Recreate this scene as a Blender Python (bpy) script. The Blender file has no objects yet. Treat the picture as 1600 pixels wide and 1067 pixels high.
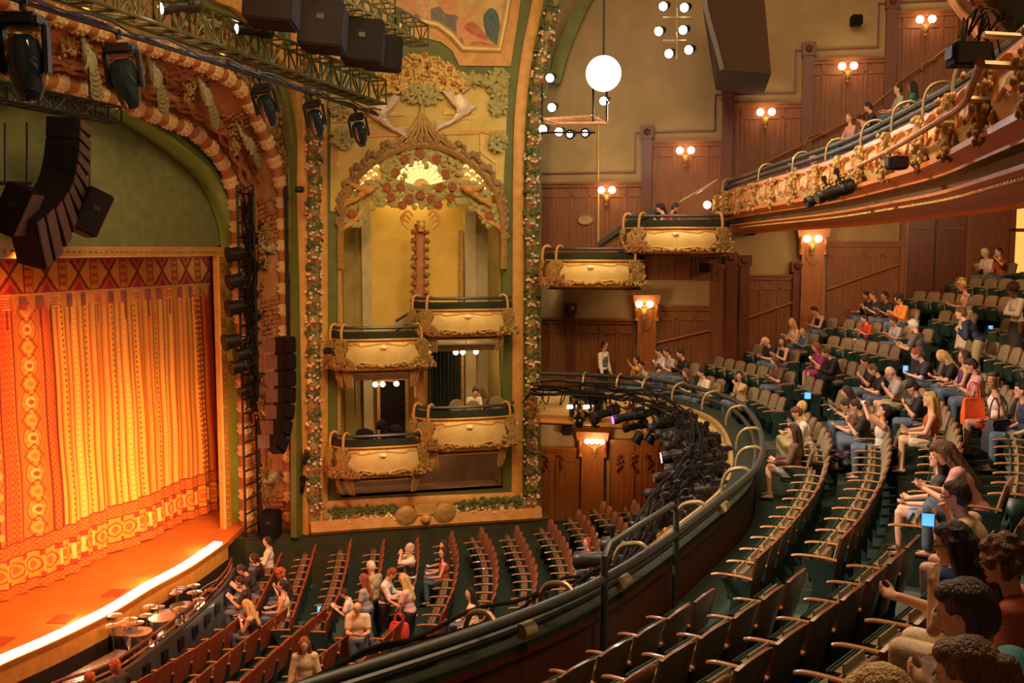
import bpy, bmesh, math, random
import numpy as np
from mathutils import Vector, Matrix, noise as mnoise
random.seed(7)
R = math.radians
SC = bpy.context.scene
COL = SC.collection
# ---------------------------------------------------------------- camera
F = 1550.; YAW = R(16); PIT = R(5.35); EYE = 9.3
cam = bpy.data.cameras.new('camera'); cam.lens = 36*F/1600; cam.sensor_width = 36; cam.clip_end = 200
co = bpy.data.objects.new('camera', cam); COL.objects.link(co)
co.location = (0, 0, EYE); co.rotation_euler = (R(90)-PIT, 0, YAW); SC.camera = co
# ---------------------------------------------------------------- colour management, world
SC.view_settings.view_transform = 'Standard'; SC.view_settings.look = 'None'
SC.view_settings.gamma = 1; SC.view_settings.use_curve_mapping = False
SC.view_settings.exposure = 0.2
w = bpy.data.worlds.new('world'); SC.world = w; w.use_nodes = True
w.node_tree.nodes['Background'].inputs[0].default_value = (1, .62, .34, 1)
w.node_tree.nodes['Background'].inputs[1].default_value = .045
# ---------------------------------------------------------------- large lights of the house
def area(name, loc, target, size, power, col, spread=180, sy=None):
    l = bpy.data.lights.new(name, 'AREA'); l.energy = power; l.color = col; l.size = size
    if sy: l.shape = 'RECTANGLE'; l.size_y = sy
    l.spread = R(spread)
    o = bpy.data.objects.new(name, l); COL.objects.link(o); o.location = loc
    o.rotation_euler = (Vector(target)-Vector(loc)).to_track_quat('-Z', 'Y').to_euler(); return o
def spot(name, loc, target, power, col, ang=30, blend=.5, r=.15):
    l = bpy.data.lights.new(name, 'SPOT'); l.energy = power; l.color = col
    l.spot_size = R(ang); l.spot_blend = blend; l.shadow_soft_size = r
    o = bpy.data.objects.new(name, l); COL.objects.link(o); o.location = loc
    o.rotation_euler = (Vector(target)-Vector(loc)).to_track_quat('-Z', 'Y').to_euler(); return o
def point(name, loc, power, col=(1, .62, .3), r=.08):
    l = bpy.data.lights.new(name, 'POINT'); l.energy = power; l.color = col; l.shadow_soft_size = r
    o = bpy.data.objects.new(name, l); COL.objects.link(o); o.location = loc; return o
WARM = (1, .66, .36); AMB = (1, .45, .12)
area('house_lights', (-2, 15, 21), (1, 17, 4), 9, 2050, (1, .66, .36))
area('ceiling_lights', (3, 8, 17.5), (1, 25, 9), 5, 900, (1, .62, .34))
spot('wall_wash', (-6, 14, 15.5), (-10.5, 28, 10.5), 1450, (1, .72, .27), 62, .7, .6)
spot('wall_wash_low', (-4, 17, 14), (-10.5, 28, 4.5), 600, (1, .62, .24), 45, .8, .5)
spot('arch_wash', (-7, 12, 14), (-15, 22, 11), 1100, (1, .5, .18), 60, .8, .6)
spot('mezzanine_wash', (-12, 10, 17), (2, 20, 5.5), 11500, (1, .76, .56), 58, .6, .5)
spot('stalls_wash', (-3, 14, 15), (-10, 22, 0), 2600, (1, .66, .45), 50, .7, .4)
spot('curtain_spot', (-9.5, 17.5, 4.4), (-17.6, 23.5, 2.6), 3000, (1, .55, .15), 46, 1, .3)
spot('curtain_spot', (-9.5, 15.0, 4.4), (-17.6, 20, 3.4), 3000, (1, .42, .09), 60, 1, .3)
area('curtain_batten', (-16.7, 17.5, 9.3), (-17.3, 17.5, 4), .25, 800, (1, .2, .03), 150, 16)
for y in (14, 18, 22): spot('stage_lamp', (-11.2, y, 13.2), (-15.6, y+.8, 1.1), 2200, (1, .2, .02), 40, .8, .2)
spot('stage_glow', (-15.4, 14.5, 4.2), (1, 18, 10.2), 1300, (1, .36, .09), 75, .8, .8)
# ---------------------------------------------------------------- geometry helpers
_f = np.array([-math.sin(YAW)*math.cos(PIT), math.cos(YAW)*math.cos(PIT), -math.sin(PIT)])
_r = np.array([math.cos(YAW), math.sin(YAW), 0.]); _u = np.cross(_r, _f); _C = np.array([0, 0, EYE])
def ray(px, py): return _f+_r*(px-800)/F+_u*(533.5-py)/F
def at(px, py, z=None, Y=None, X=None):
    q = ray(px, py)
    t = (z-EYE)/q[2] if z is not None else (Y/q[1] if Y is not None else X/q[0])
    return Vector(_C+q*t)
def pj(p):
    v = np.array(p)-_C; d = v@_f
    return 800+F*(v@_r)/d, 533.5-F*(v@_u)/d, d
class PL:                                   # a vertical plane of the building: s along it, z up, n out of it
    def __init__(s, a, b):
        s.a = Vector((a[0], a[1], 0)); d = Vector((b[0]-a[0], b[1]-a[1], 0)); s.L = d.length
        s.d = d.normalized(); s.n = Vector((s.d.y, -s.d.x, 0))
    def __call__(s, S, z, n=0): return s.a+s.d*S+s.n*n+Vector((0, 0, z))
    def px(s, px, py, off=0):
        q = Vector(ray(px, py)); a = s.a+s.n*off
        t = ((a-Vector((0, 0, 0))).dot(s.n))/(q.x*s.n.x+q.y*s.n.y); p = Vector((0, 0, EYE))+q*t
        return (p-a).dot(s.d), p.z
BW = PL((-13.6, 26.1), (-7.8, 29.5)); SW = PL((-8.6, 31.5), (10, 33.1)); PO = PL((-16.0, 16.8), (-16.0, 30))
def tag(o, label=None, cat=None, group=None, kind=None):
    for k, v in (('label', label), ('category', cat), ('group', group), ('kind', kind)):
        if v: o[k] = v
    return o
def empty(name, loc, rz=0, label=None, cat=None, group=None):
    o = bpy.data.objects.new(name, None); COL.objects.link(o); o.location = loc; o.rotation_euler[2] = rz
    o.empty_display_size = .1
    return tag(o, label, cat, group)
def catmull(pts, n=6, closed=False):
    P = [Vector(p) for p in pts]; out = []; m = len(P)
    for i in range(m if closed else m-1):
        if closed: a, b, c, d = P[i-1], P[i], P[(i+1) % m], P[(i+2) % m]
        else: a, b, c, d = P[max(i-1, 0)], P[i], P[i+1], P[min(i+2, m-1)]
        for k in range(n):
            t = k/n
            out.append(.5*((2*b)+(c-a)*t+(2*a-5*b+4*c-d)*t*t+(3*b-a-3*c+d)*t*t*t))
    if not closed: out.append(P[-1])
    return out
def resample(P, step):
    L = [0]
    for a, b in zip(P, P[1:]): L.append(L[-1]+(b-a).length)
    n = max(2, int(round(L[-1]/step))+1); out = []; j = 0
    for i in range(n):
        s = L[-1]*i/(n-1)
        while j < len(L)-2 and L[j+1] < s: j += 1
        out.append(P[j].lerp(P[j+1], min(1, (s-L[j])/max(1e-9, L[j+1]-L[j]))))
    return out
_ico = {}
def ico(sub):
    if sub not in _ico:
        b = bmesh.new(); bmesh.ops.create_icosphere(b, subdivisions=sub, radius=1)
        _ico[sub] = ([v.co.copy() for v in b.verts], [[v.index for v in f.verts] for f in b.faces]); b.free()
    return _ico[sub]
class MB:
    def __init__(s): s.v = []; s.f = []; s.T = None
    def add(s, vs, fs):
        k = len(s.v); s.v += [s.T @ Vector(v) if s.T else Vector(v) for v in vs]; s.f += [[i+k for i in f] for f in fs]; return s
    def box(s, c, d, rz=0, M=None):
        x, y, z = d[0]/2, d[1]/2, d[2]/2
        vs = [Vector((a*x, b*y, e*z)) for a in (-1, 1) for b in (-1, 1) for e in (-1, 1)]
        Mx = M if M else Matrix.Rotation(rz, 4, 'Z')
        return s.add([Mx @ v+Vector(c) for v in vs], [(0, 1, 3, 2), (4, 6, 7, 5), (0, 4, 5, 1), (2, 3, 7, 6), (0, 2, 6, 4), (1, 5, 7, 3)])
    def bbox(s, c, d, b=.02, rz=0, M=None):        # box with chamfered edges
        x, y, z = d[0]/2, d[1]/2, d[2]/2; bm = bmesh.new(); bmesh.ops.create_cube(bm, size=1)
        for v in bm.verts: v.co = (v.co.x*d[0], v.co.y*d[1], v.co.z*d[2])
        bmesh.ops.bevel(bm, geom=bm.edges[:], offset=min(b, .45*min(d)), segments=2, affect='EDGES')
        Mx = M if M else Matrix.Rotation(rz, 4, 'Z'); bm.verts.index_update()
        s.add([Mx @ v.co+Vector(c) for v in bm.verts], [[v.index for v in f.verts] for f in bm.faces]); bm.free(); return s
    def tube(s, P, r, n=8, cap=True, closed=False, sq=1):
        P = [Vector(p) for p in P]; m = len(P); vs = []; fs = []; up = None
        for i in range(m):
            if closed: t = P[(i+1) % m]-P[i-1]
            else: t = P[min(i+1, m-1)]-P[max(i-1, 0)]
            t = t.normalized() if t.length > 1e-9 else Vector((0, 0, 1))
            if up is None: up = Vector((0, 0, 1)) if abs(t.z) < .9 else Vector((1, 0, 0))
            a = t.cross(up); a = a.normalized() if a.length > 1e-6 else t.orthogonal().normalized(); b = a.cross(t); up = b
            rr = r[i] if isinstance(r, (list, tuple)) else r
            for k in range(n):
                g = 2*math.pi*k/n; vs.append(P[i]+a*math.cos(g)*rr+b*math.sin(g)*rr*sq)
        for i in range(m if closed else m-1):
            for k in range(n):
                j = (i+1) % m
                fs.append((i*n+k, i*n+(k+1) % n, j*n+(k+1) % n, j*n+k))
        if cap and not closed: fs += [list(range(n))[::-1], [(m-1)*n+k for k in range(n)]]
        return s.add(vs, fs)
    def cyl(s, a, b, r, n=12, r2=None): return s.tube([a, b], [r, r if r2 is None else r2], n)
    def sph(s, c, r, sub=1, M=None):
        vs, fs = ico(sub); sc = r if isinstance(r, (tuple, list, Vector)) else (r, r, r); c = Vector(c)
        return s.add([(M @ Vector((v.x*sc[0], v.y*sc[1], v.z*sc[2])) if M else Vector((v.x*sc[0], v.y*sc[1], v.z*sc[2])))+c for v in vs], fs)
    def lathe(s, prof, n=16, M=None, c=(0, 0, 0)):
        vs = []; fs = []; c = Vector(c)
        for r, z in prof:
            for k in range(n):
                g = 2*math.pi*k/n; v = Vector((r*math.cos(g), r*math.sin(g), z)); vs.append((M @ v if M else v)+c)
        for i in range(len(prof)-1):
            for k in range(n): fs.append((i*n+k, i*n+(k+1) % n, (i+1)*n+(k+1) % n, (i+1)*n+k))
        fs += [list(range(n))[::-1], [(len(prof)-1)*n+k for k in range(n)]]
        return s.add(vs, fs)
    def prism(s, poly, fn, d0, d1):          # poly in (s,z); fn(s,z,n) -> world
        m = len(poly); vs = [fn(a, b, d0) for a, b in poly]+[fn(a, b, d1) for a, b in poly]
        fs = [list(range(m)), list(range(m, 2*m))[::-1]]+[(i, i+m, (i+1) % m+m, (i+1) % m) for i in range(m)]
        return s.add(vs, fs)
    def grid(s, fn, nu, nv, closed=False):
        vs = [fn(i/nu, j/nv) for i in range(nu+1) for j in range(nv+1)]
        return s.add(vs, [(i*(nv+1)+j, (i+1)*(nv+1)+j, (i+1)*(nv+1)+j+1, i*(nv+1)+j+1) for i in range(nu) for j in range(nv)])
    def build(s, name, m, parent=None, smooth=True, ang=40, label=None):
        me = bpy.data.meshes.new(name); me.from_pydata([tuple(v) for v in s.v], [], s.f)
        if parent is not None:
            M = Matrix.Translation(parent.location) @ Matrix.Rotation(parent.rotation_euler[2], 4, 'Z')
            me.transform(M.inverted()) if s.T is None else None
        bm = bmesh.new(); bm.from_mesh(me); bmesh.ops.recalc_face_normals(bm, faces=bm.faces); bm.to_mesh(me); bm.free()
        me.materials.append(m)
        if smooth:
            for p in me.polygons: p.use_smooth = True
            try: me.set_sharp_from_angle(angle=R(ang))
            except Exception: pass
        o = bpy.data.objects.new(name, me); COL.objects.link(o)
        if parent is not None: o.parent = parent
        if label: o['label'] = label
        return o
def sweep(mb, P, prof, axis=None, closedprof=True, cap=True, close=False):
    """sweep profile [(a,b)] along P: a along side normal, b along axis (default up)"""
    m = len(P); k = len(prof); vs = []
    ax = Vector(axis) if axis is not None else Vector((0, 0, 1))
    for i in range(m):
        t = (P[(i+1) % m]-P[i-1]) if close else P[min(i+1, m-1)]-P[max(i-1, 0)]
        n = t.cross(ax).normalized()
        for a, b in prof: vs.append(P[i]+n*a+ax*b)
    fs = []
    for i in range(m if close else m-1):
        for j in range(k if closedprof else k-1):
            i2 = (i+1) % m
            fs.append((i*k+j, i*k+(j+1) % k, i2*k+(j+1) % k, i2*k+j))
    if cap and closedprof and not close: fs += [list(range(k)), [(m-1)*k+j for j in range(k)][::-1]]
    return mb.add(vs, fs)
def loft(mb, A, B, n=4, bulge=0, axis=(0, 0, 1), N=80):
    def rs(P):
        L = [0]
        for a, b in zip(P, P[1:]): L.append(L[-1]+(b-a).length)
        out = []; j = 0
        for i in range(N):
            s = L[-1]*i/(N-1)
            while j < len(L)-2 and L[j+1] < s: j += 1
            out.append(P[j].lerp(P[j+1], min(1, (s-L[j])/max(1e-9, L[j+1]-L[j]))))
        return out
    A, B = rs(A), rs(B); ax = Vector(axis)
    def fn(u, v):
        i = min(N-1, int(round(u*(N-1)))); return A[i].lerp(B[i], v)+ax*bulge*math.sin(math.pi*v)
    return mb.grid(fn, N-1, n), A, B
# ---------------------------------------------------------------- materials
MAT = {}
def mat(name, c, rough=.6, c2=None, scale=8, bump=0, bscale=None, metal=0, emit=0, ec=None, detail=4, coat=0, alpha=1, trans=0, tex='noise', stretch=(1, 1, 1), sheen=0, coord='Object'):
    m = bpy.data.materials.new(name); m.use_nodes = True; N = m.node_tree.nodes; L = m.node_tree.links
    b = N['Principled BSDF']; b.inputs['Base Color'].default_value = (*c, 1); b.inputs['Roughness'].default_value = rough
    b.inputs['Metallic'].default_value = metal; b.inputs['Alpha'].default_value = alpha
    if trans: b.inputs['Transmission Weight'].default_value = trans
    if coat: b.inputs['Coat Weight'].default_value = coat
    if sheen: b.inputs['Sheen Weight'].default_value = sheen
    if emit: b.inputs['Emission Color'].default_value = (*(ec or c), 1); b.inputs['Emission Strength'].default_value = emit
    if c2 or bump:
        tc = N.new('ShaderNodeTexCoord'); mp = N.new('ShaderNodeMapping'); mp.inputs['Scale'].default_value = stretch
        L.new(tc.outputs[coord], mp.inputs[0])
    if c2:
        if tex == 'noise': t = N.new('ShaderNodeTexNoise'); t.inputs['Detail'].default_value = detail; out = t.outputs[0]
        elif tex == 'voronoi': t = N.new('ShaderNodeTexVoronoi'); out = t.outputs['Distance']
        else: t = N.new('ShaderNodeTexWave'); t.inputs['Distortion'].default_value = 2; out = t.outputs['Fac']
        t.inputs['Scale'].default_value = scale; L.new(mp.outputs[0], t.inputs['Vector'])
        cr = N.new('ShaderNodeValToRGB'); cr.color_ramp.elements[0].color = (*c, 1); cr.color_ramp.elements[1].color = (*c2, 1)
        cr.color_ramp.elements[0].position = .35; cr.color_ramp.elements[1].position = .65
        L.new(out, cr.inputs[0]); L.new(cr.outputs[0], b.inputs['Base Color'])
    if bump:
        t = N.new('ShaderNodeTexNoise'); t.inputs['Scale'].default_value = bscale or scale*3; t.inputs['Detail'].default_value = 3
        L.new(mp.outputs[0], t.inputs['Vector']); bp = N.new('ShaderNodeBump'); bp.inputs['Strength'].default_value = bump
        bp.inputs['Distance'].default_value = .03
        L.new(t.outputs[0], bp.inputs['Height']); L.new(bp.outputs[0], b.inputs['Normal'])
    MAT[name] = m; return m
def cmat(rgb, rough=.7, sheen=0, cache={}):
    k = (tuple(round(x, 3) for x in rgb), rough)
    if k not in cache:
        c2 = tuple(min(1, x*1.25+.01) for x in rgb)
        cache[k] = mat('cloth_%d' % len(cache), rgb, rough, c2, 30, .15, 60)
    return cache[k]
mat('plaster_tan', (.36, .26, .12), .85, (.43, .31, .15), 1.2, .15, 20)
mat('plaster_beige', (.42, .33, .19), .85, (.52, .41, .25), 1.0, .15, 20)
mat('plaster_olive', (.26, .2, .06), .85, (.34, .27, .09), 2, .1, 20)
mat('plaster_yellow', (.62, .42, .08), .85, (.72, .5, .12), 1.5, .1, 20)
mat('pilaster_grey', (.42, .36, .22), .8, (.5, .43, .27), 3, .1, 20)
mat('green_paint', (.10, .115, .016), .55, (.13, .15, .022), 2, .1, 20)
mat('green_glaze', (.17, .27, .04), .35, (.22, .33, .06), 2, .05, 15)
mat('green_drop', (.17, .19, .06), .9, (.22, .24, .08), 3, .1, 30)
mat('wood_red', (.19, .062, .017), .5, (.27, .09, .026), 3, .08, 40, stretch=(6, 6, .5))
mat('orange_deep', (.5, .15, .022), .45, (.6, .2, .035), 5, .25, 24)
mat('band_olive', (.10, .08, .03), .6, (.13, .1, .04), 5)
mat('wood_dark', (.11, .026, .01), .4, (.16, .038, .014), 3, .08, 40, stretch=(6, 6, .5))
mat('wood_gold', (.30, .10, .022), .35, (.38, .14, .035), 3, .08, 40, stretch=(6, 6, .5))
mat('wood_seat', (.17, .055, .018), .35, (.25, .085, .03), 4, .05, 40, stretch=(8, 8, .6), coat=.3)
mat('wood_arm', (.38, .15, .045), .35, (.48, .22, .07), 5, .05, 40, stretch=(1, 8, 8), coat=.4)
mat('seat_fabric', (.20, .15, .075), .85, (.33, .26, .14), 42, .5, 60, sheen=.2)
mat('seat_green', (.008, .042, .03), .5, (.012, .055, .04), 6, .1, 30)
mat('ledge_carpet', (.009, .015, .005), .95, (.017, .023, .008), 14, .3, 90)
mat('carpet_green', (.013, .03, .02), .95, (.02, .045, .03), 14, .3, 90)
mat('gold', (.56, .35, .08), .42, (.7, .47, .13), 9, .5, 24, metal=.25)
mat('gold_dark', (.34, .20, .055), .5, (.48, .29, .09), 9, .5, 24, metal=.2)
mat('gold_orange', (.56, .27, .055), .5, (.68, .36, .085), 4, .25, 24)
mat('cream_gold', (.66, .46, .15), .42, (.76, .56, .22), 3, .2, 20, metal=.1)
mat('cream_ring', (.72, .48, .2), .5, (.82, .58, .28), 14, .8, 30)
mat('peach', (.38, .15, .05), .6, (.46, .2, .07), 3, .2, 20)
mat('terracotta', (.30, .10, .035), .6, (.42, .17, .06), 6, .6, 20)
mat('rib_orange', (.40, .14, .04), .55, (.48, .18, .055), 3, .2, 18)
mat('leaf_olive', (.34, .30, .09), .55, (.46, .41, .14), 9, .6, 26)
mat('leaf_green', (.08, .11, .03), .55, (.15, .17, .05), 9, .6, 26)
mat('leaf_bronze', (.24, .14, .05), .5, (.36, .22, .08), 9, .6, 26)
mat('rose_red', (.42, .15, .06), .6, (.52, .22, .09), 12, .5, 30)
mat('berry', (.9, .74, .5), .35, (.8, .45, .3), 5)
mat('dove_silver', (.75, .6, .42), .35, (.9, .78, .6), 12, .6, 30, metal=.3)
mat('pale_mother', (.85, .76, .48), .45, (.93, .86, .6), 5)
mat('black_metal', (.012, .011, .011), .42, (.02, .017, .015), 20)
mat('black_cloth', (.014, .011, .01), .9)
mat('speaker_box', (.008, .005, .006), .7, (.012, .007, .008), 10, .2, 60)
for _n in ('speaker_box', 'black_cloth', 'black_metal'): MAT[_n].node_tree.nodes['Principled BSDF'].inputs['Specular IOR Level'].default_value = .15 if _n != 'black_metal' else .35
mat('speaker_face', (.10, .045, .035), .55, (.13, .06, .045), 10)
mat('truss_green', (.11, .115, .03), .5, (.08, .08, .02), 5, metal=.3)
mat('steel', (.5, .5, .48), .25, metal=.9)
mat('dark_rail', (.035, .04, .035), .4, (.05, .055, .05), 10)
mat('bracket_gold', (.42, .33, .16), .35, (.52, .4, .2), 8, metal=.5)
mat('rope', (.5, .42, .2), .8, (.4, .32, .14), 40)
mat('lens_dark', (.01, .02, .03), .06, coat=1)
mat('lamp_warm', (1, .8, .5), emit=9, ec=(1, .66, .32))
mat('lamp_white', (1, .95, .85), emit=22, ec=(1, .95, .84))
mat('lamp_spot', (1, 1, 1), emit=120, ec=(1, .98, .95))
mat('foot_lamp', (1, .95, .9), emit=6, ec=(1, .86, .72))
mat('screen_blue', (.1, .3, .8), emit=.8, ec=(.12, .42, 1))
mat('screen_white', (.8, .85, 1), emit=2, ec=(.85, .9, 1))
mat('lamp_orange', (1, .5, .1), emit=6, ec=(1, .42, .08))
mat('lamp_violet', (.6, .1, 1), emit=3, ec=(.55, .1, 1))
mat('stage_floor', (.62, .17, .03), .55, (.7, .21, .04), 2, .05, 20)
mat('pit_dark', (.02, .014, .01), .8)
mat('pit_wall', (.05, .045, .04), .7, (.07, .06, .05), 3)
mat('red_drape', (.25, .02, .012), .8)
mat('paper', (.8, .76, .7), .7, (.62, .5, .55), 30)
mat('glass_clear', (.9, .9, .88), .05, alpha=.35)
mat('plaque', (.55, .4, .26), .5, (.42, .28, .17), 25, .6, 40)
# ---------------------------------------------------------------- the setting: floors, walls, ceiling
def struct(o): o['kind'] = 'structure'; return o
def zfl(x): return .05*(x+13) if x > -13 else 0.
m = MB()
m.grid(lambda u, v: Vector((-12.6+u*14.6, 2+v*31.5, zfl(-12.6+u*14.6)-.0)), 12, 4)
mc = mat('carpet_flower', (.06, .08, .06), .95, (.05, .065, .05), 3, .3, 90)
def flower_carpet(m):
    N = m.node_tree.nodes; L = m.node_tree.links; b = N['Principled BSDF']
    tc = N.new('ShaderNodeTexCoord'); v = N.new('ShaderNodeTexVoronoi'); v.inputs['Scale'].default_value = 4.5; v.inputs['Randomness'].default_value = .8
    L.new(tc.outputs['Object'], v.inputs['Vector']); n = N.new('ShaderNodeTexNoise'); n.inputs['Scale'].default_value = 16
    L.new(tc.outputs['Object'], n.inputs['Vector']); a = N.new('ShaderNodeMath'); a.operation = 'MULTIPLY_ADD'; a.inputs[1].default_value = .35
    L.new(n.outputs[0], a.inputs[0]); L.new(v.outputs['Distance'], a.inputs[2])
    cr = N.new('ShaderNodeValToRGB'); e = cr.color_ramp; e.elements[0].position = .2; e.elements[0].color = (.3, .12, .05, 1)
    e.elements[1].position = .42; e.elements[1].color = (.075, .095, .07, 1)
    x = e.elements.new(.26); x.color = (.28, .035, .03, 1); x = e.elements.new(.36); x.color = (.2, .03, .03, 1)
    L.new(a.outputs[0], cr.inputs[0]); L.new(cr.outputs[0], b.inputs['Base Color'])
flower_carpet(mc)
struct(m.build('floor', MAT['carpet_green']))
# side wall behind the mezzanine: plaster with wainscot
m = MB(); m.prism([(-1.5, -1), (19, -1), (19, 21), (-1.5, 21)], SW, 0, -.3)
struct(m.build('wall_side', MAT['plaster_tan']))
def wood_panel(mb, x0, y0, x1, y1, n=4, cap=True, split=True, n0=.0):
    """wainscot field between two photo corners: frame, boards and top cap; returns s0,s1,z1"""
    s0, z1 = SW.px(x0, y0); s1, _ = SW.px(x1, y0); z1 = (z1+SW.px(x1, y1 if y1 else y0)[1])/2
    return s0, s1, z1
def wainscot(idx, s0, s1, zb, zt, material='wood_red', rows=((.0, 1.),), bw=.55):
    mb = MB(); mb.prism([(s0, zb), (s1, zb), (s1, zt), (s0, zt)], SW, .0, .06)
    mb.prism([(s0, zt), (s1, zt), (s1, zt+.07), (s0, zt+.07)], SW, .0, .2)
    mb.prism([(s0, zt-.10), (s1, zt-.10), (s1, zt), (s0, zt)], SW, .06, .14)
    mb.prism([(s0, zt-.42), (s1, zt-.42), (s1, zt-.34), (s0, zt-.34)], SW, .06, .10)
    n = max(1, int(round((s1-s0)/bw)))
    for i in range(n+1):
        c = s0+(s1-s0)*i/n; a, b = max(s0, c-.05), min(s1, c+.05)
        mb.prism([(a, zb), (b, zb), (b, zt-.1), (a, zt-.1)], SW, .06, .10)
    for i in range(n*4):
        c = s0+(s1-s0)*(i+.5)/(n*4)
        mb.prism([(c-.012, zb), (c+.012, zb), (c+.012, zt-.42), (c-.012, zt-.42)], SW, .06, .075)
    o = struct(mb.build('trim_%d' % idx, MAT[material], smooth=False)); return o
# upper stepped wainscot (balcony level)
ti = 1
cols = [840, 1005, 1130, 1255, 1385, 1500, 1610]; tops = [288, 224, 165, 95, 22, -50]
zb = [8.9, 9.0, 10.5, 11.0, 12.0, 12.5]
for i in range(6):
    s0 = SW.px(cols[i], tops[i])[0]; s1 = SW.px(cols[i+1], tops[i])[0]
    z = SW.px((cols[i]+cols[i+1])/2, tops[i])[1]
    wainscot(ti, s0, s1, zb[i] if i > 1 else 8.3, z); ti += 1
    if i:                                  # newel post on each step and the plaster moulding line above
        mb = MB(); mb.prism([(s0-.02, z-3.2), (s0+.3, z-3.2), (s0+.3, z+.15), (s0-.02, z+.15)], SW, .05, .24)
        mb.prism([(s0-.06, z+.15), (s0+.34, z+.15), (s0+.34, z+.55), (s0-.06, z+.55)], SW, .05, .28)
        mb.sph(SW(s0+.14, z+.35, .26), .13, 1)
        struct(mb.build('trim_%d' % ti, MAT['wood_dark'], smooth=False)); ti += 1
    # upper moulding
    dz = .33
    mb = MB(); mb.prism([(s0-.25, z+dz), (s1-.25, z+dz), (s1-.25, z+dz+.05), (s0-.25, z+dz+.05)], SW, .0, .05)
    if i < 5: zz = SW.px(cols[i+1], tops[i+1])[1]+dz; mb.prism([(s1-.29, z+dz), (s1-.25, z+dz), (s1-.25, zz), (s1-.29, zz)], SW, .0, .05)
    struct(mb.build('trim_%d' % ti, MAT['wood_dark'], smooth=False)); ti += 1
# mezzanine level wainscots: (x0, x1, ytop, z bottom)
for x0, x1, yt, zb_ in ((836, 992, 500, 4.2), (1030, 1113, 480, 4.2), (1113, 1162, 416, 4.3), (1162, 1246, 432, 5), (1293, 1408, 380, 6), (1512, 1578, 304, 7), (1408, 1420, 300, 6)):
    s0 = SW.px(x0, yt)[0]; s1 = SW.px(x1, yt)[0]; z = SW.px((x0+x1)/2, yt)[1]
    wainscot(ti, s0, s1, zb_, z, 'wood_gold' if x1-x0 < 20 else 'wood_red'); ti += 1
for x, yt in ((1164, 416), (1143, 412), (1008, 480), (1246, 425), (893, 490)):
    s, z = SW.px(x, yt); mb = MB(); mb.prism([(s-.14, 4.5), (s+.14, 4.5), (s+.14, z), (s-.14, z)], SW, .05, .22)
    mb.prism([(s-.2, z), (s+.2, z), (s+.2, z+.35), (s-.2, z+.35)], SW, .05, .28); mb.sph(SW(s, z+.2, .28), .15, 1)
    struct(mb.build('trim_%d' % ti, MAT['wood_dark'], smooth=False)); ti += 1
# stalls level: gold-lit wainscots left and right of the sconce pilaster
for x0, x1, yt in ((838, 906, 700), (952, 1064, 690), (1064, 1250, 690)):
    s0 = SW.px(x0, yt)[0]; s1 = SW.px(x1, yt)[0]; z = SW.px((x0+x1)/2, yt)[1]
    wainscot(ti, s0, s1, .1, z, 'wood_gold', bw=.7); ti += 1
# relief swags along the top of the stalls wainscot
mb = MB()
for x in (970, 992, 1014, 1038, 855, 878):
    s, z = SW.px(x, 712)
    for k in range(7):
        mb.sph(SW(s+random.uniform(-.1, .1), z-.08*k, .1), (.1-.01*k, .05, .07), 1)
struct(mb.build('trim_%d' % ti, MAT['wood_dark'])); ti += 1
def pilaster(x0, x1, yt, zbot, idx):
    s0 = SW.px(x0, yt)[0]; s1 = SW.px(x1, yt)[0]; z = SW.px((x0+x1)/2, yt)[1]; c = (s0+s1)/2; h = (s1-s0)/2
    mb = MB(); mb.prism([(c-h*.72, zbot), (c+h*.72, zbot), (c+h*.72, z-.25), (c-h*.72, z-.25)], SW, .05, .3)
    mb.prism([(c-h, z-.25), (c+h, z-.25), (c+h*1.08, z), (c-h*1.08, z)], SW, .05, .42)
    mb.prism([(c-h*.85, z-.4), (c+h*.85, z-.4), (c+h, z-.25), (c-h, z-.25)], SW, .05, .36)
    for q in (-1, 1):
        mb.prism([(c+q*h*.66-.03, zbot), (c+q*h*.66+.03, zbot), (c+q*h*.66+.03, z-1.2), (c+q*h*.66-.03, z-1.2)], SW, .3, .34)
        mb.tube([SW(c+q*h*.8, z-.3-.09*k, .34+.05*math.sin(k)) for k in range(7)], .06, 6)
    oct_ = [(c+h*.5*math.cos(a)*1., z-.72+.42*math.sin(a)) for a in [math.pi/8+math.pi/4*k for k in range(8)]]
    mb.prism(oct_, SW, .3, .34)
    return struct(mb.build('trim_%d' % idx, MAT['wood_gold'], smooth=False)), (c, z-.72)
PIL = [pilaster(*a) for a in ((992, 1032, 460, 4.2, 90), (1246, 1294, 356, 5, 91), (904, 952, 672, .2, 92), (1062, 1100, 690, .2, 93))]
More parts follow.
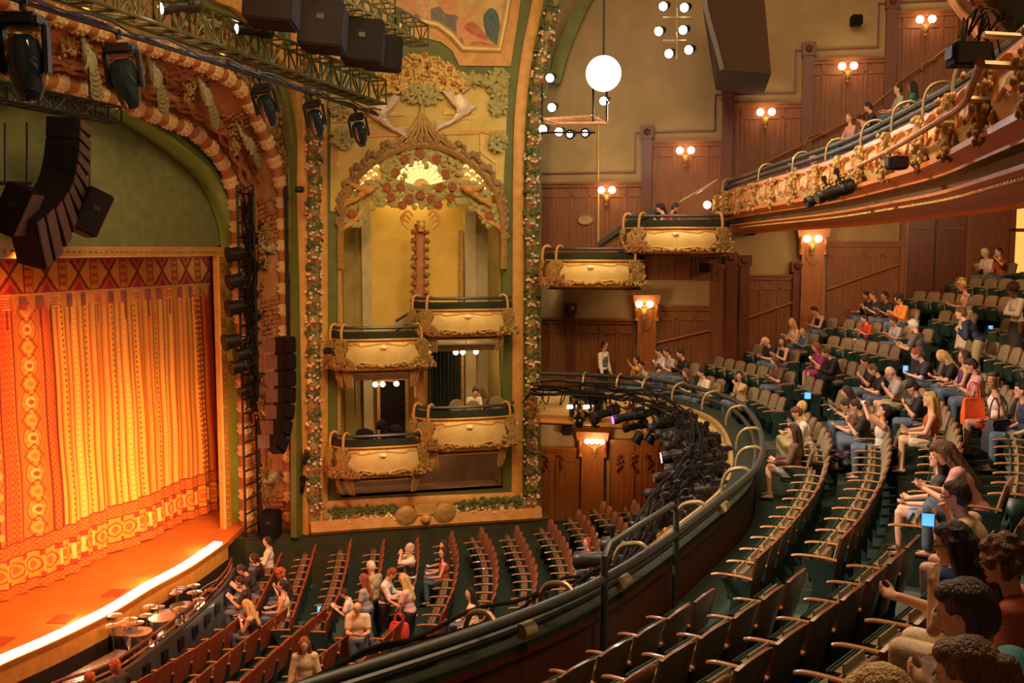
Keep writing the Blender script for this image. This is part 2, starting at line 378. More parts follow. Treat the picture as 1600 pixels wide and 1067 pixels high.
# double door on the side wall, and the lit doorway
s0, zt = SW.px(1416, 308); s1 = SW.px(1511, 308)[0]
mb = MB(); mb.prism([(s0, 7.2), (s1, 7.2), (s1, zt), (s0, zt)], SW, .04, .07)
d1 = struct(mb.build('door_1', MAT['wood_dark'], smooth=False))
mb = MB()
for a, b, c_, d_ in ((s0-.14, s0, 7, zt+.14), (s1, s1+.14, 7, zt+.14), (s0-.14, s1+.14, zt, zt+.18)): mb.prism([(a, c_), (b, c_), (b, d_), (a, d_)], SW, .02, .16)
mb.build('door_frame', MAT['wood_red'], d1, smooth=False)
mb = MB(); sm = (s0+s1)/2
mb.prism([(sm-.02, 7.2), (sm+.02, 7.2), (sm+.02, zt), (sm-.02, zt)], SW, .07, .09); mb.build('door_seam', MAT['black_metal'], d1, smooth=False)
for q in (-1, 1):
    mb = MB(); z = SW.px(1450, 357)[1]; mb.cyl(SW(sm+q*.15, z, .13), SW(sm+q*.75, z, .13), .02, 8)
    mb.cyl(SW(sm+q*.15, z, .07), SW(sm+q*.15, z, .13), .025, 8); mb.cyl(SW(sm+q*.75, z, .07), SW(sm+q*.75, z, .13), .025, 8)
    mb.build('push_bar', MAT['gold_dark'], d1, label='slim brass push bar')
s0, zt = SW.px(1588, 280); s1 = s0+1.1; zl = SW.px(1588, 357)[1]
mb = MB(); mb.prism([(s0, 7.6), (s1, 7.6), (s1, zt), (s0, zt)], SW, .03, .05)
d2 = struct(mb.build('door_2', mat('lit_room', (.9, .5, .1), emit=.9, ec=(1, .5, .1), c2=(.7, .3, .05), scale=2)))
mb = MB()
for a, b, c_, d_ in ((s0-.16, s0, 7.6, zt+.16), (s0, s1, zt, zt+.16), (s0-.16, s1, zl-.1, zl)): mb.prism([(a, c_), (b, c_), (b, d_), (a, d_)], SW, .02, .2)
mb.build('door_frame', MAT['wood_red'], d2, smooth=False)
# wall behind the seats, near wall, ceiling, back wall
m = MB(); m.box((15.5, 14, 10), (.3, 42, 24)); struct(m.build('wall_back', MAT['wood_red']))
m = MB(); m.box((0, -6, 10), (34, .3, 24)); struct(m.build('wall_near', MAT['plaster_tan']))
m = MB(); m.box((-1, 14, 22), (34, 42, .3)); struct(m.build('ceiling', MAT['plaster_tan']))
# hanging ceiling coffer seen at the top (dark brown box with green edges)
m = MB()
A = [SW.px(x, y, 5) for x, y in ((1098, -30), (1120, 108), (1205, 115), (1192, -30))]
m.prism(A, SW, 5, 1.5); struct(m.build('trim_95', mat('coffer_brown', (.05, .024, .009), .9)))
m = MB(); P = [SW(*SW.px(x, y, 5.1), 5.1) for x, y in ((1095, -40), (1104, 20), (1118, 70), (1128, 110))]; sweep(m, resample(catmull(P, 4), .3), [(-.06, -.1), (.06, -.1), (.06, .1), (-.06, .1)], axis=SW.n)
struct(m.build('trim_96', MAT['dark_rail']))
# faint damask panel line and moulding at the left of the upper side wall
m = MB(); P = [SW(*SW.px(x, y, .3), .3) for x, y in ((925, -20), (900, 30), (880, 80), (866, 130))]
sweep(m, resample(catmull(P, 4), .3), [(-.2, -.1), (.2, -.1), (.2, .1), (-.2, .1)], axis=SW.n); struct(m.build('trim_97', MAT['green_drop']))
m = MB(); P = [SW(*SW.px(935, y, .1), .1) for y in (180, 380)]; m.tube(P, .03, 6); struct(m.build('trim_98', MAT['cream_gold']))
# hand rails on the wainscot
for k, (a, b) in enumerate((((1020, 537), (1110, 516)), ((1165, 498), (1245, 470)), ((1293, 452), (1408, 412)))):
    m = MB(); p = [SW(*SW.px(*q, .18), .18) for q in (a, b)]; m.tube([p[0], p[0].lerp(p[1], .5), p[1]], .035, 8)
    for q in (.08, .5, .92): c = p[0].lerp(p[1], q); m.cyl(c, c-SW.n*.14, .015, 6)
    tag(m.build('handrail', MAT['wood_gold']), ['wooden handrail on the wainscot right of the two-globe pilaster under the side boxes', 'wooden handrail on the wainscot just left of the tall globe-lamp pilaster', 'wooden handrail sloping up the wainscot to the dark double door'][k], 'handrail')
# ---------------------------------------------------------------- proscenium: portal, arches, cove
def arch_px(pts, off, extra=()):
    S = [PO.px(x, y, off) for x, y in pts]+list(extra)
    S = [p for p in S if p[0] > .35]; S = S+[(0, S[-1][1]+.06)]
    S = S+[(-a, b) for a, b in S[-2::-1]]
    return [PO(a, b, off) for a, b in S]
mA = [(375, 840), (370, 620), (363, 400), (351, 330), (322, 275), (272, 230), (202, 182), (122, 148), (50, 134)]
G = resample(catmull(arch_px(mA, 0), 8), .18)
# pelmet wall over the opening + the green panel
Yh = 8.5; zt = 9.1
m = MB(); pol = [(p.y-16.8, p.z) for p in G]
mid = len(pol)//2
m.prism([(-8.35, 9.3)]+[(a, b) for a, b in pol[::-1] if b > 9.3]+[(8.6, 9.3)], PO, -.5, -.35)
m.prism([(-20, -1), (-9.0, -1), (-9.0, 20), (-20, 20)], PO, -.4, -.6)
struct(m.build('wall_proscenium', MAT['green_drop'], smooth=False))
# wall between opening and the green moulding
prof = [(-.55, -.3), (-.55, .02), (-.46, .10), (-.36, .06), (-.3, .16), (-.2, .2), (-.12, .12), (-.05, .25), (.04, .28), (.1, .2), (.1, -.3)]
m = MB(); sweep(m, G, [(-a, b) for a, b in prof], axis=(1, 0, 0))
tag(m.build('arch_moulding', MAT['green_glaze']), 'green glazed stepped moulding framing the curtain opening', 'arch moulding')
m = MB()
fr = 8.28
m.prism([(fr, 1.0), (fr+.32, 1.0), (fr+.32, 9.35), (-fr-.32, 9.35), (-fr-.32, 1.0), (-fr, 1.0), (-fr, 9.12), (fr, 9.12)], PO, -.12, .06)
pf = m.build('portal_frame', MAT['gold_orange'], smooth=False); tag(pf, 'orange lit rectangular frame around the patterned curtain', 'portal frame')
m = MB(); m.prism([(fr-.03, 1.0), (fr+.0, 1.0), (fr+.0, 9.12), (-fr, 9.12), (-fr, 1.0), (-fr+.03, 1.0), (-fr+.03, 9.09), (fr-.03, 9.09)], PO, .03, .1)
m.build('inner_bead', MAT['cream_gold'], pf, smooth=False)
m = MB()
for i in range(46):
    m.sph(PO(fr+.16, 1.2+i*.175, .07), (.05, .06, .04))
for i in range(90): m.sph(PO(-fr+i*.187, 9.24, .07), (.05, .06, .04))
m.build('bead_row', MAT['gold_orange'], pf)
# side reveals of the portal and wing masking
m = MB(); m.box((-17.9, 29.0, 5), (.06, 1.2, 9))
struct(m.build('wall_portal_reveal', MAT['wood_dark']))
m = MB(); m.box((-20, 16.8, 5), (.2, 30, 12)); m.box((-18.5, 28.6, 5), (3, .2, 12)); struct(m.build('wall_stage_back', MAT['black_cloth']))
# ribs: orange tube with cream rings
def rib(pts, off, r, step, label, extra=()):
    P = resample(catmull(arch_px(pts, off, extra), 8), .12)
    m = MB(); m.tube(P, r, 12); o = m.build('arch_rib', MAT['rib_orange']); tag(o, label, 'arch rib')
    Q = resample(P, step)
    for i in range(1, len(Q)-1):
        if Q[i].y < 13.5: continue
        t = (Q[i+1]-Q[i-1]).normalized(); b = MB()
        b.tube([Q[i]-t*.17, Q[i]-t*.14, Q[i]+t*.14, Q[i]+t*.17], [r*1.02, r*1.2, r*1.2, r*1.02], 10)
        for k in range(10):
            g = k*.63; n1 = t.orthogonal().normalized(); n2 = t.cross(n1)
            for h in (-.08, .08): b.sph(Q[i]+t*h+n1*math.cos(g+h*4)*r*1.2+n2*math.sin(g+h*4)*r*1.2, r*.22, 0)
        b.build('cream_ring', MAT['cream_ring'], o)
    return P, o
r1p = [(386, 838), (383, 700), (380, 564), (372, 420), (369, 330), (354, 268), (331, 233), (303, 207), (248, 183), (185, 158), (118, 135), (48, 119)]
r2p = [(456, 838), (452, 714), (446, 503), (443, 385), (441, 309), (435, 274), (422, 233), (406, 198), (395, 172), (376, 141), (354, 121), (328, 108), (296, 92), (229, 72), (160, 50), (100, 30)]
RIB1, _o1 = rib(r1p, .45, .17, .66, 'inner orange arch rib with cream rings hugging the green moulding')
RIB2, _o2 = rib(r2p, 1.6, .165, .62, 'outer orange arch rib with cream rings beyond the peacock cove')
m = MB(); loft(m, RIB1, RIB2, 6, -.25, (1, 0, 0), 120); struct(m.build('trim_60', MAT['peach']))
g2 = [(464, 838), (464, 600), (464, 300), (455, 215), (443, 150), (416, 95), (380, 50), (340, 15), (300, -8)]
GR = resample(catmull(arch_px(g2, 2.1, [(4.2, 16.6), (2, 17.2)]), 8), .2)
m = MB(); loft(m, RIB2, GR, 4, -.1, (1, 0, 0), 120); struct(m.build('trim_61', MAT['leaf_bronze']))
m = MB(); sweep(m, GR, [(-.16, -.12), (-.16, .06), (-.08, .1), (.16, .1), (.22, .06), (.22, -.2)], axis=(1, 0, 0)); struct(m.build('trim_62', MAT['green_paint']))
GR2 = [PO(0, 0)+Vector((0, (p.y-16.8)*1.0+.42*(1 if p.y > 16.8 else -1), p.z+.35 if p.z > 13 else p.z+.0))+Vector((2.3, 0, 0)) for p in GR]
m = MB(); sweep(m, GR2, [(-.25, -.2), (-.25, .05), (.1, .1), (.3, .0), (.3, -.3)], axis=(1, 0, 0)); struct(m.build('trim_63', MAT['gold_orange']))
# plinth under the ribs and the box wall
m = MB(); P = [Vector((-16.2, 25.0, 0)), Vector((-15.2, 24.95, 0)), Vector((-13.45, 26.0, 0)), BW(BW.L+.5, 0, .15), SW(.2, 0, .3)]
for q in P: q.z = 0
m2 = [p.copy() for p in P]
sweep(m, P, [(.1, -.6), (.1, .88), (.12, .9), (0, .93), (-1.5, .93), (-1.5, -.6)]); struct(m.build('wall_plinth', mat('plinth_green', (.035, .045, .02), .55, (.06, .06, .025), 3, .2, 12), smooth=False))
# braid along the inner rib
def offs(A, B, v, lift=.0): return [a.lerp(b, v)+Vector((lift, 0, 0)) for a, b in zip(A, B)]
def even(A, N):
    return resample(A, sum((b-a).length for a, b in zip(A, A[1:]))/(N-1))[:N]
N_ = 300; A1 = even(RIB1, N_); B1 = even(RIB2, N_)
n_ = min(len(A1), len(B1)); A1 = A1[:n_]; B1 = B1[:n_]
br = empty('arch_braid', A1[n_//4]); tag(br, 'dark red twisted braid running beside the inner arch rib', 'arch ornament')
C0 = offs(A1, B1, .30)
for ph in range(3):
    P = []
    for i in range(n_):
        a = A1[i]; b = B1[i]; w_ = (b-a).normalized()
        P.append(C0[i]+w_*.12*math.sin(i*.42+ph*2.094)+Vector((.08+.05*math.cos(i*.42*2+ph*4.2), 0, 0)))
    m = MB(); m.tube(P[:n_*5//8], .065, 6); m.build('strand', MAT['terracotta'], br)
# peacocks in the cove
def peacock(px, py, rot, label, s=1.):
    off = 1.15
    S, z = PO.px(px, py, off); c = PO(S, z, off)
    e = empty('peacock_relief', c, 0, label, 'relief ornament', 'peacock reliefs in the cove between the arch ribs')
    up = Vector((0, math.sin(rot), math.cos(rot))); sd = Vector((0, math.cos(rot), -math.sin(rot))); ax = Vector((1, 0, 0))
    Q = lambda a, b, d=0: c+sd*a*s+up*b*s+ax*d*s
    if 'peacock' not in MAT: mat('peacock', (.50, .44, .24), .45, (.34, .36, .2), 10, .6, 30); mat('peacock_tail', (.38, .29, .11), .5, (.22, .2, .08), 14, .6, 30)
    m = MB(); m.tube(catmull([Q(-.02, .60, .12), Q(-.12, .56, .2), Q(-.15, .42, .2), Q(-.10, .28, .2), Q(-.04, .12, .18), Q(.04, -.06, .16), Q(.1, -.22, .12)], 4), [.035]*3+[.045]*5+[.06]*4+[.095]*4+[.13]*4+[.12]*3+[.08]*2, 8)
    m.sph(Q(-.02, .61, .13), (.05*s, .05*s, .045*s)); m.cyl(Q(.02, .6, .13), Q(.11, .55, .1), .022*s, 6, .003)
    for k in range(4): m.tube([Q(-.03, .64, .13), Q(-.1+.04*k, .76, .13)], .008, 4)
    m.sph(Q(.0, .0, .18), (.09*s, .14*s, .2*s), 2, Matrix.Rotation(-.25, 4, 'X'))
    for k in range(7): m.tube(catmull([Q(-.1+.03*k, .12, .24), Q(-.17+.045*k, -.08, .27), Q(-.2+.05*k, -.3+.03*abs(k-3), .22)], 3), .028*s, 5)
    m.build('bird', MAT['peacock'], e)
    m = MB(); rr = random.Random(int(px))
    for k in range(9):
        o_ = (k-4)*.022; P = [Q(.05+o_, -.1, .18), Q(.1+o_*1.7, -.4, .17), Q(.16+o_*2.2, -.72, .13), Q(.2+o_*1.6, -.98+abs(o_)*1.2, .07)]; P = catmull(P, 4); m.tube(P, .022*s, 5)
        for q in resample(P, .11)[1:]: m.sph(q+ax*.02, (.025*s, .036*s, .045*s), 1)
    m.build('tail_feathers', MAT['peacock_tail'], e)
    m = MB()
    for k in range(18):
        a = rr.uniform(-.3, math.pi+.3); d = rr.uniform(.28, .66); c0 = Q(math.cos(a)*d, .2+math.sin(a)*d*.75, .08); g = rr.uniform(0, 6)
        m.tube([c0+sd*math.cos(g+t*.8)*(.12-.013*t)*s+up*math.sin(g+t*.8)*(.12-.013*t)*s+ax*.01*t for t in range(8)], .026*s, 5)
    for k in range(90):
        a = rr.uniform(-.3, math.pi+.3); d = rr.uniform(.3, .72); p = Q(math.cos(a)*d, .12+math.sin(a)*d*.8, rr.uniform(-.02, .08)); m.sph(p, (.04*s, .05*s, .05*s), 1)
    m.build('foliage', MAT['gold_dark'], e)
for x, y, rt, sz, lb in ((22, 80, .1, 1, 'plaster peacock relief at the far upper left behind the first hanging spotlight'), (128, 92, .15, 1, 'plaster peacock relief between the two nearest hanging spotlights'),
        (232, 118, .3, 1, 'plaster peacock relief right of the second hanging spotlight'), (312, 148, .45, 1, 'plaster peacock relief on the shoulder of the arch under the truss'),
        (380, 225, .75, 1, 'plaster peacock relief where the cove turns down toward the wall'), (418, 388, 1.3, .9, 'plaster peacock relief halfway down the cove beside the vertical lighting ladder'),
        (418, 640, 1.4, .9, 'plaster peacock relief low in the cove behind the hanging line array'), (420, 745, 1.4, .8, 'plaster peacock relief lowest in the cove above the black floor speaker')):
    peacock(x, y, -rt if rt > 0 else rt, lb, sz)
# leaf relief between outer rib and green stripe
m = MB(); rr = random.Random(3); Bq = even(RIB2, 300); Gq = even(GR, 300); nn = min(len(Bq), len(Gq))
for i in range(900):
    k = rr.randrange(4, nn//2+30); p = Bq[k].lerp(Gq[k], rr.uniform(.2, .85)); r_ = rr.uniform(.05, .11)
    m.sph(p+Vector((.02, 0, 0)), (r_*.5, r_, r_), 1)
tag(m.build('leaf_relief', MAT['leaf_bronze']), 'olive and bronze leaf relief between the outer rib and the green stripe', 'relief ornament')
m = MB(); 
for i in range(2600):
    k = rr.randrange(4, n_//2+30); v_ = rr.uniform(.42, .92); p = A1[k].lerp(B1[k], v_); r_ = rr.uniform(.04, .085)
    if math.sin(k*.3)+.5*math.sin(k*.9+v_*9) > -.35: m.sph(p+Vector((-.25*math.sin(math.pi*v_)+.06, 0, 0)), (r_, r_, r_), 1)
for j in range(60):
    k = rr.randrange(4, n_//2+30); v_ = rr.uniform(.5, .85); p = A1[k].lerp(B1[k], v_)+Vector((-.25*math.sin(math.pi*v_)+.1, 0, 0)); g = rr.uniform(0, 6)
    m.tube([p+Vector((0, math.cos(g+t*.8)*(.17-.019*t), math.sin(g+t*.8)*(.17-.019*t))) for t in range(8)], .03, 5)
tag(m.build('vine_relief', MAT['terracotta']), 'reddish vine relief filling the cove between the peacocks', 'relief ornament')
# stage floor, apron, footlights, pit
EDGE = [at(x, y, z=1.1) for x, y in ((356, 846), (300, 885), (240, 918), (180, 955), (90, 1000), (0, 1040))]
EDGE += [Vector((-14.95, 13.5, 1.1)), Vector((-15.3, 10.5, 1.1)), Vector((-15.9, 8.3, 1.1))]
EP = resample(catmull(EDGE, 6), .25)
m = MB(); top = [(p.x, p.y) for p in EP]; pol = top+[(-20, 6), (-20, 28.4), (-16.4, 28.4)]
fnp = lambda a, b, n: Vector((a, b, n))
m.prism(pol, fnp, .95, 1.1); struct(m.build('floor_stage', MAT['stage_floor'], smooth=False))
m = MB(); sweep(m, EP, [(0.0, -.02), (.1, -.02), (.16, .0), (.16, -.5), (0, -.5)]); struct(m.build('trim_70', MAT['gold_orange'], smooth=False))
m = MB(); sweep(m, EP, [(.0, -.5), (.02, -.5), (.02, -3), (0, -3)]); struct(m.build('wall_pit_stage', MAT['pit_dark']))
# footlight trough segments
L_ = [0]
for a, b in zip(EP, EP[1:]): L_.append(L_[-1]+(b-a).length)
def along(s):
    j = 0
    while j < len(L_)-2 and L_[j+1] < s: j += 1
    t = (s-L_[j])/(L_[j+1]-L_[j]); p = EP[j].lerp(EP[j+1], t); d = (EP[j+1]-EP[j]).normalized(); return p, d
s_ = .25; k = 0
while s_ < L_[-1]-1.8:
    ln = 1.55 if k % 2 else .5
    if k == 0: ln = .7
    Q = [along(s_+ln*i/5) for i in range(6)]; P = [p+Vector((-.13*0, 0, .035))+Vector((d.y, -d.x, 0))*.18*(-1 if Vector((d.y, -d.x, 0)).x > 0 else 1) for p, d in Q]
    m = MB(); sweep(m, P, [(-.12, -.02), (-.12, .03), (.12, .03), (.12, -.02)])
    o = m.build('footlight', MAT['foot_lamp']); names = ['first', 'second', 'third', 'fourth', 'fifth', 'sixth', 'seventh', 'eighth', 'ninth', 'tenth', 'eleventh', 'twelfth', 'thirteenth', 'fourteenth', 'fifteenth']
    tag(o, 'glowing white footlight strip on the stage edge, %s from the right end' % names[min(k, 14)], 'footlight', 'footlight strips along the stage edge')
    c = P[2]; s_ += ln+.05; k += 1
for i in range(5):
    p, d = along(1+i*2.6); point('footlight_glow', p+Vector((-.35, 0, .35)), 28, (1, .55, .25), .15)
# prompt hatches in the floor
for j, (x, y) in enumerate(((180, 927), (97, 968), (0, 1003))):
    c = at(x, y, z=1.1); m = MB(); m.box((c.x, c.y, 1.105), (.45, .5, .03), .2); o = m.build('floor_hatch', mat('hatch%d' % j, (.3, .07, .02), .6)); tag(o, ['brown hatch in the stage floor nearest the proscenium corner', 'brown hatch in the stage floor, middle of the three', 'brown hatch in the stage floor at the left photo edge'][j], 'floor hatch', 'hatches in the stage floor')
# orchestra pit floor, partition, rail
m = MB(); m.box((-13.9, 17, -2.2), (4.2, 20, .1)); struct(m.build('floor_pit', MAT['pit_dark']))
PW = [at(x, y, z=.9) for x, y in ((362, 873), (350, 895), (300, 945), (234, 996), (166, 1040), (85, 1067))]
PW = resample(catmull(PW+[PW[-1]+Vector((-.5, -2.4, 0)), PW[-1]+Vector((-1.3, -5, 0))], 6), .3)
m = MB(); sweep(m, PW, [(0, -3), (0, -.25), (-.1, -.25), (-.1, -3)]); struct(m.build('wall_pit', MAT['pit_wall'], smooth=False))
rl = empty('pit_rail', PW[0]); tag(rl, 'thin double brown rail along the top of the orchestra pit wall', 'rail')
for dz, nm in ((0, 'top_rail'), (-.16, 'lower_rail')):
    m = MB(); m.tube([p+Vector((0, 0, dz)) for p in PW], .035 if dz == 0 else .025, 6); m.build(nm, MAT['terracotta'] if dz else MAT['wood_dark'], rl)
for p in resample(PW, 1.3):
    m = MB(); m.cyl(p+Vector((0, 0, -.35)), p, .025, 6); m.build('post', MAT['wood_dark'], rl)
for i, p in enumerate(resample(PW, .75)[1:13]):
    m = MB(); m.box(p+Vector((.12, 0, -.55)), (.1, .2, .25)); tag(m.build('wall_vent', MAT['black_cloth']), 'small dark square vent in the pit wall, %s from the proscenium end' % names[i], 'vent', 'square vents in the pit wall')
# ---------------------------------------------------------------- box wall
def bp(px, py, off=0): return BW.px(px, py, off)
L0 = -.55
m = MB()                                    # green wall around the niche: left strip, right strip, top
sR = lambda z: 6.95+max(0, (z-12.5))*.11
ARCH = [bp(x, y) for x, y in ((533, 775), (533, 500), (533, 360), (540, 310), (560, 275), (595, 245), (630, 230), (658, 225), (690, 230), (725, 247), (757, 275), (778, 310), (786, 360), (786, 500), (786, 762))]
ac = [(p.x, p.z) for p in catmull([Vector((a, 0, b)) for a, b in ARCH], 5)]
zb = 1.9
ac[0] = (ac[0][0], zb); ac[-1] = (ac[-1][0], zb)
pol = [(L0, .9), (7.0, .9), (7.0, 12.5), (7.35, 15.5), (7.6, 18), (L0, 18), (L0, 3), (ac[0][0], 1.9)]
# two halves to keep polygons simple
midi = len(ac)//2
lp = [(L0, .9), (3.2, .9), (3.2, zb)]+ac[:midi+1]+[(3.2, 18), (L0, 18)]
rp = [(3.2, .9), (7.0, .9), (7.0, 12.5), (7.35, 15.5), (7.6, 18), (3.2, 18)]+ac[midi:]+[(3.2, zb)]
lp = [(L0, .9), (3.3, .9), (3.3, zb), (ac[0][0], zb)]+ac[1:midi+1]+[(ac[midi][0], 18), (L0, 18)]
rp = [(3.3, .9), (7.0, .9), (7.0, 12.5), (7.35, 15.5), (7.6, 18), (ac[midi][0], 18)]+ac[midi:-1]+[(ac[-1][0], zb), (3.3, zb)]
m.prism(lp, BW, -.35, 0); m.prism(rp, BW, -.35, 0)
struct(m.build('wall_boxes', MAT['green_paint'], smooth=False))
def bwpoly(name, px, n0, n1, material, parent=None, smooth=False, sub=4, close=False):
    P = [bp(*p) for p in px]; m = MB(); m.prism(P, BW, n0, n1); return m.build(name, MAT[material], parent, smooth=smooth)
def bwsweep(px, prof, material, name, close=False, n=4, step=.15, parent=None, sm=True):
    P = [BW(*bp(*p)) for p in px]; P = resample(catmull(P, n), step) if n else P
    m = MB(); sweep(m, P, prof, axis=BW.n, close=close); return m.build(name, MAT[material], parent, smooth=sm)
# fillets beside the garland columns
fl = [(-.12, -.02), (-.12, .08), (-.06, .14), (.06, .14), (.12, .08), (.12, -.02)]
fw = [(-.17, -.02), (-.17, .07), (-.08, .12), (.08, .12), (.17, .07), (.17, -.02)]
struct(bwsweep([(476, 832), (474, 600), (473, 300), (472, 180), (466, 90), (458, 10), (454, -40)], fw, 'gold_orange', 'trim_64'))
struct(bwsweep([(503, 832), (503, 600), (502, 300), (501, 180), (498, 90), (494, 10), (492, -40)], fw, 'gold_orange', 'trim_65'))
struct(bwsweep([(807, 795), (808, 600), (809, 300), (812, 180), (822, 90), (838, 10), (848, -40)], fw, 'gold_orange', 'trim_66'))
struct(bwsweep([(500, 792), (560, 788), (660, 783), (760, 779), (815, 776)], fw, 'gold_orange', 'trim_67'))
struct(bwsweep([(485, 822), (560, 816), (660, 810), (760, 804), (842, 799)], [(-.2, -.02), (-.2, .3), (.1, .38), (.2, .3), (.2, -.02)], 'gold_orange', 'trim_68'))
# inner thin border of the niche field
struct(bwsweep([(529, 770), (530, 500), (530, 350)], [(-.05, -.02), (-.05, .08), (.05, .08), (.05, -.02)], 'gold_dark', 'trim_69'))
# garland columns
def leaves(mb, c, r, n, rr, nrm, size=.09):
    for k in range(n):
        v = Vector((rr.gauss(0, 1), rr.gauss(0, 1), rr.gauss(0, 1))).normalized()*r*rr.uniform(.5, 1)
        if v.dot(nrm) < 0: v -= 2*v.dot(nrm)*nrm
        mb.sph(Vector(c)+v, (size*rr.uniform(.5, 1), size*rr.uniform(.5, 1), size*rr.uniform(.5, 1)), 1)
def column(px, label, r, zs, seed, bright):
    P = resample(catmull([BW(*bp(*p))+BW.n*.12 for p in px], 5), .2); rr = random.Random(seed)
    e = empty('garland_column', P[0]); tag(e, label, 'column', None)
    m = MB(); m.tube(P, r, 12); m.build('shaft', MAT['plaster_olive'], e)
    Q = resample(P, .62 if abs(P[0].z-P[-1].z) > 3 else .36)
    for i, q in enumerate(Q[1:-1]):
        m = MB(); leaves(m, q+Vector((0, 0, .12)), r*1.35, 34, rr, BW.n, .085); lc_ = m.build('leaf_cluster', MAT['leaf_green'], e)
        m = MB()
        for k in range(13): 
            v = Vector((rr.gauss(0, 1), rr.gauss(0, 1), rr.gauss(0, 1))).normalized()*r*1.45; v -= 2*min(0, v.dot(BW.n))*BW.n
            m.sph(q+v+Vector((0, 0, -.04-.13*rr.random())), .05, 1)
        m.build('berries', MAT['berry'], e).parent = lc_
        m = MB()
        for k in range(3): m.tube([q+BW.d*(-r*1.1)+Vector((0, 0, -.22-.05*k))+BW.n*.05, q+BW.n*r*1.25+Vector((0, 0, -.25-.05*k)), q+BW.d*r*1.1+Vector((0, 0, -.22-.05*k))+BW.n*.05], .018, 5)
        m.build('ribbon', MAT['terracotta'], e).parent = lc_
column([(490, 815), (490, 500), (490, 239), (487, 150), (480, 60), (474, -20)], 'flower garlanded column between the arch ribs and the boxes', .17, 0, 1, 0)
column([(829, 800), (829, 500), (828, 300), (832, 200), (842, 110), (856, 40), (868, -10)], 'flower garlanded column on the right edge of the box wall', .17, 0, 2, 1)
column([(505, 806), (570, 802), (630, 799)], 'horizontal flower garland under the left pair of boxes', .14, 0, 3, 0)
column([(700, 795), (760, 790), (822, 786)], 'horizontal flower garland under the right pair of boxes', .14, 0, 4, 0)
# cartouche under the boxes
c = empty('wall_cartouche', BW(*bp(662, 800))); tag(c, 'carved fan cartouche with globe centred under the four boxes', 'relief ornament')
cs, cz = bp(662, 802); m = MB()
for q in (-1, 1):
    m.lathe([(.0, 0), (.34, .0), (.36, .06), (.28, .12), (.1, .16), (0, .14)], 16, Matrix.Rotation(math.atan2(BW.n.y, BW.n.x), 4, 'Z') @ Matrix.Rotation(R(90), 4, 'Y'), BW(cs+q*.58, cz, .25))
m.build('rosette', MAT['gold_dark'], c); m = MB(); m.sph(BW(cs, cz-.05, .42), .16, 2); m.prism([(cs-.25, cz+.05), (cs+.25, cz+.05), (cs+.35, cz+.35), (cs-.35, cz+.35)], BW, .2, .36); m.build('globe', MAT['gold'], c)
# painting at the top with curved frame
fo = [(515, 94), (590, 94), (604, 80), (620, 69), (642, 62), (664, 60), (688, 66), (706, 80), (717, 103), (797, 104), (806, 45), (816, -25), (860, -120), (515, -140)]
fi = [(540, 62), (584, 62), (600, 52), (620, 42), (640, 36), (660, 34), (684, 40), (705, 56), (722, 76), (778, 78), (787, 30), (796, -25), (815, -120), (540, -140)]
struct(bwpoly('trim_71', fo, .0, .07, 'gold_orange'))
pt = bwpoly('mural_painting', fi, .07, .10, 'pale_mother'); tag(pt, 'curved-bottom mural of resting robed figures in gold and slate tones above the boxes', 'painting')
pt.data.materials[0] = mat('mural_ground', (.55, .34, .10), .6, (.72, .48, .17), 3, .2, 30)
mb_ = bwsweep(fi, [(-.1, .02), (-.1, .12), (-.02, .2), (.06, .2), (.12, .12), (.12, .02)], 'cream_gold', 'mural_frame', n=0, parent=pt)
def blobpoly(px, material, n, name):
    P = [BW(*bp(*p)) for p in px]; P = catmull(P, 4, closed=True); P = [((p-BW.a).dot(BW.d), p.z) for p in P]
    m = MB(); m.prism(P, BW, .10, .10+n); return m.build(name, MAT[material], pt, smooth=False)
mat('mural_slate', (.17, .16, .15), .8, (.26, .22, .17), 6); mat('mural_skin', (.62, .28, .12), .7, (.7, .36, .16), 6); mat('mural_robe', (.45, .12, .05), .7, (.55, .2, .1), 6)
mat('mural_bush', (.06, .12, .12), .8, (.12, .18, .14), 14); mat('mural_robe2', (.75, .45, .25), .7, (.6, .3, .15), 10)
blobpoly([(665, 40), (670, 18), (690, 12), (712, 25), (735, 50), (745, 72), (724, 74), (705, 56), (686, 42)], 'mural_slate', .01, 'painted_hill')
blobpoly([(610, 44), (612, 22), (630, 14), (650, 22), (658, 33), (640, 35), (620, 41)], 'mural_slate', .011, 'painted_hill')
blobpoly([(652, -10), (668, -8), (672, 30), (664, 34), (656, 30)], 'mural_robe2', .012, 'painted_robe')
blobpoly([(626, -10), (646, -8), (648, 20), (640, 34), (628, 14)], 'mural_skin', .012, 'painted_figure')
blobpoly([(680, -10), (708, -10), (716, 20), (700, 24), (688, 14)], 'mural_skin', .012, 'painted_figure')
blobpoly([(754, 28), (758, 20), (766, 14), (776, 22), (780, 45), (778, 70), (764, 66), (756, 46)], 'mural_bush', .013, 'painted_bush')
blobpoly([(712, 36), (720, 28), (734, 27), (742, 40), (760, 60), (772, 74), (728, 76), (722, 62), (714, 58)], 'mural_skin', .015, 'painted_player')
blobpoly([(724, 44), (736, 36), (750, 46), (762, 64), (752, 62), (738, 56)], 'mural_robe', .018, 'painted_lute')
blobpoly([(727, 16), (733, 12), (739, 16), (740, 24), (734, 29), (728, 25)], 'mural_skin', .018, 'painted_head')
blobpoly([(588, 10), (595, 8), (602, 14), (600, 24), (590, 26)], 'mural_skin', .015, 'painted_head')
blobpoly([(728, 76), (740, 66), (760, 68), (774, 75), (750, 77)], 'mural_robe', .019, 'painted_robe')
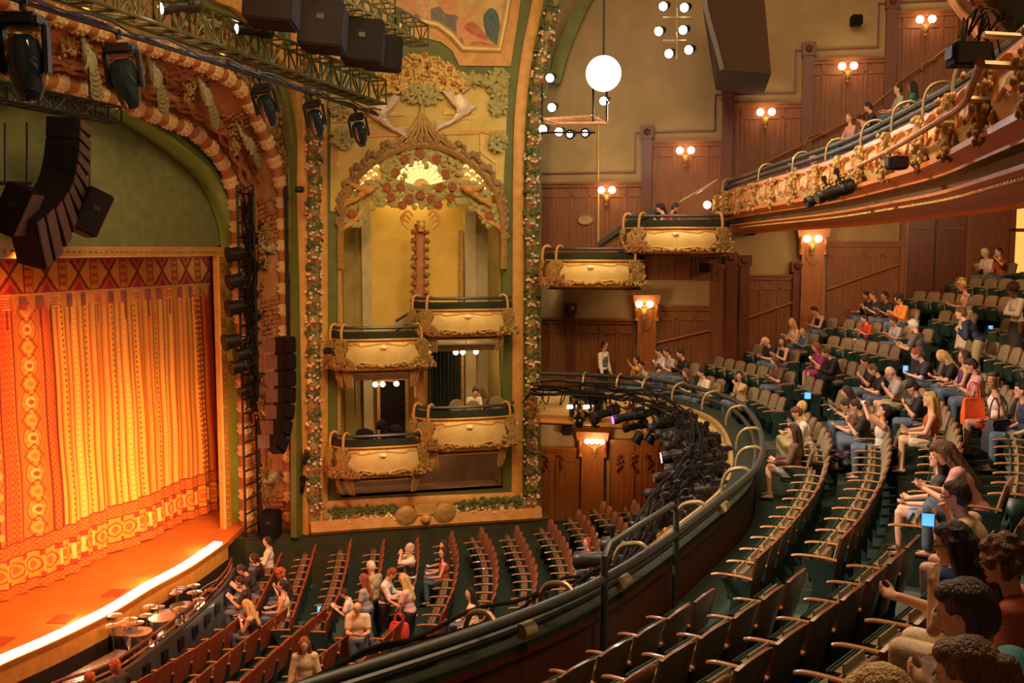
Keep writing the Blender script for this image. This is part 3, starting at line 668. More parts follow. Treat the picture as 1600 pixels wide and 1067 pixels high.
# gold relief field over the arch
up = [bp(x, y) for x, y in ((516, 330), (516, 124), (600, 122), (612, 104), (630, 95), (658, 92), (690, 96), (704, 106), (716, 122), (794, 120), (784, 330))]
A0 = [q for q in ac if q[1] > bp(533, 335)[1]]
m = MB(); mid = len(A0)//2; uL = up[:6]; uR = up[5:]
m.prism(uL+[A0[mid]]+A0[:mid][::-1], BW, 0, .06); m.prism(uR+A0[mid+1:][::-1]+[A0[mid]], BW, 0, .06)
struct(m.build('trim_72', mat('relief_field', (.55, .40, .08), .6, (.66, .5, .13), 2, .2, 20), smooth=False))
struct(bwsweep([(516, 213), (560, 212), (630, 210)], [(-.06, .04), (-.06, .1), (.06, .1), (.06, .04)], 'gold_orange', 'trim_73', n=0))
struct(bwsweep([(690, 208), (740, 207), (787, 206)], [(-.06, .04), (-.06, .1), (.06, .1), (.06, .04)], 'gold_orange', 'trim_74', n=0))
for k, pxs in enumerate(([(516, 188), (600, 186), (600, 178), (632, 178)], [(692, 176), (718, 176), (718, 184), (737, 184), (737, 172), (729, 172), (729, 158)], [(752, 206), (752, 236), (776, 256), (776, 300)], [(532, 206), (532, 250), (526, 262)])):
    struct(bwsweep(pxs, [(-.07, .04), (-.07, .1), (.07, .1), (.07, .04)], 'gold', 'trim_%d' % (75+k), n=0))
# arch moulding with branch
arch_px2 = [(532, 420), (532, 360), (539, 312), (559, 277), (594, 247), (630, 232), (658, 227), (690, 232), (725, 249), (757, 277), (778, 312), (786, 360), (786, 420)]
o = bwsweep(arch_px2, [(-.09, .0), (-.09, .14), (0, .2), (.09, .14), (.09, 0)], 'gold_dark', 'arch_band'); tag(o, 'reddish round arch band over the box niche', 'arch moulding')
lf = empty('foliage_relief', BW(*bp(658, 150))); tag(lf, 'gilded tree and leaf relief with roots spreading over the arch', 'relief ornament')
rr = random.Random(11)
for nm, cx, cy, rx, ry, n in (('leaf_crown', 658, 112, 46, 22, 260), ('leaf_crown', 658, 148, 30, 14, 120), ('leaf_crown', 610, 130, 24, 16, 110), ('leaf_crown', 706, 130, 26, 16, 110), ('leaf_crown', 776, 132, 16, 24, 100), ('leaf_crown', 741, 126, 28, 8, 80), ('leaf_crown', 538, 128, 24, 16, 110),
        ('leaf_crown', 778, 168, 12, 14, 50), ('leaf_crown', 776, 222, 12, 14, 50), ('leaf_crown', 533, 218, 14, 14, 50), ('leaf_crown', 530, 170, 12, 12, 40)):
    m = MB(); s0, z0 = bp(cx, cy); k1 = rx/51.; k2 = ry/51.
    for i in range(n):
        a = rr.uniform(0, 6.28); d = math.sqrt(rr.random()); s_ = s0+math.cos(a)*d*k1; z_ = z0+math.sin(a)*d*k2
        q = rr.uniform(0, 3.14); M = Matrix.Rotation(math.atan2(BW.d.y, BW.d.x), 4, 'Z') @ Matrix.Rotation(q, 4, 'Y') @ Matrix.Rotation(rr.uniform(-.6, .6), 4, 'X')
        m.sph(BW(s_, z_, .1+rr.uniform(0, .16)), (.14, .035, .06), 1, M)
    m.build(nm, MAT['gold' if cy < 140 and abs(cx-658) < 60 else 'leaf_olive'], lf)
for cx, cy in ((612, 124), (645, 105), (668, 104), (700, 110), (690, 128), (660, 88), (634, 118), (707, 132)):
    m = MB(); s0, z0 = bp(cx, cy); m.sph(BW(s0, z0, .24), (.1, .08, .1), 1); m.build('rose', MAT['rose_red'], lf)
m = MB()
for k in range(9):
    a = (k-4)/4.; P = [BW(*bp(658+a*1, 160))+BW.n*.12, BW(*bp(658+a*3, 178))+BW.n*.17, BW(*bp(658+a*12, 192+abs(a)*2))+BW.n*.16, BW(*bp(658+a*26, 205+abs(a)*6))+BW.n*.16, BW(*bp(658+a*52, 222+abs(a)**2*8))+BW.n*.14]
    m.tube(catmull(P, 5), .045, 6)
m.build('tree_roots', MAT['gold_dark'], lf)
# leaf border following the arch
m = MB(); AP = resample(catmull([BW(*bp(*p)) for p in ((529, 360), (532, 312), (552, 270), (588, 240), (628, 222), (690, 222), (730, 240), (764, 270), (784, 312), (789, 370))], 6), .045)
for i, p in enumerate(AP): m.sph(p+BW.n*.15+Vector((0, 0, .02+.12*math.sin(i*.5)))+BW.d*.06*math.cos(i*1.7), (.06+.05*rr.random(), .05, .06+.05*rr.random()), 1)
tag(m.build('arch_leaf_border', MAT['leaf_bronze']), 'olive leaf border running along the outside of the niche arch', 'relief ornament')
# doves
def dove(px, py, sgn, label, mt='dove_silver', s=1., n=.2, spread=1):
    e = empty('dove_relief', BW(*bp(px, py))); tag(e, label, 'relief ornament'); s0, z0 = bp(px, py)
    Q = lambda a, b, d=0: BW(s0+a*sgn*s, z0+b*s, n+d)
    m = MB(); m.tube(catmull([Q(-.5, -.35), Q(-.25, -.22), Q(0, 0), Q(.2, .12), Q(.34, .2), Q(.44, .24)], 4), [.03]*2+[.06]*4+[.11]*4+[.13]*4+[.1]*4+[.07]*2+[.05], 8); m.sph(Q(.42, .24), .07*s); m.cyl(Q(.46, .25), Q(.58, .25), .03*s, 6, .004)
    m.build('body', MAT[mt], e)
    for (dx, dy, k) in ((-.25, .75*spread, 0), (.1, .62*spread, 1)):
        m = MB()
        for i in range(13):
            t = i/12; a = Q(.02+.16*(.5-t), .05, .05); b = Q(dx+.5*t-.25, dy-.3*abs(t-.3)*spread-.12*t, .02+.05*k)
            m.tube([a, a.lerp(b, .5)+BW.n*.04, b], [.06, .085, .02], 6)
        m.build('wing', MAT[mt], e)
    m = MB()
    for i in range(5): m.tube([Q(-.35, -.26), Q(-.72, -.5+.07*i)], [.045, .02], 6)
    m.build('tail', MAT[mt], e)
dove(596, 188, -1, 'silvery plaster dove with raised wings left of the gilded tree, behind the truss end')
dove(716, 180, 1, 'silvery plaster dove with raised wings right of the gilded tree')
# niche interior
n0 = -2.0
m = MB(); m.prism([(-.2, 1.5), (7.1, 1.5), (7.1, 13.2), (-.2, 13.2)], BW, n0, n0-.1)
struct(m.build('wall_niche_back', MAT['plaster_yellow']))
m = MB()
for s_ in (ac[0][0], ac[-1][0]): m.prism([(s_-.05, zb), (s_+.05, zb), (s_+.05, 12.4), (s_-.05, 12.4)], BW, n0, -.3)
struct(m.build('wall_niche_side', MAT['plaster_olive']))
m = MB(); P = [BW(a, b, -.3) for a, b in ac]; P2 = [BW(a, b, n0) for a, b in ac]
loft(m, P, P2, 2, 0, N=60); struct(m.build('wall_niche_arch', MAT['plaster_yellow']))
m = MB(); m.prism([(ac[0][0], zb-.05), (ac[-1][0], zb-.05), (ac[-1][0], zb), (ac[0][0], zb)], BW, n0, 0); m.prism([(.6, 1.9), (6, 1.9), (6, 3.0), (.6, 3.0)], BW, -1.2, -1.3)
struct(m.build('wall_niche_base', mat('niche_mauve', (.36, .22, .13), .8, (.42, .27, .16), 2)))
def nrect(x0, x1, y0, y1, off, th, material, idx):
    a, zt_ = BW.px(x0, y0, off); b, zb_ = BW.px(x1, y1, off); m = MB(); m.prism([(a, zb_), (b, zb_), (b, zt_), (a, zt_)], BW, off, off+th)
    return struct(m.build('trim_%d' % idx, MAT[material], smooth=False))
for i, a in enumerate(((534, 565, 300, 690, -1.9, .06, 'plaster_olive'), (563, 582, 330, 690, -1.9, .25, 'pilaster_grey'), (724, 742, 330, 650, -1.9, .25, 'pilaster_grey'), (742, 790, 300, 650, -1.9, .08, 'pilaster_grey'),
        (716, 724, 360, 650, -1.9, .12, 'gold_dark'), (552, 556, 360, 650, -1.84, .05, 'pilaster_grey'), (763, 766, 360, 640, -1.82, .05, 'plaster_olive'))): nrect(*a, 80+i)
# openings behind the boxes
def opening(x0, x1, y0, y1, mt, idx):
    a, zt_ = BW.px(x0, y0, -1.85); b, zb_ = BW.px(x1, y1, -1.85); m = MB(); m.prism([(a, zb_), (b, zb_), (b, zt_), (a, zt_)], BW, -1.8, -1.62)
    o = struct(m.build('door_%d' % idx, MAT[mt], smooth=False)); m = MB()
    for p in ((a-.1, a), (b, b+.1)): m.prism([(p[0], zb_), (p[1], zb_), (p[1], zt_+.1), (p[0], zt_+.1)], BW, -1.8, -1.55)
    m.prism([(a, zt_), (b, zt_), (b, zt_+.1), (a, zt_+.1)], BW, -1.8, -1.55); m.build('door_frame', MAT['gold_dark'], o, smooth=False)
mat('curtain_dark', (.012, .02, .012), .9)
opening(592, 632, 593, 690, 'black_cloth', 3); opening(672, 718, 548, 650, 'curtain_dark', 4)
m = MB(); a, z1 = BW.px(668, 548, -1.5); b, z0_ = BW.px(716, 655, -1.5)
m.grid(lambda u, v: BW(a+(b-a)*u, z1+(z0_-z1)*v, -1.5+.06*math.sin(u*50)), 60, 2); o = m.build('doorway_curtain', MAT['curtain_dark']); tag(o, 'dark green drape hanging in the doorway of the lower right box', 'curtain')
# floor slabs between levels inside the niche
for i, (x0, x1, y) in enumerate(((534, 655, 585), (655, 786, 540))):
    a, z = BW.px(x0, y, 0); b, _ = BW.px(x1, y, 0); m = MB(); m.prism([(a, z-.18), (b, z-.18), (b, z), (a, z)], BW, n0, .1); struct(m.build('floor_%d' % (i+2), MAT['pilaster_grey'], smooth=False))
# stairs line in the niche
m = MB(); P = [BW(*BW.px(x, y, -1.2), -1.2) for x, y in ((618, 502), (645, 486), (672, 474))]; m.tube(P, .05, 6); m.tube([p+Vector((0, 0, -.3)) for p in P], .03, 6)
tag(m.build('stair_rail', MAT['dark_rail']), 'dark stair rail behind the upper boxes', 'rail')
m = MB(); m.prism([BW.px(x, y, -1.3) for x, y in ((618, 506), (672, 476), (672, 545), (618, 545))], BW, -1.3, -1.25); struct(m.build('trim_89', MAT['pilaster_grey'], smooth=False))
# central column and lunette of roses
lc = empty('rose_column', BW(*bp(654, 560))+BW.n*.1); tag(lc, 'slim column twined with roses in the middle of the niche', 'column')
m = MB(); P = [BW(*bp(656, y))+BW.n*-.05 for y in (350, 420, 500, 570, 620)]; m.tube(P, .16, 12); m.build('shaft', MAT['peach'], lc)
for k in range(16):
    for q in (-1, 1):
        m = MB(); c_ = BW(*bp(656+q*9.5, 362+k*13.5))+BW.n*.03; leaves(m, c_, .09, 9, rr, BW.n, .07); m.sph(c_+BW.n*.1, .06, 1)
        m.build('vine_cluster', MAT['leaf_bronze' if k % 2 else 'terracotta'], lc)
m = MB(); m.sph(BW(*bp(656, 352))+BW.n*.25, (.12, .1, .16), 2); m.tube([BW(*bp(656, y))+BW.n*.22 for y in (345, 362)], [.13, .09], 10); m.build('mask_capital', MAT['gold'], lc)
lu = empty('rose_lunette', BW(*bp(658, 290))); tag(lu, 'pierced lunette of green leaves, red roses and a glowing fan over the niche', 'relief ornament')
m = MB()
for i in range(1150):
    px_ = rr.uniform(538, 784); py_ = rr.uniform(232, 366); u_ = (px_-660)/124; 
    top = 300-72*math.sqrt(max(0, 1-u_*u_))+2 if abs(u_) < 1 else 300
    low = 312+30*abs(u_)**1.5+ (14*(1-abs(u_)/.45) if abs(u_) < .45 else 0) + (18 if abs(u_) > .72 else 0)
    if abs(u_) > .93: low = 350
    infan = (px_-660)**2+(py_-292)**2 < 30**2*1.1 and py_ < 290
    inleaf = 36 < abs(px_-660) < 100 and py_ < 285-abs(abs(px_-660)-60)*.1 and abs(px_-660) > 52 and py_ < 285 and py_ > 240 and (abs(px_-660)-52)*.9 > (py_-236)*.55-12 and py_ < 282
    if py_ < top+2 or py_ > low or infan or (abs(px_-660) > 62 and 246 < py_ < 284 and abs(px_-660) < 104): continue
    s0, z0 = bp(px_, py_); q = rr.uniform(0, 3.14); M = Matrix.Rotation(math.atan2(BW.d.y, BW.d.x), 4, 'Z') @ Matrix.Rotation(q, 4, 'Y')
    m.sph(BW(s0, z0, -.02+rr.uniform(0, .08)), (.115, .05, .09), 1, M)
m.build('leaves', MAT['leaf_olive'], lu)
MRz = Matrix.Rotation(math.atan2(BW.n.y, BW.n.x), 4, 'Z') @ Matrix.Rotation(R(90), 4, 'Y')
for cx, cy in ((656, 240), (632, 249), (681, 249), (617, 270), (695, 272), (604, 293), (625, 293), (686, 293), (706, 292), (610, 309), (639, 310), (656, 305), (673, 310), (703, 309), (628, 321), (684, 321), (549, 334), (763, 337)):
    m = MB(); s0, z0 = bp(cx, cy); m.lathe([(0, .02), (.03, .05), (.05, .02), (.075, .06), (.1, .02), (.125, .05), (.14, 0)], 10, MRz, BW(s0, z0, .1)); m.build('rose', MAT['rose_red'], lu)
# glowing fan panes (backlit openings)
m = MB(); mg = MB(); s0, z0 = bp(658, 292)
for j in range(9):
    a0 = R(14+j*17); a1 = R(14+(j+1)*17-3)
    for rI in range(5):
        r0 = .24+rI*.105; r1 = r0+.082; m.prism([(s0+math.cos(a)*r_, z0+math.sin(a)*r_) for a, r_ in ((a0, r0), (a0, r1), ((a0+a1)/2, r1+.03), (a1, r1), (a1, r0), ((a0+a1)/2, r0+.03))], BW, -.02, .06)
for q in (-1, 1):
    for i in range(5):
        for j in range(4):
            cx = 658+q*(66+i*9.5+j*2); cy = 250+i*7.5+(3-j)*-5+8*(j)
            top_ok = ((cx-660)/124)**2+((cy-300)/72)**2 < .93
            if not top_ok: continue
            s1, z1_ = bp(cx, cy); m.prism([(s1+q*a, z1_+b) for a, b in ((-.07, .05), (0, .09), (.08, .02), (.08, -.05), (0, .02), (-.07, -.03))], BW, -.02, .05)
m.build('lit_panes', mat('fan_pane', (.9, .75, .35), .4, emit=.75, ec=(1, .78, .32)), lu)
m = MB(); P = [(px_, py_) for px_, py_ in ((540, 300), (560, 274), (595, 246), (630, 232), (658, 228), (690, 232), (725, 248), (757, 276), (778, 302), (700, 300), (660, 290), (620, 300))]
m.prism([bp(*p) for p in P], BW, -.12, -.06); m.build('backing', MAT['gold'], lu)
for q, x in ((-1, 567), (1, 737)):
    dove(x, 302, -q, 'gilded dove relief in the %s half of the rose lunette' % ('left' if q < 0 else 'right'), 'gold_orange', .8, .18, .5)
# shell-edge brackets under the lunette ends
for q, pts in ((0, [(533, 372), (536, 356), (548, 350), (560, 338), (566, 326)]), (1, [(785, 372), (782, 356), (770, 350), (756, 340), (744, 328)])):
    o = bwsweep(pts, [(-.05, -.05), (-.05, .1), (.05, .1), (.05, -.05)], 'gold_orange', 'lunette_bracket', parent=None); tag(o, 'curved gilt bracket under the %s end of the lunette' % ('left', 'right')[q], 'bracket')
# ribbon swags below lunette centre
m = MB()
for q in (-1, 1):
    for k in range(3):
        P = [BW(*bp(656+q*(12+k*3), 338+k*5))+BW.n*.1, BW(*bp(656+q*(20+k*4), 330+k*6))+BW.n*.13, BW(*bp(656+q*(30-k*2), 340+k*5))+BW.n*.1, BW(*bp(656+q*(26-k*4), 352+k*3))+BW.n*.12]
        m.tube(catmull(P, 4), .035, 6)
m.build('ribbon_swag', MAT['gold_orange'], lu)
spot('niche_glow', BW(3.3, 11.6, -.9), BW(3.3, 8, -2), 160, (1, .66, .25), 140, .6, .3)
point('niche_glow', BW(1.6, 5.6, -.8), 10, (1, .62, .3), .3); point('niche_glow', BW(4.8, 6.4, -.8), 12, (1, .62, .3), .3)
# ---------------------------------------------------------------- boxes
def theatre_box(P0, dvec, nvec, width, depth, ztop, h, label, panels, swags, rail_h=.28, drops=True):
    """P0 = start of the front along dvec; bulges along nvec"""
    e = empty('theatre_box', P0+dvec*width/2+Vector((0, 0, ztop-h))); tag(e, label, 'theatre box')
    def fp(u, t):                     # plan curve
        a = math.pi*(1-u); c, s_ = math.cos(a), math.sin(a)
        return P0+dvec*(width/2*(1+math.copysign(abs(c)**.62, c)))+nvec*(depth*abs(s_)**.55)
    N = 48; base = [fp(i/N, 0) for i in range(N+1)]
    cen = P0+dvec*width/2
    prof = [(.0, 0), (.02, -.03), (.02, -.09), (-.03, -.12), (.05, -.3), (.07, -.5), (.03, -.68), (-.08, -.82), (-.18, -.9), (-.16, -.95), (-.3, -1.0)]
    m = MB()
    for (A_, B_) in zip(prof, prof[1:]): pass
    vs = [];
    for (o_, z_) in prof:
        for b in base:
            dirn = (b-cen); dirn = dirn.normalized() if dirn.length > 0 else nvec
            vs.append(b+dirn*o_+Vector((0, 0, ztop+z_*h)))
    n1 = N+1; fs = [(i*n1+j, i*n1+j+1, (i+1)*n1+j+1, (i+1)*n1+j) for i in range(len(prof)-1) for j in range(N)]
    m.add(vs, fs); m.add([b+Vector((0, 0, ztop-h)) for b in base]+[b+Vector((0, 0, ztop-h*.8)) for b in base], [list(range(n1)), list(range(n1, 2*n1))]); m.build('front', MAT['gold'], e)
    sg = lambda b, o_, z_: b+((b-cen).normalized())*o_+Vector((0, 0, ztop+z_))
    m = MB(); sweep(m, [sg(b, -.04, .0) for b in base], [(-.09, -.02), (-.09, .13), (-.02, .17), (.07, .13), (.1, -.02)]); m.build('cushion_ledge', MAT['ledge_carpet'], e)
    m = MB(); m.tube([sg(b, .02, rail_h) for b in base[4:-4]], .045, 8); m.build('top_rail', MAT['dark_rail'], e)
    m = MB(); m.tube([sg(b, .03, -.06*h) for b in base], .035, 6); m.tube([sg(b, .0, -.86*h) for b in base], .045, 6); m.build('gilt_bead', MAT['gold_orange'], e)
    for (u0, u1) in panels:           # cartouche line around each painted field
        idx = [int(N*(u0+(u1-u0)*k/10)) for k in range(11)]
        top = [sg(base[i], .10, -h*(.2+.04*math.cos(k*1.9))) for k, i in enumerate(idx)]; bot = [sg(base[i], .09, -h*(.72-.05*math.cos(k*1.9))) for k, i in enumerate(idx)]
        TT = catmull(top, 3); BB = catmull(bot, 3); m = MB(); n_q = len(TT)
        m.grid(lambda a_, b_: (lambda P_, Q_: P_.lerp(Q_, b_)+(P_-cen).to_2d().to_3d().normalized()*(.035*math.sin(math.pi*b_)))(TT[min(n_q-1, int(round(a_*(n_q-1))))], BB[min(n_q-1, int(round(a_*(n_q-1))))]), n_q-1, 5); fp2 = m.build('painted_field', MAT['cream_gold'], e)
        m = MB(); m.tube(catmull(top+bot[::-1], 3, closed=True), .026, 6, closed=True); m.build('cartouche_line', MAT['gold_orange'], e)
        m = MB(); k = idx[5]
        c_ = sg(base[k], .11, -h*.27); m.sph(c_, (.12, .12, .06), 1); m.build('shell', MAT['pale_mother'], e)
    rr_ = random.Random(int(P0.x*100+ztop*10))
    for u in swags:
        i = int(N*u); b = base[i]; dn = (b-cen).normalized(); td = (base[min(N, i+1)]-base[i-1]).normalized()
        m = MB()
        for k in range(210):
            t = rr_.random(); z_ = -h*(.08+.78*t); wd = .12+.32*t*t+.08*math.sin(t*9)
            m.sph(sg(b, .13+.06*math.sin(t*3), z_)+td*rr_.uniform(-wd, wd), (.045, .05, .06), 1)
        gl_ = m.build('garland', MAT['gold_dark'], e)
        m = MB()
        for k in range(30): m.sph(sg(b, .2, -h*rr_.uniform(.5, .86))+td*rr_.uniform(-.32, .32), .04, 1)
        m.build('garland_flowers', MAT['terracotta' if u < .4 else 'gold'], e).parent = gl_
        m = MB(); m.tube(catmull([sg(b, -.12, rail_h), sg(b, -.02, rail_h+.09), sg(b, .1, rail_h+.02), sg(b, .14, .05), sg(b, .12, -.15)], 4), .04, 8); m.build('rail_bracket', MAT['gold_orange'], e)
        if drops:
            m = MB()
            for q in (-.09, 0, .09): m.tube([sg(b, -.1, -h*.92)+td*q, sg(b, -.12, -h*1.15)+td*q, sg(b, -.2, -h*1.42)+td*q*.7], [.05, .06, .02], 6)
            m.build('drop_finial', MAT['gold_dark'], e)
    m = MB()
    for a, b2 in zip(swags, swags[1:]):
        pts = []
        for k in range(9):
            u = a+(b2-a)*k/8; b = base[int(N*u)]; pts.append(sg(b, .12, -h*(.68+.1*math.sin(math.pi*k/8))))
        for p in resample(catmull(pts, 3), .05): m.sph(p+Vector((0, 0, rr_.uniform(-.04, .04))), (.045, .045, .05), 1)
    m.build('festoon', MAT['gold_dark'], e)
    return e
SW4 = (.12, .3, .74)
for i, (x0, x1, yt, yb, lb) in enumerate(((520, 669, 527, 583, 'cream and gold box balcony, upper left of the four on the box wall'), (648, 799, 481, 530, 'cream and gold box balcony highest and right of the four on the box wall'),
        (520, 668, 695, 750, 'cream and gold box balcony at the lower left, with black cases on top'), (650, 803, 650, 709, 'cream and gold box balcony at the lower right with two women in it'))):
    s0, zt_ = BW.px(x0, yt, .5); s1, _ = BW.px(x1, yt, .5); zt_ = BW.px((x0+x1)/2, yt, .95)[1]; zb_ = BW.px((x0+x1)/2, yb, .9)[1]
    P0 = BW(s0, 0, 0); P0.z = 0
    theatre_box(P0, BW.d, BW.n, s1-s0, .98, zt_, zt_-zb_, lb, ((.32, .7), (.78, .92)), SW4 if i != 0 else (.12, .28, .72))
    BOXINFO = globals().setdefault('BOXINFO', []); BOXINFO.append((s0, s1, zt_, zb_))
# side-wall boxes
SB = PL((-8.0, 28.9), (-1, 29.4))
for (x0, x1, yt, yb, lb, dp) in ((853, 1003, 404, 453, 'glowing cream box balcony beside the garlanded column, lower of the two side boxes', .9), (979, 1138, 353, 400, 'glowing cream box balcony next to the balcony end, higher of the two side boxes', .9)):
    s0, _ = SB.px(x0, yt, .4); s1, _ = SB.px(x1, yt, .4); zt_ = SB.px((x0+x1)/2, yt, dp)[1]; zb_ = SB.px((x0+x1)/2, yb, dp*.9)[1]
    P0 = SB(s0, 0, 0); P0.z = 0
    theatre_box(P0, SB.d, SB.n, s1-s0, dp, zt_, zt_-zb_, lb, ((.32, .7), (.8, .93)), (.12, .34, .76), drops=False)
    BOXINFO.append((s0, s1, zt_, zb_))
    m = MB(); a, b = s0+.05, s1-.05                     # deck and support of the box back to the wall
    m.prism([(a, zb_-.02), (b, zb_-.02), (b, zb_+.15), (a, zb_+.15)], SB, .1, -2.6); struct(m.build('floor_%d' % (6 if x0 < 900 else 7), MAT['plaster_beige'], smooth=False))
for i, b in enumerate(BOXINFO):
    pl = BW if i < 4 else SB
    c_ = pl((b[0]+b[1])/2, 0, 0); spot('box_front_light', pl((b[0]+b[1])/2, b[2]+1.3, 2.6), pl((b[0]+b[1])/2, b[2]-.45, .9), 75 if i < 4 else 110, (1, .72, .36), 46, .9, .08)
# stair flank between the two side boxes
m = MB(); P = [SB(*SB.px(x, y, -.2), -.2) for x, y in ((935, 380), (988, 342), (1040, 322))]; sweep(m, P, [(-.06, -.12), (-.06, .05), (.06, .05), (.06, -.12)]); tag(m.build('stair_parapet', MAT['dark_rail']), 'dark sloping parapet rising from the lower to the higher side box', 'parapet')
m = MB(); m.prism([SB.px(x, y, -.3) for x, y in ((935, 384), (988, 346), (1040, 326), (1040, 400), (935, 400))], SB, -.3, -.36); struct(m.build('trim_88', MAT['wood_red'], smooth=False))
# ---------------------------------------------------------------- show curtain with woven pattern
def curtain():
    X0 = -17.6; z0, z1 = 1.13, 9.25; Y0, Y1 = 9.0, 27.2; nu, nv = 760, 420
    u = np.concatenate([np.linspace(0, .42, 60, endpoint=False), np.linspace(.42, 1, nu-59)]); v = np.linspace(0, 1, nv+1)
    U, V = np.meshgrid(u, v, indexing='ij'); Yg = Y0+(Y1-Y0)*U; Z = z0+(z1-z0)*V
    drop = 1-V
    fold = .055*drop**.7*np.sin(Yg*11+.6*np.sin(Yg*1.3)+drop*.8)+.10*drop*np.sin(Yg*1.9+1)+.03*np.sin(Yg*23)*drop
    Xg = X0+fold+.12*drop; Z2 = Z+.02*np.sin(Yg*6)*drop
    n1, n2 = U.shape
    co_ = np.stack([Xg, Yg+.03*drop*np.sin(Z*2+Yg), Z2], -1).reshape(-1, 3)
    idx = np.arange(n1*n2).reshape(n1, n2); q = np.stack([idx[:-1, :-1], idx[1:, :-1], idx[1:, 1:], idx[:-1, 1:]], -1).reshape(-1, 4)
    me = bpy.data.meshes.new('show_curtain'); me.vertices.add(len(co_)); me.vertices.foreach_set('co', co_.ravel().astype(np.float32))
    me.loops.add(q.size); me.loops.foreach_set('vertex_index', q.ravel().astype(np.int32)); me.polygons.add(len(q))
    me.polygons.foreach_set('loop_start', np.arange(0, q.size, 4, dtype=np.int32)); me.polygons.foreach_set('loop_total', np.full(len(q), 4, dtype=np.int32))
    me.update(calc_edges=True); me.validate()
    me.polygons.foreach_set('use_smooth', np.ones(len(q), dtype=bool))
    A = np.array
    red, orange, yel, cream, dark, teal, mag = A([.62, .07, .015]), A([.80, .25, .035]), A([.86, .42, .08]), A([.92, .58, .2]), A([.22, .03, .01]), A([.05, .12, .13]), A([.5, .03, .05])
    y = Yg; z = Z; C_ = np.zeros(y.shape+(3,))
    def put(mask, col): C_[mask] = col
    ph = (y-20.25)/.475; k = np.floor(ph).astype(int); f = ph-k
    C_[:] = orange
    put((f > .04) & (f < .34), yel); put((f > .50) & (f < .86), A([.9, .42, .07])); put((f > .36) & (f < .42), red); put((f > .90) & (f < .96), red)
    put((f > .15) & (f < .24) & ((z*9) % 1 < .62), cream)
    put((f > .62) & (f < .68), yel)
    put((f > .62) & (f < .70) & ((z*7) % 1 < .38) & (k % 2 == 0), dark); put((f > .60) & (f < .72) & ((z*7) % 1 < .5) & (k % 2 == 1), cream)
    m = y > 26.55; put(m, red); put(m & ((y*8) % 1 < .3), mag); put((y > 26.25) & (y < 26.55) & ((z*6) % 1 < .5), red); put((y > 26.7) & (y < 26.78), orange)
    # ornament column
    b = (y > 18.55) & (y < 20.25); put(b, A([.80, .2, .03]))
    put(b & (((y*11) % 1 < .45) ^ ((z*7) % 1 < .5)) & ((y < 18.9) | (y > 19.92)), red)
    put(b & (np.abs(y-18.95) < .02), dark); put(b & (np.abs(y-19.9) < .02), dark)
    yc = y-19.42; cell = (z*1.15) % 1; ci = np.floor(z*1.15)
    r1 = np.hypot(yc, (cell-.5)/1.15); put(b & (r1 < .34), A([.84, .3, .045])); put(b & (r1 < .3) & (r1 > .26), red); put(b & (r1 < .12), cream); put(b & (r1 < .06), red)
    th = np.arctan2((cell-.5), yc+1e-6); put(b & (r1 > .16) & (r1 < .24) & (np.sin(th*6) > .2), yel)
    r2 = np.abs(yc)+np.abs(cell-np.where(cell > .5, 1, 0))/1.15; put(b & (r2 < .18), yel); put(b & (r2 < .08), orange); put(b & (r2 > .26) & (r2 < .3), dark)
    put((y > 20.18) & (y < 20.26), dark); put((y > 18.5) & (y < 18.56), dark)
    l = y < 18.5; g = l & (((y*7) % 1 < .5) ^ ((z*5) % 1 < .5)); put(l, A([.82, .24, .04])); put(g, A([.6, .1, .02])); put(l & ((y*3.5) % 1 < .12), dark)
    put(l & (((y*2.1) % 1-.5)**2+(((z*2.1) % 1-.5)**2) < .03), yel)
    # bottom border
    zb_ = z-1.13
    bb = (zb_ < 1.25); put(bb, A([.80, .22, .03])); put(bb & (((y*9) % 1 < .5) ^ ((z*9) % 1 < .5)) & ((zb_ < .22) | (zb_ > .95)), A([.55, .08, .02]))
    put((np.abs(zb_-.24) < .018) | (np.abs(zb_-.92) < .018) | (np.abs(zb_-1.24) < .02), dark)
    mb_ = (zb_ > .26) & (zb_ < .9); cy = (y/.5) % 1-.5; rr = np.hypot(cy*.5, zb_-.58)
    put(mb_, A([.86, .33, .04])); put(mb_ & (rr < .2), red); put(mb_ & (rr < .16), A([.85, .36, .05])); put(mb_ & (rr < .1), A([.8, .15, .02])); put(mb_ & (np.abs(cy) > .43) & (np.abs(zb_-.58) < .2), cream)
    tri = (np.abs(cy) > .3) & (np.abs(zb_-.58) > .2); put(mb_ & tri, A([.45, .05, .02]))
    # top: hanging tabs and patterned valance
    kt = np.floor(y/.52); ft = (y/.52) % 1; tabs = (z > 7.72) & (z < 8.2)
    put(tabs & (ft < .45) & (z > 7.85), A([.6, .06, .02])); put(tabs & (ft < .45) & (z > 7.85) & ((z*12) % 1 < .45) & (kt % 3 != 0), teal*1.5); put(tabs & (ft > .5) & (np.abs(ft-.75)*1.5 < (z-7.72)), A([.85, .32, .05]))
    put(tabs & (ft < .45) & (z > 7.85) & (kt % 3 == 0) & ((z*16) % 1 < .4), cream)
    put((z > 7.4) & (z < 7.86) & (np.abs(ft-.25) < .04) & (kt % 2 == 0), dark)
    vb = z > 8.2; put(vb, A([.86, .26, .035])); cx = (y/1.16) % 1; cz = (z-8.2)/.95
    q1 = np.abs(cx-.36)*2.8; ins = vb & (cx < .72) & (cx > .02)
    put(ins & (np.abs(cz-.5) > q1*.5), A([.78, .12, .02])); put(ins & (np.abs(cz-.5) < q1*.5), A([.88, .36, .06])); put(ins & (np.abs(np.abs(cz-.5)-q1*.5) < .06), dark)
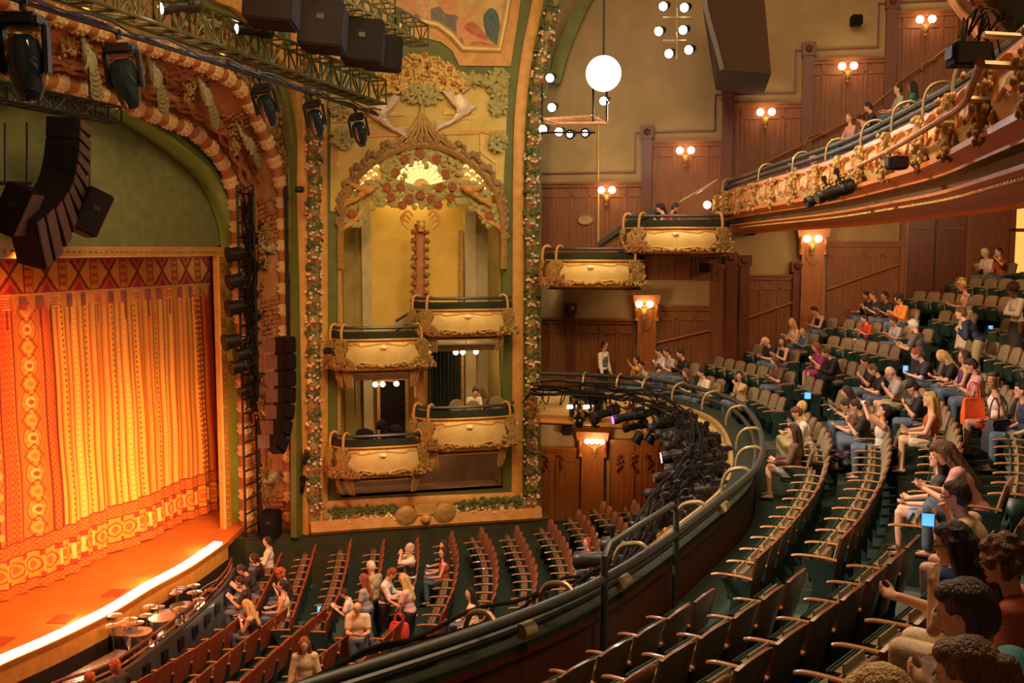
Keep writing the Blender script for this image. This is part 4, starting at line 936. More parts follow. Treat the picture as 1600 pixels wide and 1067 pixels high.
    put(ins & (np.abs(cz-.5)*2.2 > q1+.5), mag); put(vb & (cx > .76) & (cx < .96) & ((cz*5) % 1 < .4), red); put(vb & (np.abs(cx-.74) < .014), dark); put(vb & (np.abs(cx-.99) < .012), dark)
    put((np.abs(z-8.2) < .03), yel); put(z > 9.0, A([.7, .08, .02]))
    nz = 1+.10*np.sin(y*57+z*13)*np.sin(z*41)
    C_ *= nz[..., None]
    ca = me.color_attributes.new('woven', 'FLOAT_COLOR', 'POINT'); ca.data.foreach_set('color', np.concatenate([np.clip(C_, 0, 1), np.ones(C_.shape[:2]+(1,))], -1).astype(np.float32).ravel())
    mt = bpy.data.materials.new('woven_curtain'); mt.use_nodes = True; N = mt.node_tree.nodes; b = N['Principled BSDF']; b.inputs['Roughness'].default_value = .85
    at_ = N.new('ShaderNodeVertexColor'); at_.layer_name = 'woven'; mt.node_tree.links.new(at_.outputs[0], b.inputs['Base Color'])
    me.materials.append(mt); o = bpy.data.objects.new('show_curtain', me); COL.objects.link(o)
    return tag(o, 'glowing orange and yellow show curtain with woven stripes, ornament column and patterned borders', 'curtain')
curtain()
m = MB(); m.grid(lambda u, v: Vector((-17.9+.08*math.sin(u*60), 27.0+u*1.5, 1.1+8.4*v)), 60, 1); tag(m.build('red_leg_drape', MAT['red_drape']), 'dark red masking drape beside the patterned show curtain', 'curtain')
m = MB(); P = [Vector((-16.5, 26.2, 1.1)), Vector((-16.5, 26.2, 9.0))]; m.tube(P, .06, 8); o = m.build('curtain_cable_tube', MAT['dark_rail']); tag(o, 'thin dark upright tube at the right edge of the show curtain', 'pipe')
m = MB(); m.sph((-16.5, 26.2, 9.0), .09, 2); m.build('lamp', MAT['lamp_white'], o)
# ---------------------------------------------------------------- rigging
def copy_tree(o, parent=None):
    c = o.copy(); COL.objects.link(c)
    if parent is not None: c.parent = parent
    for ch in o.children: copy_tree(ch, c)
    return c
USED = set()
def place(proto, loc, rot=(0, 0, 0), label=None, group=None, sc=1):
    o = proto
    if proto.name in USED: o = copy_tree(proto)
    else: USED.add(proto.name)
    o.location = loc; o.rotation_euler = rot; o.scale = (sc,)*3
    if label: o['label'] = label
    if group: o['group'] = group
    return o
def truss(a, b, h, material, label, step=.5, r=.03, off=(0, 0, 0), sw=None):
    a, b = Vector(a), Vector(b); d = (b-a).normalized(); sd = d.cross(Vector((0, 0, 1))); up = Vector((0, 0, 1)); e = empty('lighting_truss', a); tag(e, label, 'truss')
    w_ = (sw or h)/2; cs = [(-w_, 0), (w_, 0), (-w_, h), (w_, h)]; m = MB()
    for x, z in cs: m.tube([a+sd*x+up*z, b+sd*x+up*z], r, 6)
    m.build('chord', MAT[material], e); n = int((b-a).length/step); m = MB()
    for i in range(n+1):
        p = a+d*step*i
        for (c0, c1) in ((0, 2), (1, 3), (0, 1), (2, 3)): m.tube([p+sd*cs[c0][0]+up*cs[c0][1], p+sd*cs[c1][0]+up*cs[c1][1]], r*.7, 5)
        if i < n:
            q = p+d*step; 
            for (c0, c1) in (((0, 2), (1, 3)) if i % 2 else ((2, 0), (3, 1))): m.tube([p+sd*cs[c0][0]+up*cs[c0][1], q+sd*cs[c1][0]+up*cs[c1][1]], r*.6, 5)
            m.tube([p+sd*cs[0][0], q+sd*cs[1][0]], r*.6, 5)
    m.build('lattice', MAT[material], e); return e
t1 = at(590, 163, X=-11); T1 = truss((-11, t1.y, t1.z), (-11, 8.0, t1.z), .62, 'truss_green', 'long olive lattice truss crossing in front of the proscenium arch', .55, .035, sw=.5)
t2 = at(655, 72, X=-9.6); truss((-9.6, t2.y, t2.z), (-9.6, 12, t2.z), .5, 'truss_green', 'shorter olive lattice truss at the top carrying the black subwoofers', .5, .03, sw=.5)
t3 = at(180, 192, X=-14.6); truss((-14.6, t3.y, t3.z), (-14.6, 9, t3.z), .34, 'black_metal', 'black truss hanging below the green moulding over the stage', .42, .03)
m = MB(); zz = t1.z-.28; m.tube([(-11, t1.y, zz), (-11, 8, zz)], .04, 8); m.tube([Vector((-11.05, t1.y-k*.5, zz+.06+.05*math.sin(k*2.3))) for k in range(34)], .03, 5); m.tube([Vector((-10.9, t1.y-k*.5, zz+.08+.06*math.sin(k*1.7+1))) for k in range(34)], .022, 5)
tag(m.build('lighting_bar', MAT['black_metal']), 'black lighting bar with cables slung under the long olive truss', 'pipe')
m = MB()
for y in (t1.y-2.2, t1.y-9, t2.y-1.6): m.tube([(-11 if y > 0 and y != t2.y-1.6 else -9.6, y, t1.z+.6), (-11 if y != t2.y-1.6 else -9.6, y, 21.9)], .02, 5)
tag(m.build('rigging_cables', MAT['black_metal']), 'black steel cables the trusses hang from', 'cable')
m = MB()
for y in (t3.y-.8, t3.y-3.4): m.tube([(-14.6, y, t3.z+.3), (-14.6, y-.05, 21.9)], .02, 5)
tag(m.build('rigging_cables', MAT['black_metal']), 'black cables rising from the black stage truss past the arch', 'cable')
# moving head lamp
mh = empty('moving_head_lamp', (0, 0, 0)); tag(mh, 'x', 'stage light')
m = MB(); m.bbox((0, 0, -.12), (.42, .36, .16), .04); m.build('base', MAT['black_metal'], mh)
m = MB(); m.bbox((-.24, 0, -.42), (.06, .14, .55), .02); m.bbox((.24, 0, -.42), (.06, .14, .55), .02); m.build('yoke', MAT['black_metal'], mh)
m = MB(); m.lathe([(.08, .26), (.17, .2), (.2, .05), (.2, -.1), (.17, -.3), (.13, -.42), (.12, -.43)], 18, Matrix.Rotation(R(12), 4, 'X'), (0, 0, -.52)); hd_ = m.build('head', MAT['lens_dark'], mh)
m = MB(); m.lathe([(.001, 0), (.12, 0), (.115, -.02), (.001, -.02)], 18, Matrix.Rotation(R(12), 4, 'X'), (0, .08, -.94)); m.build('lens', MAT['lens_dark'], mh).parent = hd_
m = MB(); m.cyl((0, 0, 0), (0, 0, .12), .04, 8); m.bbox((0, 0, .1), (.1, .08, .1), .02); m.build('clamp', MAT['black_metal'], mh)
G_ = 'moving head lamps under the long truss'
for i, (x, y, s, rt, lb) in enumerate(((36, 22, 1.45, 0, 'black moving head lamp with blue-black lens at the far upper left'), (186, 62, 1.25, .2, 'black moving head lamp second from the left under the long truss'), (407, 122, 1.05, .5, 'black moving head lamp under the truss in front of the arch shoulder'),
        (487, 148, 1., .4, 'black moving head lamp in front of the garlanded column top'), (556, 170, 1., .45, 'black moving head lamp at the end of the long truss'))):
    p = at(x, y, X=-11); p.z = zz-.12; place(mh, p, (rt*.9, -rt*.3, .3), lb, G_, s*.92)
# ellipsoidal spotlight
def make_spot(lit):
    e = empty('spotlight', (0, 0, 0)); tag(e, 'x', 'stage light')
    m = MB(); m.lathe([(.07, .0), (.1, .03), (.1, .18), (.075, .2), (.075, .45), (.09, .47), (.09, .56), (.085, .57)], 12, Matrix.Rotation(R(90), 4, 'Y'), (0, 0, 0)); m.bbox((.08, 0, .02), (.22, .16, .2), .03); bb_ = m.build('barrel', MAT['black_metal'], e)
    m = MB(); m.lathe([(.001, .575), (.075, .575), (.07, .56)], 12, Matrix.Rotation(R(90), 4, 'Y')); m.build('lens', MAT[lit], e).parent = bb_
    m = MB(); m.tube([(.15, -.13, 0), (.15, -.13, .16), (.15, .13, .16), (.15, .13, 0)], .014, 5); m.build('yoke', MAT['black_metal'], e)
    m = MB(); m.cyl((.15, 0, .16), (.15, 0, .27), .02, 6); m.bbox((.15, 0, .28), (.07, .07, .08), .01); m.build('clamp', MAT['black_metal'], e)
    return e
SP = {k: make_spot(k) for k in ('lens_dark', 'lamp_white', 'lamp_orange', 'lamp_violet')}
def aim(frm, to):
    d = Vector(to)-Vector(frm); return d.to_track_quat('X', 'Z').to_euler()
for x, y, X, to, k, sc, lb in ((312, 8, -10.4, (-14, 10, 12), 'lamp_white', 1.3, 'small spotlight with lit white lens at the top near the subwoofers'), (425, 52, -10.4, (-14, 14, 13.6), 'lamp_white', 1.3, 'small chrome spotlight with lit lens between truss and subwoofers')):
    p = at(x, y, X=X); place(SP[k], p, aim(p, to), lb, 'spotlights at the top', sc)
# subwoofers and flown speakers
def speaker(name, c, d, rot, label, grille='speaker_box', b=.03, cat='loudspeaker', group=None, parts=True):
    e = empty(name, c, 0, label, cat, group); M = Matrix.Rotation(rot[2], 4, 'Z') @ Matrix.Rotation(rot[1], 4, 'Y') @ Matrix.Rotation(rot[0], 4, 'X'); c = Vector(c)
    m = MB(); m.bbox(c, d, b, M=M); m.build('cabinet', MAT['speaker_box'], e)
    if parts:
        m = MB(); m.bbox(c+M @ Vector((d[0]/2, 0, 0)), (.03, d[1]*.92, d[2]*.9), .01, M=M); m.build('grille', MAT[grille], e)
        m = MB(); m.box(c+M @ Vector((0, -d[1]/2, d[2]*.1)), (.14, .03, .1), M=M); m.box(c+M @ Vector((0, d[1]/2, d[2]*.1)), (.14, .03, .1), M=M); m.build('handle', MAT['black_metal'], e)
    return e
for x, y, w_, h_, lb in ((425, 10, 1.1, .7, 'black subwoofer nearest the top edge, left of the flown row'), (505, 42, 1.15, .95, 'large black subwoofer second in the flown row under the short truss'), (568, 68, 1.05, .95, 'black subwoofer last of the big ones under the short truss end'), (598, 84, .5, .8, 'narrow black speaker at the end of the flown subwoofers')):
    p = at(x, y, X=-9.7); speaker('subwoofer', p, (.9, w_, h_), (0, .08, .35), lb, group='subwoofers under the short truss')
# line array over the stage
def line_array(pts, X, w_, d_, label, face, yaw):
    e = empty('line_array', at(*pts[0], X=X)); tag(e, label, 'loudspeaker'); n = len(pts)-1
    for i in range(n):
        a = at(*pts[i], X=X); b = at(*pts[i+1], X=X); c = (a+b)/2; h = (b-a).length*.97; ang = math.atan2((b-a).y, -(b-a).z)
        d = (b-a).normalized(); xx = Vector((math.cos(yaw), math.sin(yaw), 0)); zz_ = -d; yy = zz_.cross(xx).normalized(); xx = yy.cross(zz_)
        M = Matrix((xx, yy, zz_)).transposed().to_4x4(); m = MB(); m.bbox(c, (d_, w_, h), .02, M=M); m.build('array_cabinet', MAT['speaker_box'], e)
        m = MB(); m.bbox(c+xx*(d_/2+.01), (.03, w_*.94, h*.8), .01, M=M); m.build('grille', MAT[face], e)
    return e
LA = line_array([(108, 190), (108, 208), (107, 226), (106, 244), (104, 262), (101, 280), (97, 298), (91, 316), (82, 334), (70, 352), (54, 368), (40, 380)], -14.3, 1.15, .62, 'curved black line array hanging over the stage between two wedge speakers', 'speaker_face', .5)
for x, y, rt, lb in ((26, 328, (0, .45, .35), 'wedge speaker with brown face flown left of the stage line array'), (140, 332, (0, .45, 1.0), 'wedge speaker with brown face flown right of the stage line array')):
    p = at(x, y, X=-14.2); speaker('flown_speaker', p, (.5, .62, .95), rt, lb, 'speaker_face')
m = MB()
for x0, y0, x1, y1 in ((8, 192, 8, 285), (42, 192, 42, 285), (0, 286, 48, 286), (128, 292, 142, 292), (140, 250, 140, 296)): m.tube([at(x0, y0, X=-14.3), at(x1, y1, X=-14.3)], .02 if x0 == x1 else .04, 6)
tag(m.build('speaker_hanger', MAT['black_metal']), 'black hanging bar and cables above the wedge speakers over the stage', 'rigging')
line_array([(444, 526), (445, 552), (445, 578), (445, 604), (444, 630), (441, 655), (436, 680), (428, 704)], -13.2, .46, .4, 'tall black line array hanging beside the proscenium in front of the cove', 'speaker_box', -.2)
m = MB()
for i, (x, y) in enumerate(((421, 540), (424, 566), (425, 592), (425, 618), (423, 644), (418, 668), (412, 690))):
    p = at(x, y, X=-13.25); m.box(p, (.3, .03, .36), .4)
tag(m.build('array_side_plates', MAT['speaker_face']), 'row of orange-lit side plates on the hanging line array beside the cove', 'bracket')
# lighting ladder in the cove with lamps
LB = at(395, 835, z=.93); LX = LB.x
ld = empty('lighting_ladder', LB); tag(ld, 'black vertical lighting ladder standing in the cove beside the stage', 'lighting ladder')
m = MB(); a0 = at(384, 832, X=LX); b0 = at(404, 832, X=LX); tz = at(395, 292, X=LX).z
for p in (a0, b0): m.tube([Vector((p.x, p.y, .95)), Vector((p.x, p.y, tz))], .035, 6)
m.tube([Vector((a0.x+.3, (a0.y+b0.y)/2, .95)), Vector((a0.x+.3, (a0.y+b0.y)/2, tz))], .035, 6); m.build('upright', MAT['black_metal'], ld)
m = MB(); z = 1.2
while z < tz: m.tube([Vector((a0.x, a0.y, z)), Vector((b0.x, b0.y, z))], .022, 5); m.tube([Vector((a0.x, a0.y, z)), Vector((a0.x+.3, (a0.y+b0.y)/2, z+.25))], .018, 5); m.tube([Vector((b0.x, b0.y, z+.2)), Vector((a0.x+.3, (a0.y+b0.y)/2, z))], .018, 5); z += .42
m.build('rung', MAT['black_metal'], ld)
m = MB(); rr = random.Random(5)
for i in range(9):
    P = [Vector((a0.x+.1+rr.uniform(-.1, .25), a0.y+rr.uniform(-.1, .5), tz-.3-k*.75+rr.uniform(-.2, .2))) for k in range(rr.randint(5, 9))]; m.tube(catmull(P, 4), .022, 5)
m.build('cable_bundle', MAT['black_cloth'], ld)
fp = empty('fresnel_lamp', (0, 0, 0)); tag(fp, 'x', 'stage light')
m = MB(); m.lathe([(.08, -.12), (.15, -.08), (.17, .05), (.17, .22), (.2, .24), (.2, .3), (.17, .3)], 16, Matrix.Rotation(R(90), 4, 'Y')); hs_ = m.build('housing', MAT['black_metal'], fp)
m = MB(); m.lathe([(.001, .24), (.15, .24), (.14, .2)], 16, Matrix.Rotation(R(90), 4, 'Y')); m.build('lens', MAT['lens_dark'], fp).parent = hs_
m = MB(); m.tube([(0, -.22, 0), (-.1, -.22, .02), (-.25, -.1, .04), (-.25, .1, .04), (-.1, .22, .02), (0, .22, 0)], .02, 6); m.build('yoke', MAT['black_metal'], fp)
wd = ['topmost', 'second', 'third', 'fourth', 'fifth', 'sixth', 'seventh', 'eighth', 'ninth', 'tenth', 'eleventh', 'twelfth', 'thirteenth', 'fourteenth', 'fifteenth', 'sixteenth']
for i, (x, y, sc) in enumerate(((408, 330, 1), (405, 352, .9), (400, 372, 1), (374, 396, 1.15), (398, 415, 1), (374, 437, 1.15), (396, 458, 1), (374, 479, 1.2), (400, 492, 1), (369, 532, 1.2), (385, 552, 1.1), (396, 540, .9), (378, 572, 1.1), (398, 590, 1.15), (386, 610, .8), (400, 625, .9))):
    p = at(x, y, X=LX+.12); place(fp, p, aim(p, p+Vector((-1.2, -1.6, -.3-.1*(i % 3)))), 'round black stage lamp on the cove ladder, %s from the top' % wd[i], 'lamps on the lighting ladder', sc)
# thin pole with two projectors, right of the cove
PB = at(457, 833, z=.93); PX = PB.x
pp = empty('lighting_pole', PB); tag(pp, 'thin black vertical pole between cove and garlanded column', 'pole')
p0 = PB; tz = at(457, 292, X=PX).z; m = MB(); m.tube([Vector((p0.x, p0.y, .95)), Vector((p0.x, p0.y, tz))], .05, 8); m.build('pole', MAT['black_metal'], pp)
for x1, y0_, y1_ in ((478, 310, 308), (490, 438, 442), (515, 525, 532), (510, 594, 598), (516, 688, 694)):
    m = MB(); m.tube([Vector((p0.x, p0.y, at(457, y0_, X=PX).z)), at(x1, y1_, X=PX+.35)], .03, 6); m.build('side_arm', MAT['black_metal'], pp)
for x, y, lb in ((472, 345, 'long black projector spotlight angled up on the thin pole, upper one'), (470, 388, 'long black projector spotlight angled up on the thin pole, lower one')):
    p = at(x, y, X=PX+.2); place(SP['lens_dark'], p, aim(p, p+Vector((1.3, .1, .45))), lb, 'projectors on the thin pole', 1.35)
for x, y, lb in ((468, 296, 'small black box speaker at the top of the thin pole'), (512, 548, 'small black box hanging left of the upper left box'), (527, 544, 'small black box in front of the upper left box front, left one'), (552, 548, 'small black box in front of the upper left box front, right one')):
    p = at(x, y, X=-12.6); speaker('small_speaker', p, (.2, .22, .16), (0, 0, .3), lb, 'black_metal', .02)
speaker('floor_speaker', at(424, 838, z=.95)+Vector((0, 0, .4)), (.5, .5, .75), (0, 0, .2), 'dark floor speaker standing at the foot of the cove', 'black_metal')
speaker('side_monitor', at(470, 756, X=PX+.3), (.25, .25, .5), (0, .2, .3), 'slim dark monitor speaker leaning on the thin pole', 'black_metal')
for i, (x, y, k) in enumerate(((478, 712, 'lens_dark'), (497, 726, 'lamp_white'), (512, 710, 'lens_dark'), (490, 700, 'lens_dark'), (505, 735, 'lens_dark'))):
    p = at(x, y, X=PX+.45); place(SP[k], p, aim(p, p+Vector((.5, -1.2, -.35+.3*(i % 2)))), ['stage light on the lowest pole arm, nearest the pole', 'lit white stage light on the lowest pole arm by the lower left box', 'stage light at the outer end of the lowest pole arm', 'stage light on top of the lowest pole arm', 'stage light hanging under the lit one on the lowest pole arm'][i], 'lights on the lowest pole arm', .8)
# ---------------------------------------------------------------- mezzanine
def offc(P, d):
    out = []
    for i in range(len(P)):
        t = P[min(i+1, len(P)-1)]-P[max(i-1, 0)]; n = Vector((t.y, -t.x, 0)).normalized(); out.append(P[i]+n*d)
    return out
def smooth(P, n):
    for _ in range(n): P = [P[0]]+[(a+b*2+c)/4 for a, b, c in zip(P, P[1:], P[2:])]+[P[-1]]
    return P
ZT = 5.6
TP = [at(x, y, z=ZT) for x, y in ((560, 1046), (700, 1003), (820, 961), (941, 909), (1054, 835), (1125, 780), (1164, 750), (1188, 726), (1192, 699), (1188, 672), (1170, 642), (1140, 621), (1080, 604), (1020, 592), (930, 586), (845, 583))]
TP = [TP[0]+(TP[0]-TP[1])*3]+TP
TUBE = smooth(resample(catmull(TP, 8), .25), 14)      # runs from near to far; +offset = toward the seats
_t = TUBE[len(TUBE)//2]; sgn = 1 if (offc(TUBE, 1)[len(TUBE)//2]-_t).x > 0 else -1
oc = lambda P, d: offc(P, d*sgn)
def up(P, z): return [Vector((p.x, p.y, z)) for p in P]
def prof_strip(name, P, prof, material, thing=None, st=False):
    """prof: (offset toward seats, absolute z)"""
    m = MB(); rows = [up(oc(P, o), z) for o, z in prof]; n = len(P); vs = [p for r_ in rows for p in r_]
    m.add(vs, [(j*n+i, j*n+i+1, (j+1)*n+i+1, (j+1)*n+i) for j in range(len(prof)-1) for i in range(n-1)])
    o = m.build(name, MAT[material], thing)
    if st: struct(o)
    return o
ZL = 5.2
prof_strip('wall_parapet_inner', TUBE, [(-.14, 4.1), (-.14, ZL-.12), (-.10, ZL-.1), (-.10, ZL-.02)], 'wood_dark', st=True)
o = prof_strip('ledge_carpet', TUBE, [(-.10, ZL-.02), (-.13, ZL+.03), (-.52, ZL+.03), (-.56, ZL-.02)], 'ledge_carpet'); tag(o, 'dark green carpeted ledge curving along the mezzanine parapet', 'ledge')
fs = empty('mezzanine_balcony', TUBE[-8]); tag(fs, 'gilded curved front of the mezzanine under the carpeted ledge', 'balcony front')
prof_strip('lip', TUBE, [(-.54, ZL), (-.62, ZL-.02), (-.64, ZL-.09), (-.56, ZL-.12)], 'gold_dark', fs)
prof_strip('fascia', TUBE, [(-.56, ZL-.12), (-.74, ZL-.28), (-.88, ZL-.48), (-.9, ZL-.7), (-.8, ZL-.82)], 'cream_gold', fs)
prof_strip('lower_cornice', TUBE, [(-.8, ZL-.82), (-.9, ZL-.85), (-.9, ZL-.92), (-.6, ZL-1.0), (0, ZL-1.1), (3.5, ZL-1.15)], 'gold_orange', fs)
rr = random.Random(21)
fp_ = up(oc(TUBE, -.88), ZL-.48)
for i, p in enumerate(resample(fp_, 1.45)):
    if not (8 < p.y): continue
    m = MB(); m.sph(p, (.1, .2, .32), 2)
    for k in range(46): m.sph(p+Vector((rr.gauss(0, .12), rr.gauss(0, .2), rr.uniform(-.36, .3))), (.05, .06, .05), 1)
    m.build('garland', MAT['gold_dark' if i % 2 else 'terracotta'], fs)
rl = empty('mezzanine_rail', TUBE[len(TUBE)//2]); tag(rl, 'pair of dark padded tube rails curving above the mezzanine ledge', 'rail')
m = MB(); m.tube(TUBE, .062, 10); m.build('top_tube', MAT['dark_rail'], rl)
m = MB(); m.tube(up(oc(TUBE, -.12), 5.42), .05, 8); m.build('lower_tube', MAT['dark_rail'], rl)
far = [p for p in resample(TUBE, .1)]
def near_px(P, x, y): return min(range(len(P)), key=lambda i: (pj(P[i])[0]-x)**2+(pj(P[i])[1]-y)**2 if pj(P[i])[2] > 0 else 1e9)
oc1 = oc(far, -1)
for x, y in ((915, 586), (972, 590), (1020, 596), (1072, 608), (1120, 628), (1156, 650), (1182, 678), (1188, 706), (1172, 740), (1100, 790), (1010, 862), (900, 930), (770, 978)):
    i = near_px(far, x, y); p = far[i]; n = (oc1[i]-p).normalized(); m = MB()
    m.tube(catmull([p+Vector((0, 0, .02)), p+n*.12+Vector((0, 0, .09)), p+n*.36+Vector((0, 0, .02)), p+n*.46+Vector((0, 0, -.18)), p+n*.47+Vector((0, 0, -.42))], 4), .032, 8)
    m.build('gilt_bracket', MAT['bracket_gold'], rl, label='curved gilt bracket')
for x, y in ((1140, 800), (985, 915), (828, 985)):
    i = near_px(far, x, y-25); p = far[i]; t = (far[min(i+1, len(far)-1)]-far[i-1]).normalized(); n = (oc1[i]-p).normalized(); c = p+Vector((0, 0, -.2))+n*.05
    m = MB(); 
    for k in range(7): m.cyl(c+t*(.025*k-.09), c+t*(.025*k-.068), .085, 12)
    tag(m.build('rope_coil', MAT['rope']), ['coil of yellow rope on the rail by the far end of the tall safety bar', 'coil of yellow rope on the rail just left of the tall safety bar', 'coil of yellow rope on the rail lowest in the picture'][[1140, 985, 828].index(x)], 'rope', 'rope coils tied to the mezzanine rail')
# tall safety bar
i0 = near_px(far, 941, 909); i1 = near_px(far, 1054, 835); sb = empty('safety_bar', far[i0]); tag(sb, 'tall dark green safety bar standing on the mezzanine parapet at the aisle', 'rail')
a = far[i0]; b = far[i1]; m = MB(); hi = 5.98
P = [Vector((a.x, a.y, 4.5)), Vector((a.x, a.y, hi-.1)), a.lerp(b, .06)+Vector((0, 0, hi-ZT)), a.lerp(b, .94)+Vector((0, 0, hi-ZT+.04)), Vector((b.x, b.y, hi-.06)), Vector((b.x, b.y, 4.5))]
P = [p-(oc1[i0]-far[i0]).normalized()*.02 for p in P]; m.tube([P[0], P[1], P[2], P[3], P[4], P[5]], .042, 8); m.build('frame', MAT['dark_rail'], sb)
# cables on the lighting pipe in front
def ocv(P, d0, d1):                     # close to the rail at the near end, further out along the far curve
    A_ = oc(P, d0); B_ = oc(P, d1); out = []
    for i, p in enumerate(P): k_ = min(1, max(0, (p.y-11.5)/5)); k_ = k_*k_*(3-2*k_); out.append(A_[i].lerp(B_[i], k_))
    return out
pipe = up(ocv(TUBE, -.5, -1.4), 5.2)
lb = empty('front_lighting_pipe', pipe[10]); tag(lb, 'black lighting pipe with a thick bundle of cables along the mezzanine front', 'pipe')
m = MB(); m.tube(pipe, .03, 6); m.build('pipe', MAT['black_metal'], lb)
for k in range(9):
    o_ = rr.uniform(-.1, .22); ph = rr.uniform(0, 6); z_ = rr.uniform(5.2, 5.5); Q = ocv(TUBE, -.46+o_*.8, -1.3+o_)
    m = MB(); m.tube([Vector((p.x, p.y, z_+.07*math.sin(i*.35*(1+k*.13)+ph)+.03*math.sin(i*1.1+k))) for i, p in enumerate(Q)], rr.uniform(.016, .034), 6); m.build('cable', MAT['black_cloth'], lb)
for k, p in enumerate(resample(pipe, .55)):
    m = MB(); P = [p+Vector((rr.uniform(-.2, .2), rr.uniform(-.2, .2), .1)), p+Vector((rr.uniform(-.3, .3), rr.uniform(-.3, .3), -.3)), p+Vector((rr.uniform(-.3, .3), rr.uniform(-.3, .3), -.1)), p+Vector((rr.uniform(-.3, .3), rr.uniform(-.3, .3), .12))]
    m.tube(catmull(P, 4), .018, 5); m.build('cable_loop', MAT['black_cloth'], lb)
# spotlights along the mezzanine front
LP = [(1048, 636, 'lens_dark'), (1060, 655, 'lens_dark'), (1075, 640, 'lens_dark'), (1092, 668, 'lamp_orange'), (1085, 652, 'lens_dark'), (1110, 665, 'lens_dark'), (1100, 690, 'lens_dark'), (1120, 690, 'lens_dark'), (1095, 705, 'lamp_white'), (1108, 722, 'lamp_violet'), (1130, 715, 'lens_dark'),
      (1115, 738, 'lens_dark'), (1140, 735, 'lens_dark'), (1150, 755, 'lens_dark'), (1118, 757, 'lamp_orange'), (1135, 765, 'lens_dark'), (1105, 775, 'lens_dark'), (1085, 790, 'lens_dark'), (1120, 790, 'lens_dark'), (1098, 805, 'lens_dark'), (1070, 812, 'lens_dark'), (1050, 830, 'lens_dark'),
      (1020, 850, 'lens_dark'), (985, 872, 'lens_dark'), (945, 890, 'lens_dark'), (900, 910, 'lens_dark'), (870, 930, 'lens_dark'), (820, 950, 'lens_dark'), (760, 975, 'lens_dark'), (720, 990, 'lens_dark'), (660, 1020, 'lens_dark'), (620, 1030, 'lens_dark'), (1005, 645, 'lamp_violet'), (1010, 662, 'lens_dark'), (965, 640, 'lens_dark')]
LP += [(1040+((k*37) % 115), 628+k*9, 'lens_dark') for k in range(16)]
wn = ['first', 'second', 'third', 'fourth', 'fifth', 'sixth', 'seventh', 'eighth', 'ninth', 'tenth', 'eleventh', 'twelfth', 'thirteenth', 'fourteenth', 'fifteenth', 'sixteenth', 'seventeenth', 'eighteenth', 'nineteenth', 'twentieth']
def ordw(i):
    tens = ['', '', 'twenty', 'thirty', 'forty', 'fifty', 'sixty', 'seventy']
    if i < 20: return wn[i]
    t, u = divmod(i+1, 10); return tens[t]+'-'+wn[u-1] if u else {2: 'twentieth', 3: 'thirtieth', 4: 'fortieth', 5: 'fiftieth', 6: 'sixtieth', 7: 'seventieth'}[t]
far2 = resample(pipe, .12)
order = sorted(range(len(LP)), key=lambda k: near_px(far2, LP[k][0], LP[k][1]), reverse=True)
for rank, k in enumerate(order):
    x, y, ln = LP[k]; i = near_px(far2, x, y); p = far2[i].copy(); near_ = p.y < 12; z = 4.5+.1*(k % 3) if near_ else 4.75+.35*((k*7) % 3)/2
    t = at(x, y, z=z); t = t if (t-p).length < 1.3 else p+(t-p).normalized()*1.0
    t.z = z; tgt = Vector((-15.5, 16+((k*5) % 7)-3, 2.5)); colr = {'lens_dark': 'dark-lensed', 'lamp_white': 'white-lit', 'lamp_orange': 'orange-glowing', 'lamp_violet': 'violet-glowing'}[ln]
    o = place(SP[ln], t, aim(t, tgt), '%s spotlight on the mezzanine front pipe, %s from the side wall' % (colr, ordw(rank)), 'spotlights on the mezzanine front', 1.0 if near_ else (1.45 if k % 3 else 1.15))
for x, y, lb_ in ((906, 628, 'black moving head lamp with lit lens below the far mezzanine rail, left one'), (932, 628, 'black moving head lamp with lit lens below the far mezzanine rail, right one')):
    p = at(x, y-18, Y=27.6); o = place(mh, p, (0, 0, .4), lb_, 'moving heads under the far mezzanine rail', 1.1)
    p2 = p+Vector((0, 0, 0)); c = at(x-19, y+8, Y=27.2); m = MB(); m.cyl(c, c+Vector((.1, .1, 0)), .055, 12); tag(m.build('lamp_lens', MAT['lamp_warm']), 'small glowing lens beside the %s moving head under the far rail' % ('left' if x < 920 else 'right'), 'lamp lens')
for x, y, lb_ in ((999, 680, 'left'), (1019, 680, 'right')):
    p = at(x, y, Y=27.0); place(fp, p, (0, R(60), R(200)), 'small black shaded lamp hanging under the mezzanine front, %s of two' % lb_, 'shaded lamps under the mezzanine front', .8)
for x, y, Y, lb_ in ((886, 672, 31.4, 'small black speaker on the plaster left of the gilt double sconce'), (1101, 418, 31.6, 'small black speaker on the plaster right of the higher side box'), (1334, 338, 32, 'small black speaker under the balcony left of the dark double door'), (1338, 32, 32, 'small dark speaker high on the tan upper wall'),
        (1580, 264, 31, 'small dark speaker under the balcony near the oval sign'), (1172, 360, 31.8, 'tiny dark speaker just under the balcony end')):
    p = at(x, y, Y=Y); speaker('wall_speaker', p, (.35, .32, .3), (0, 0, -R(80)), lb_, 'black_metal', parts=False)
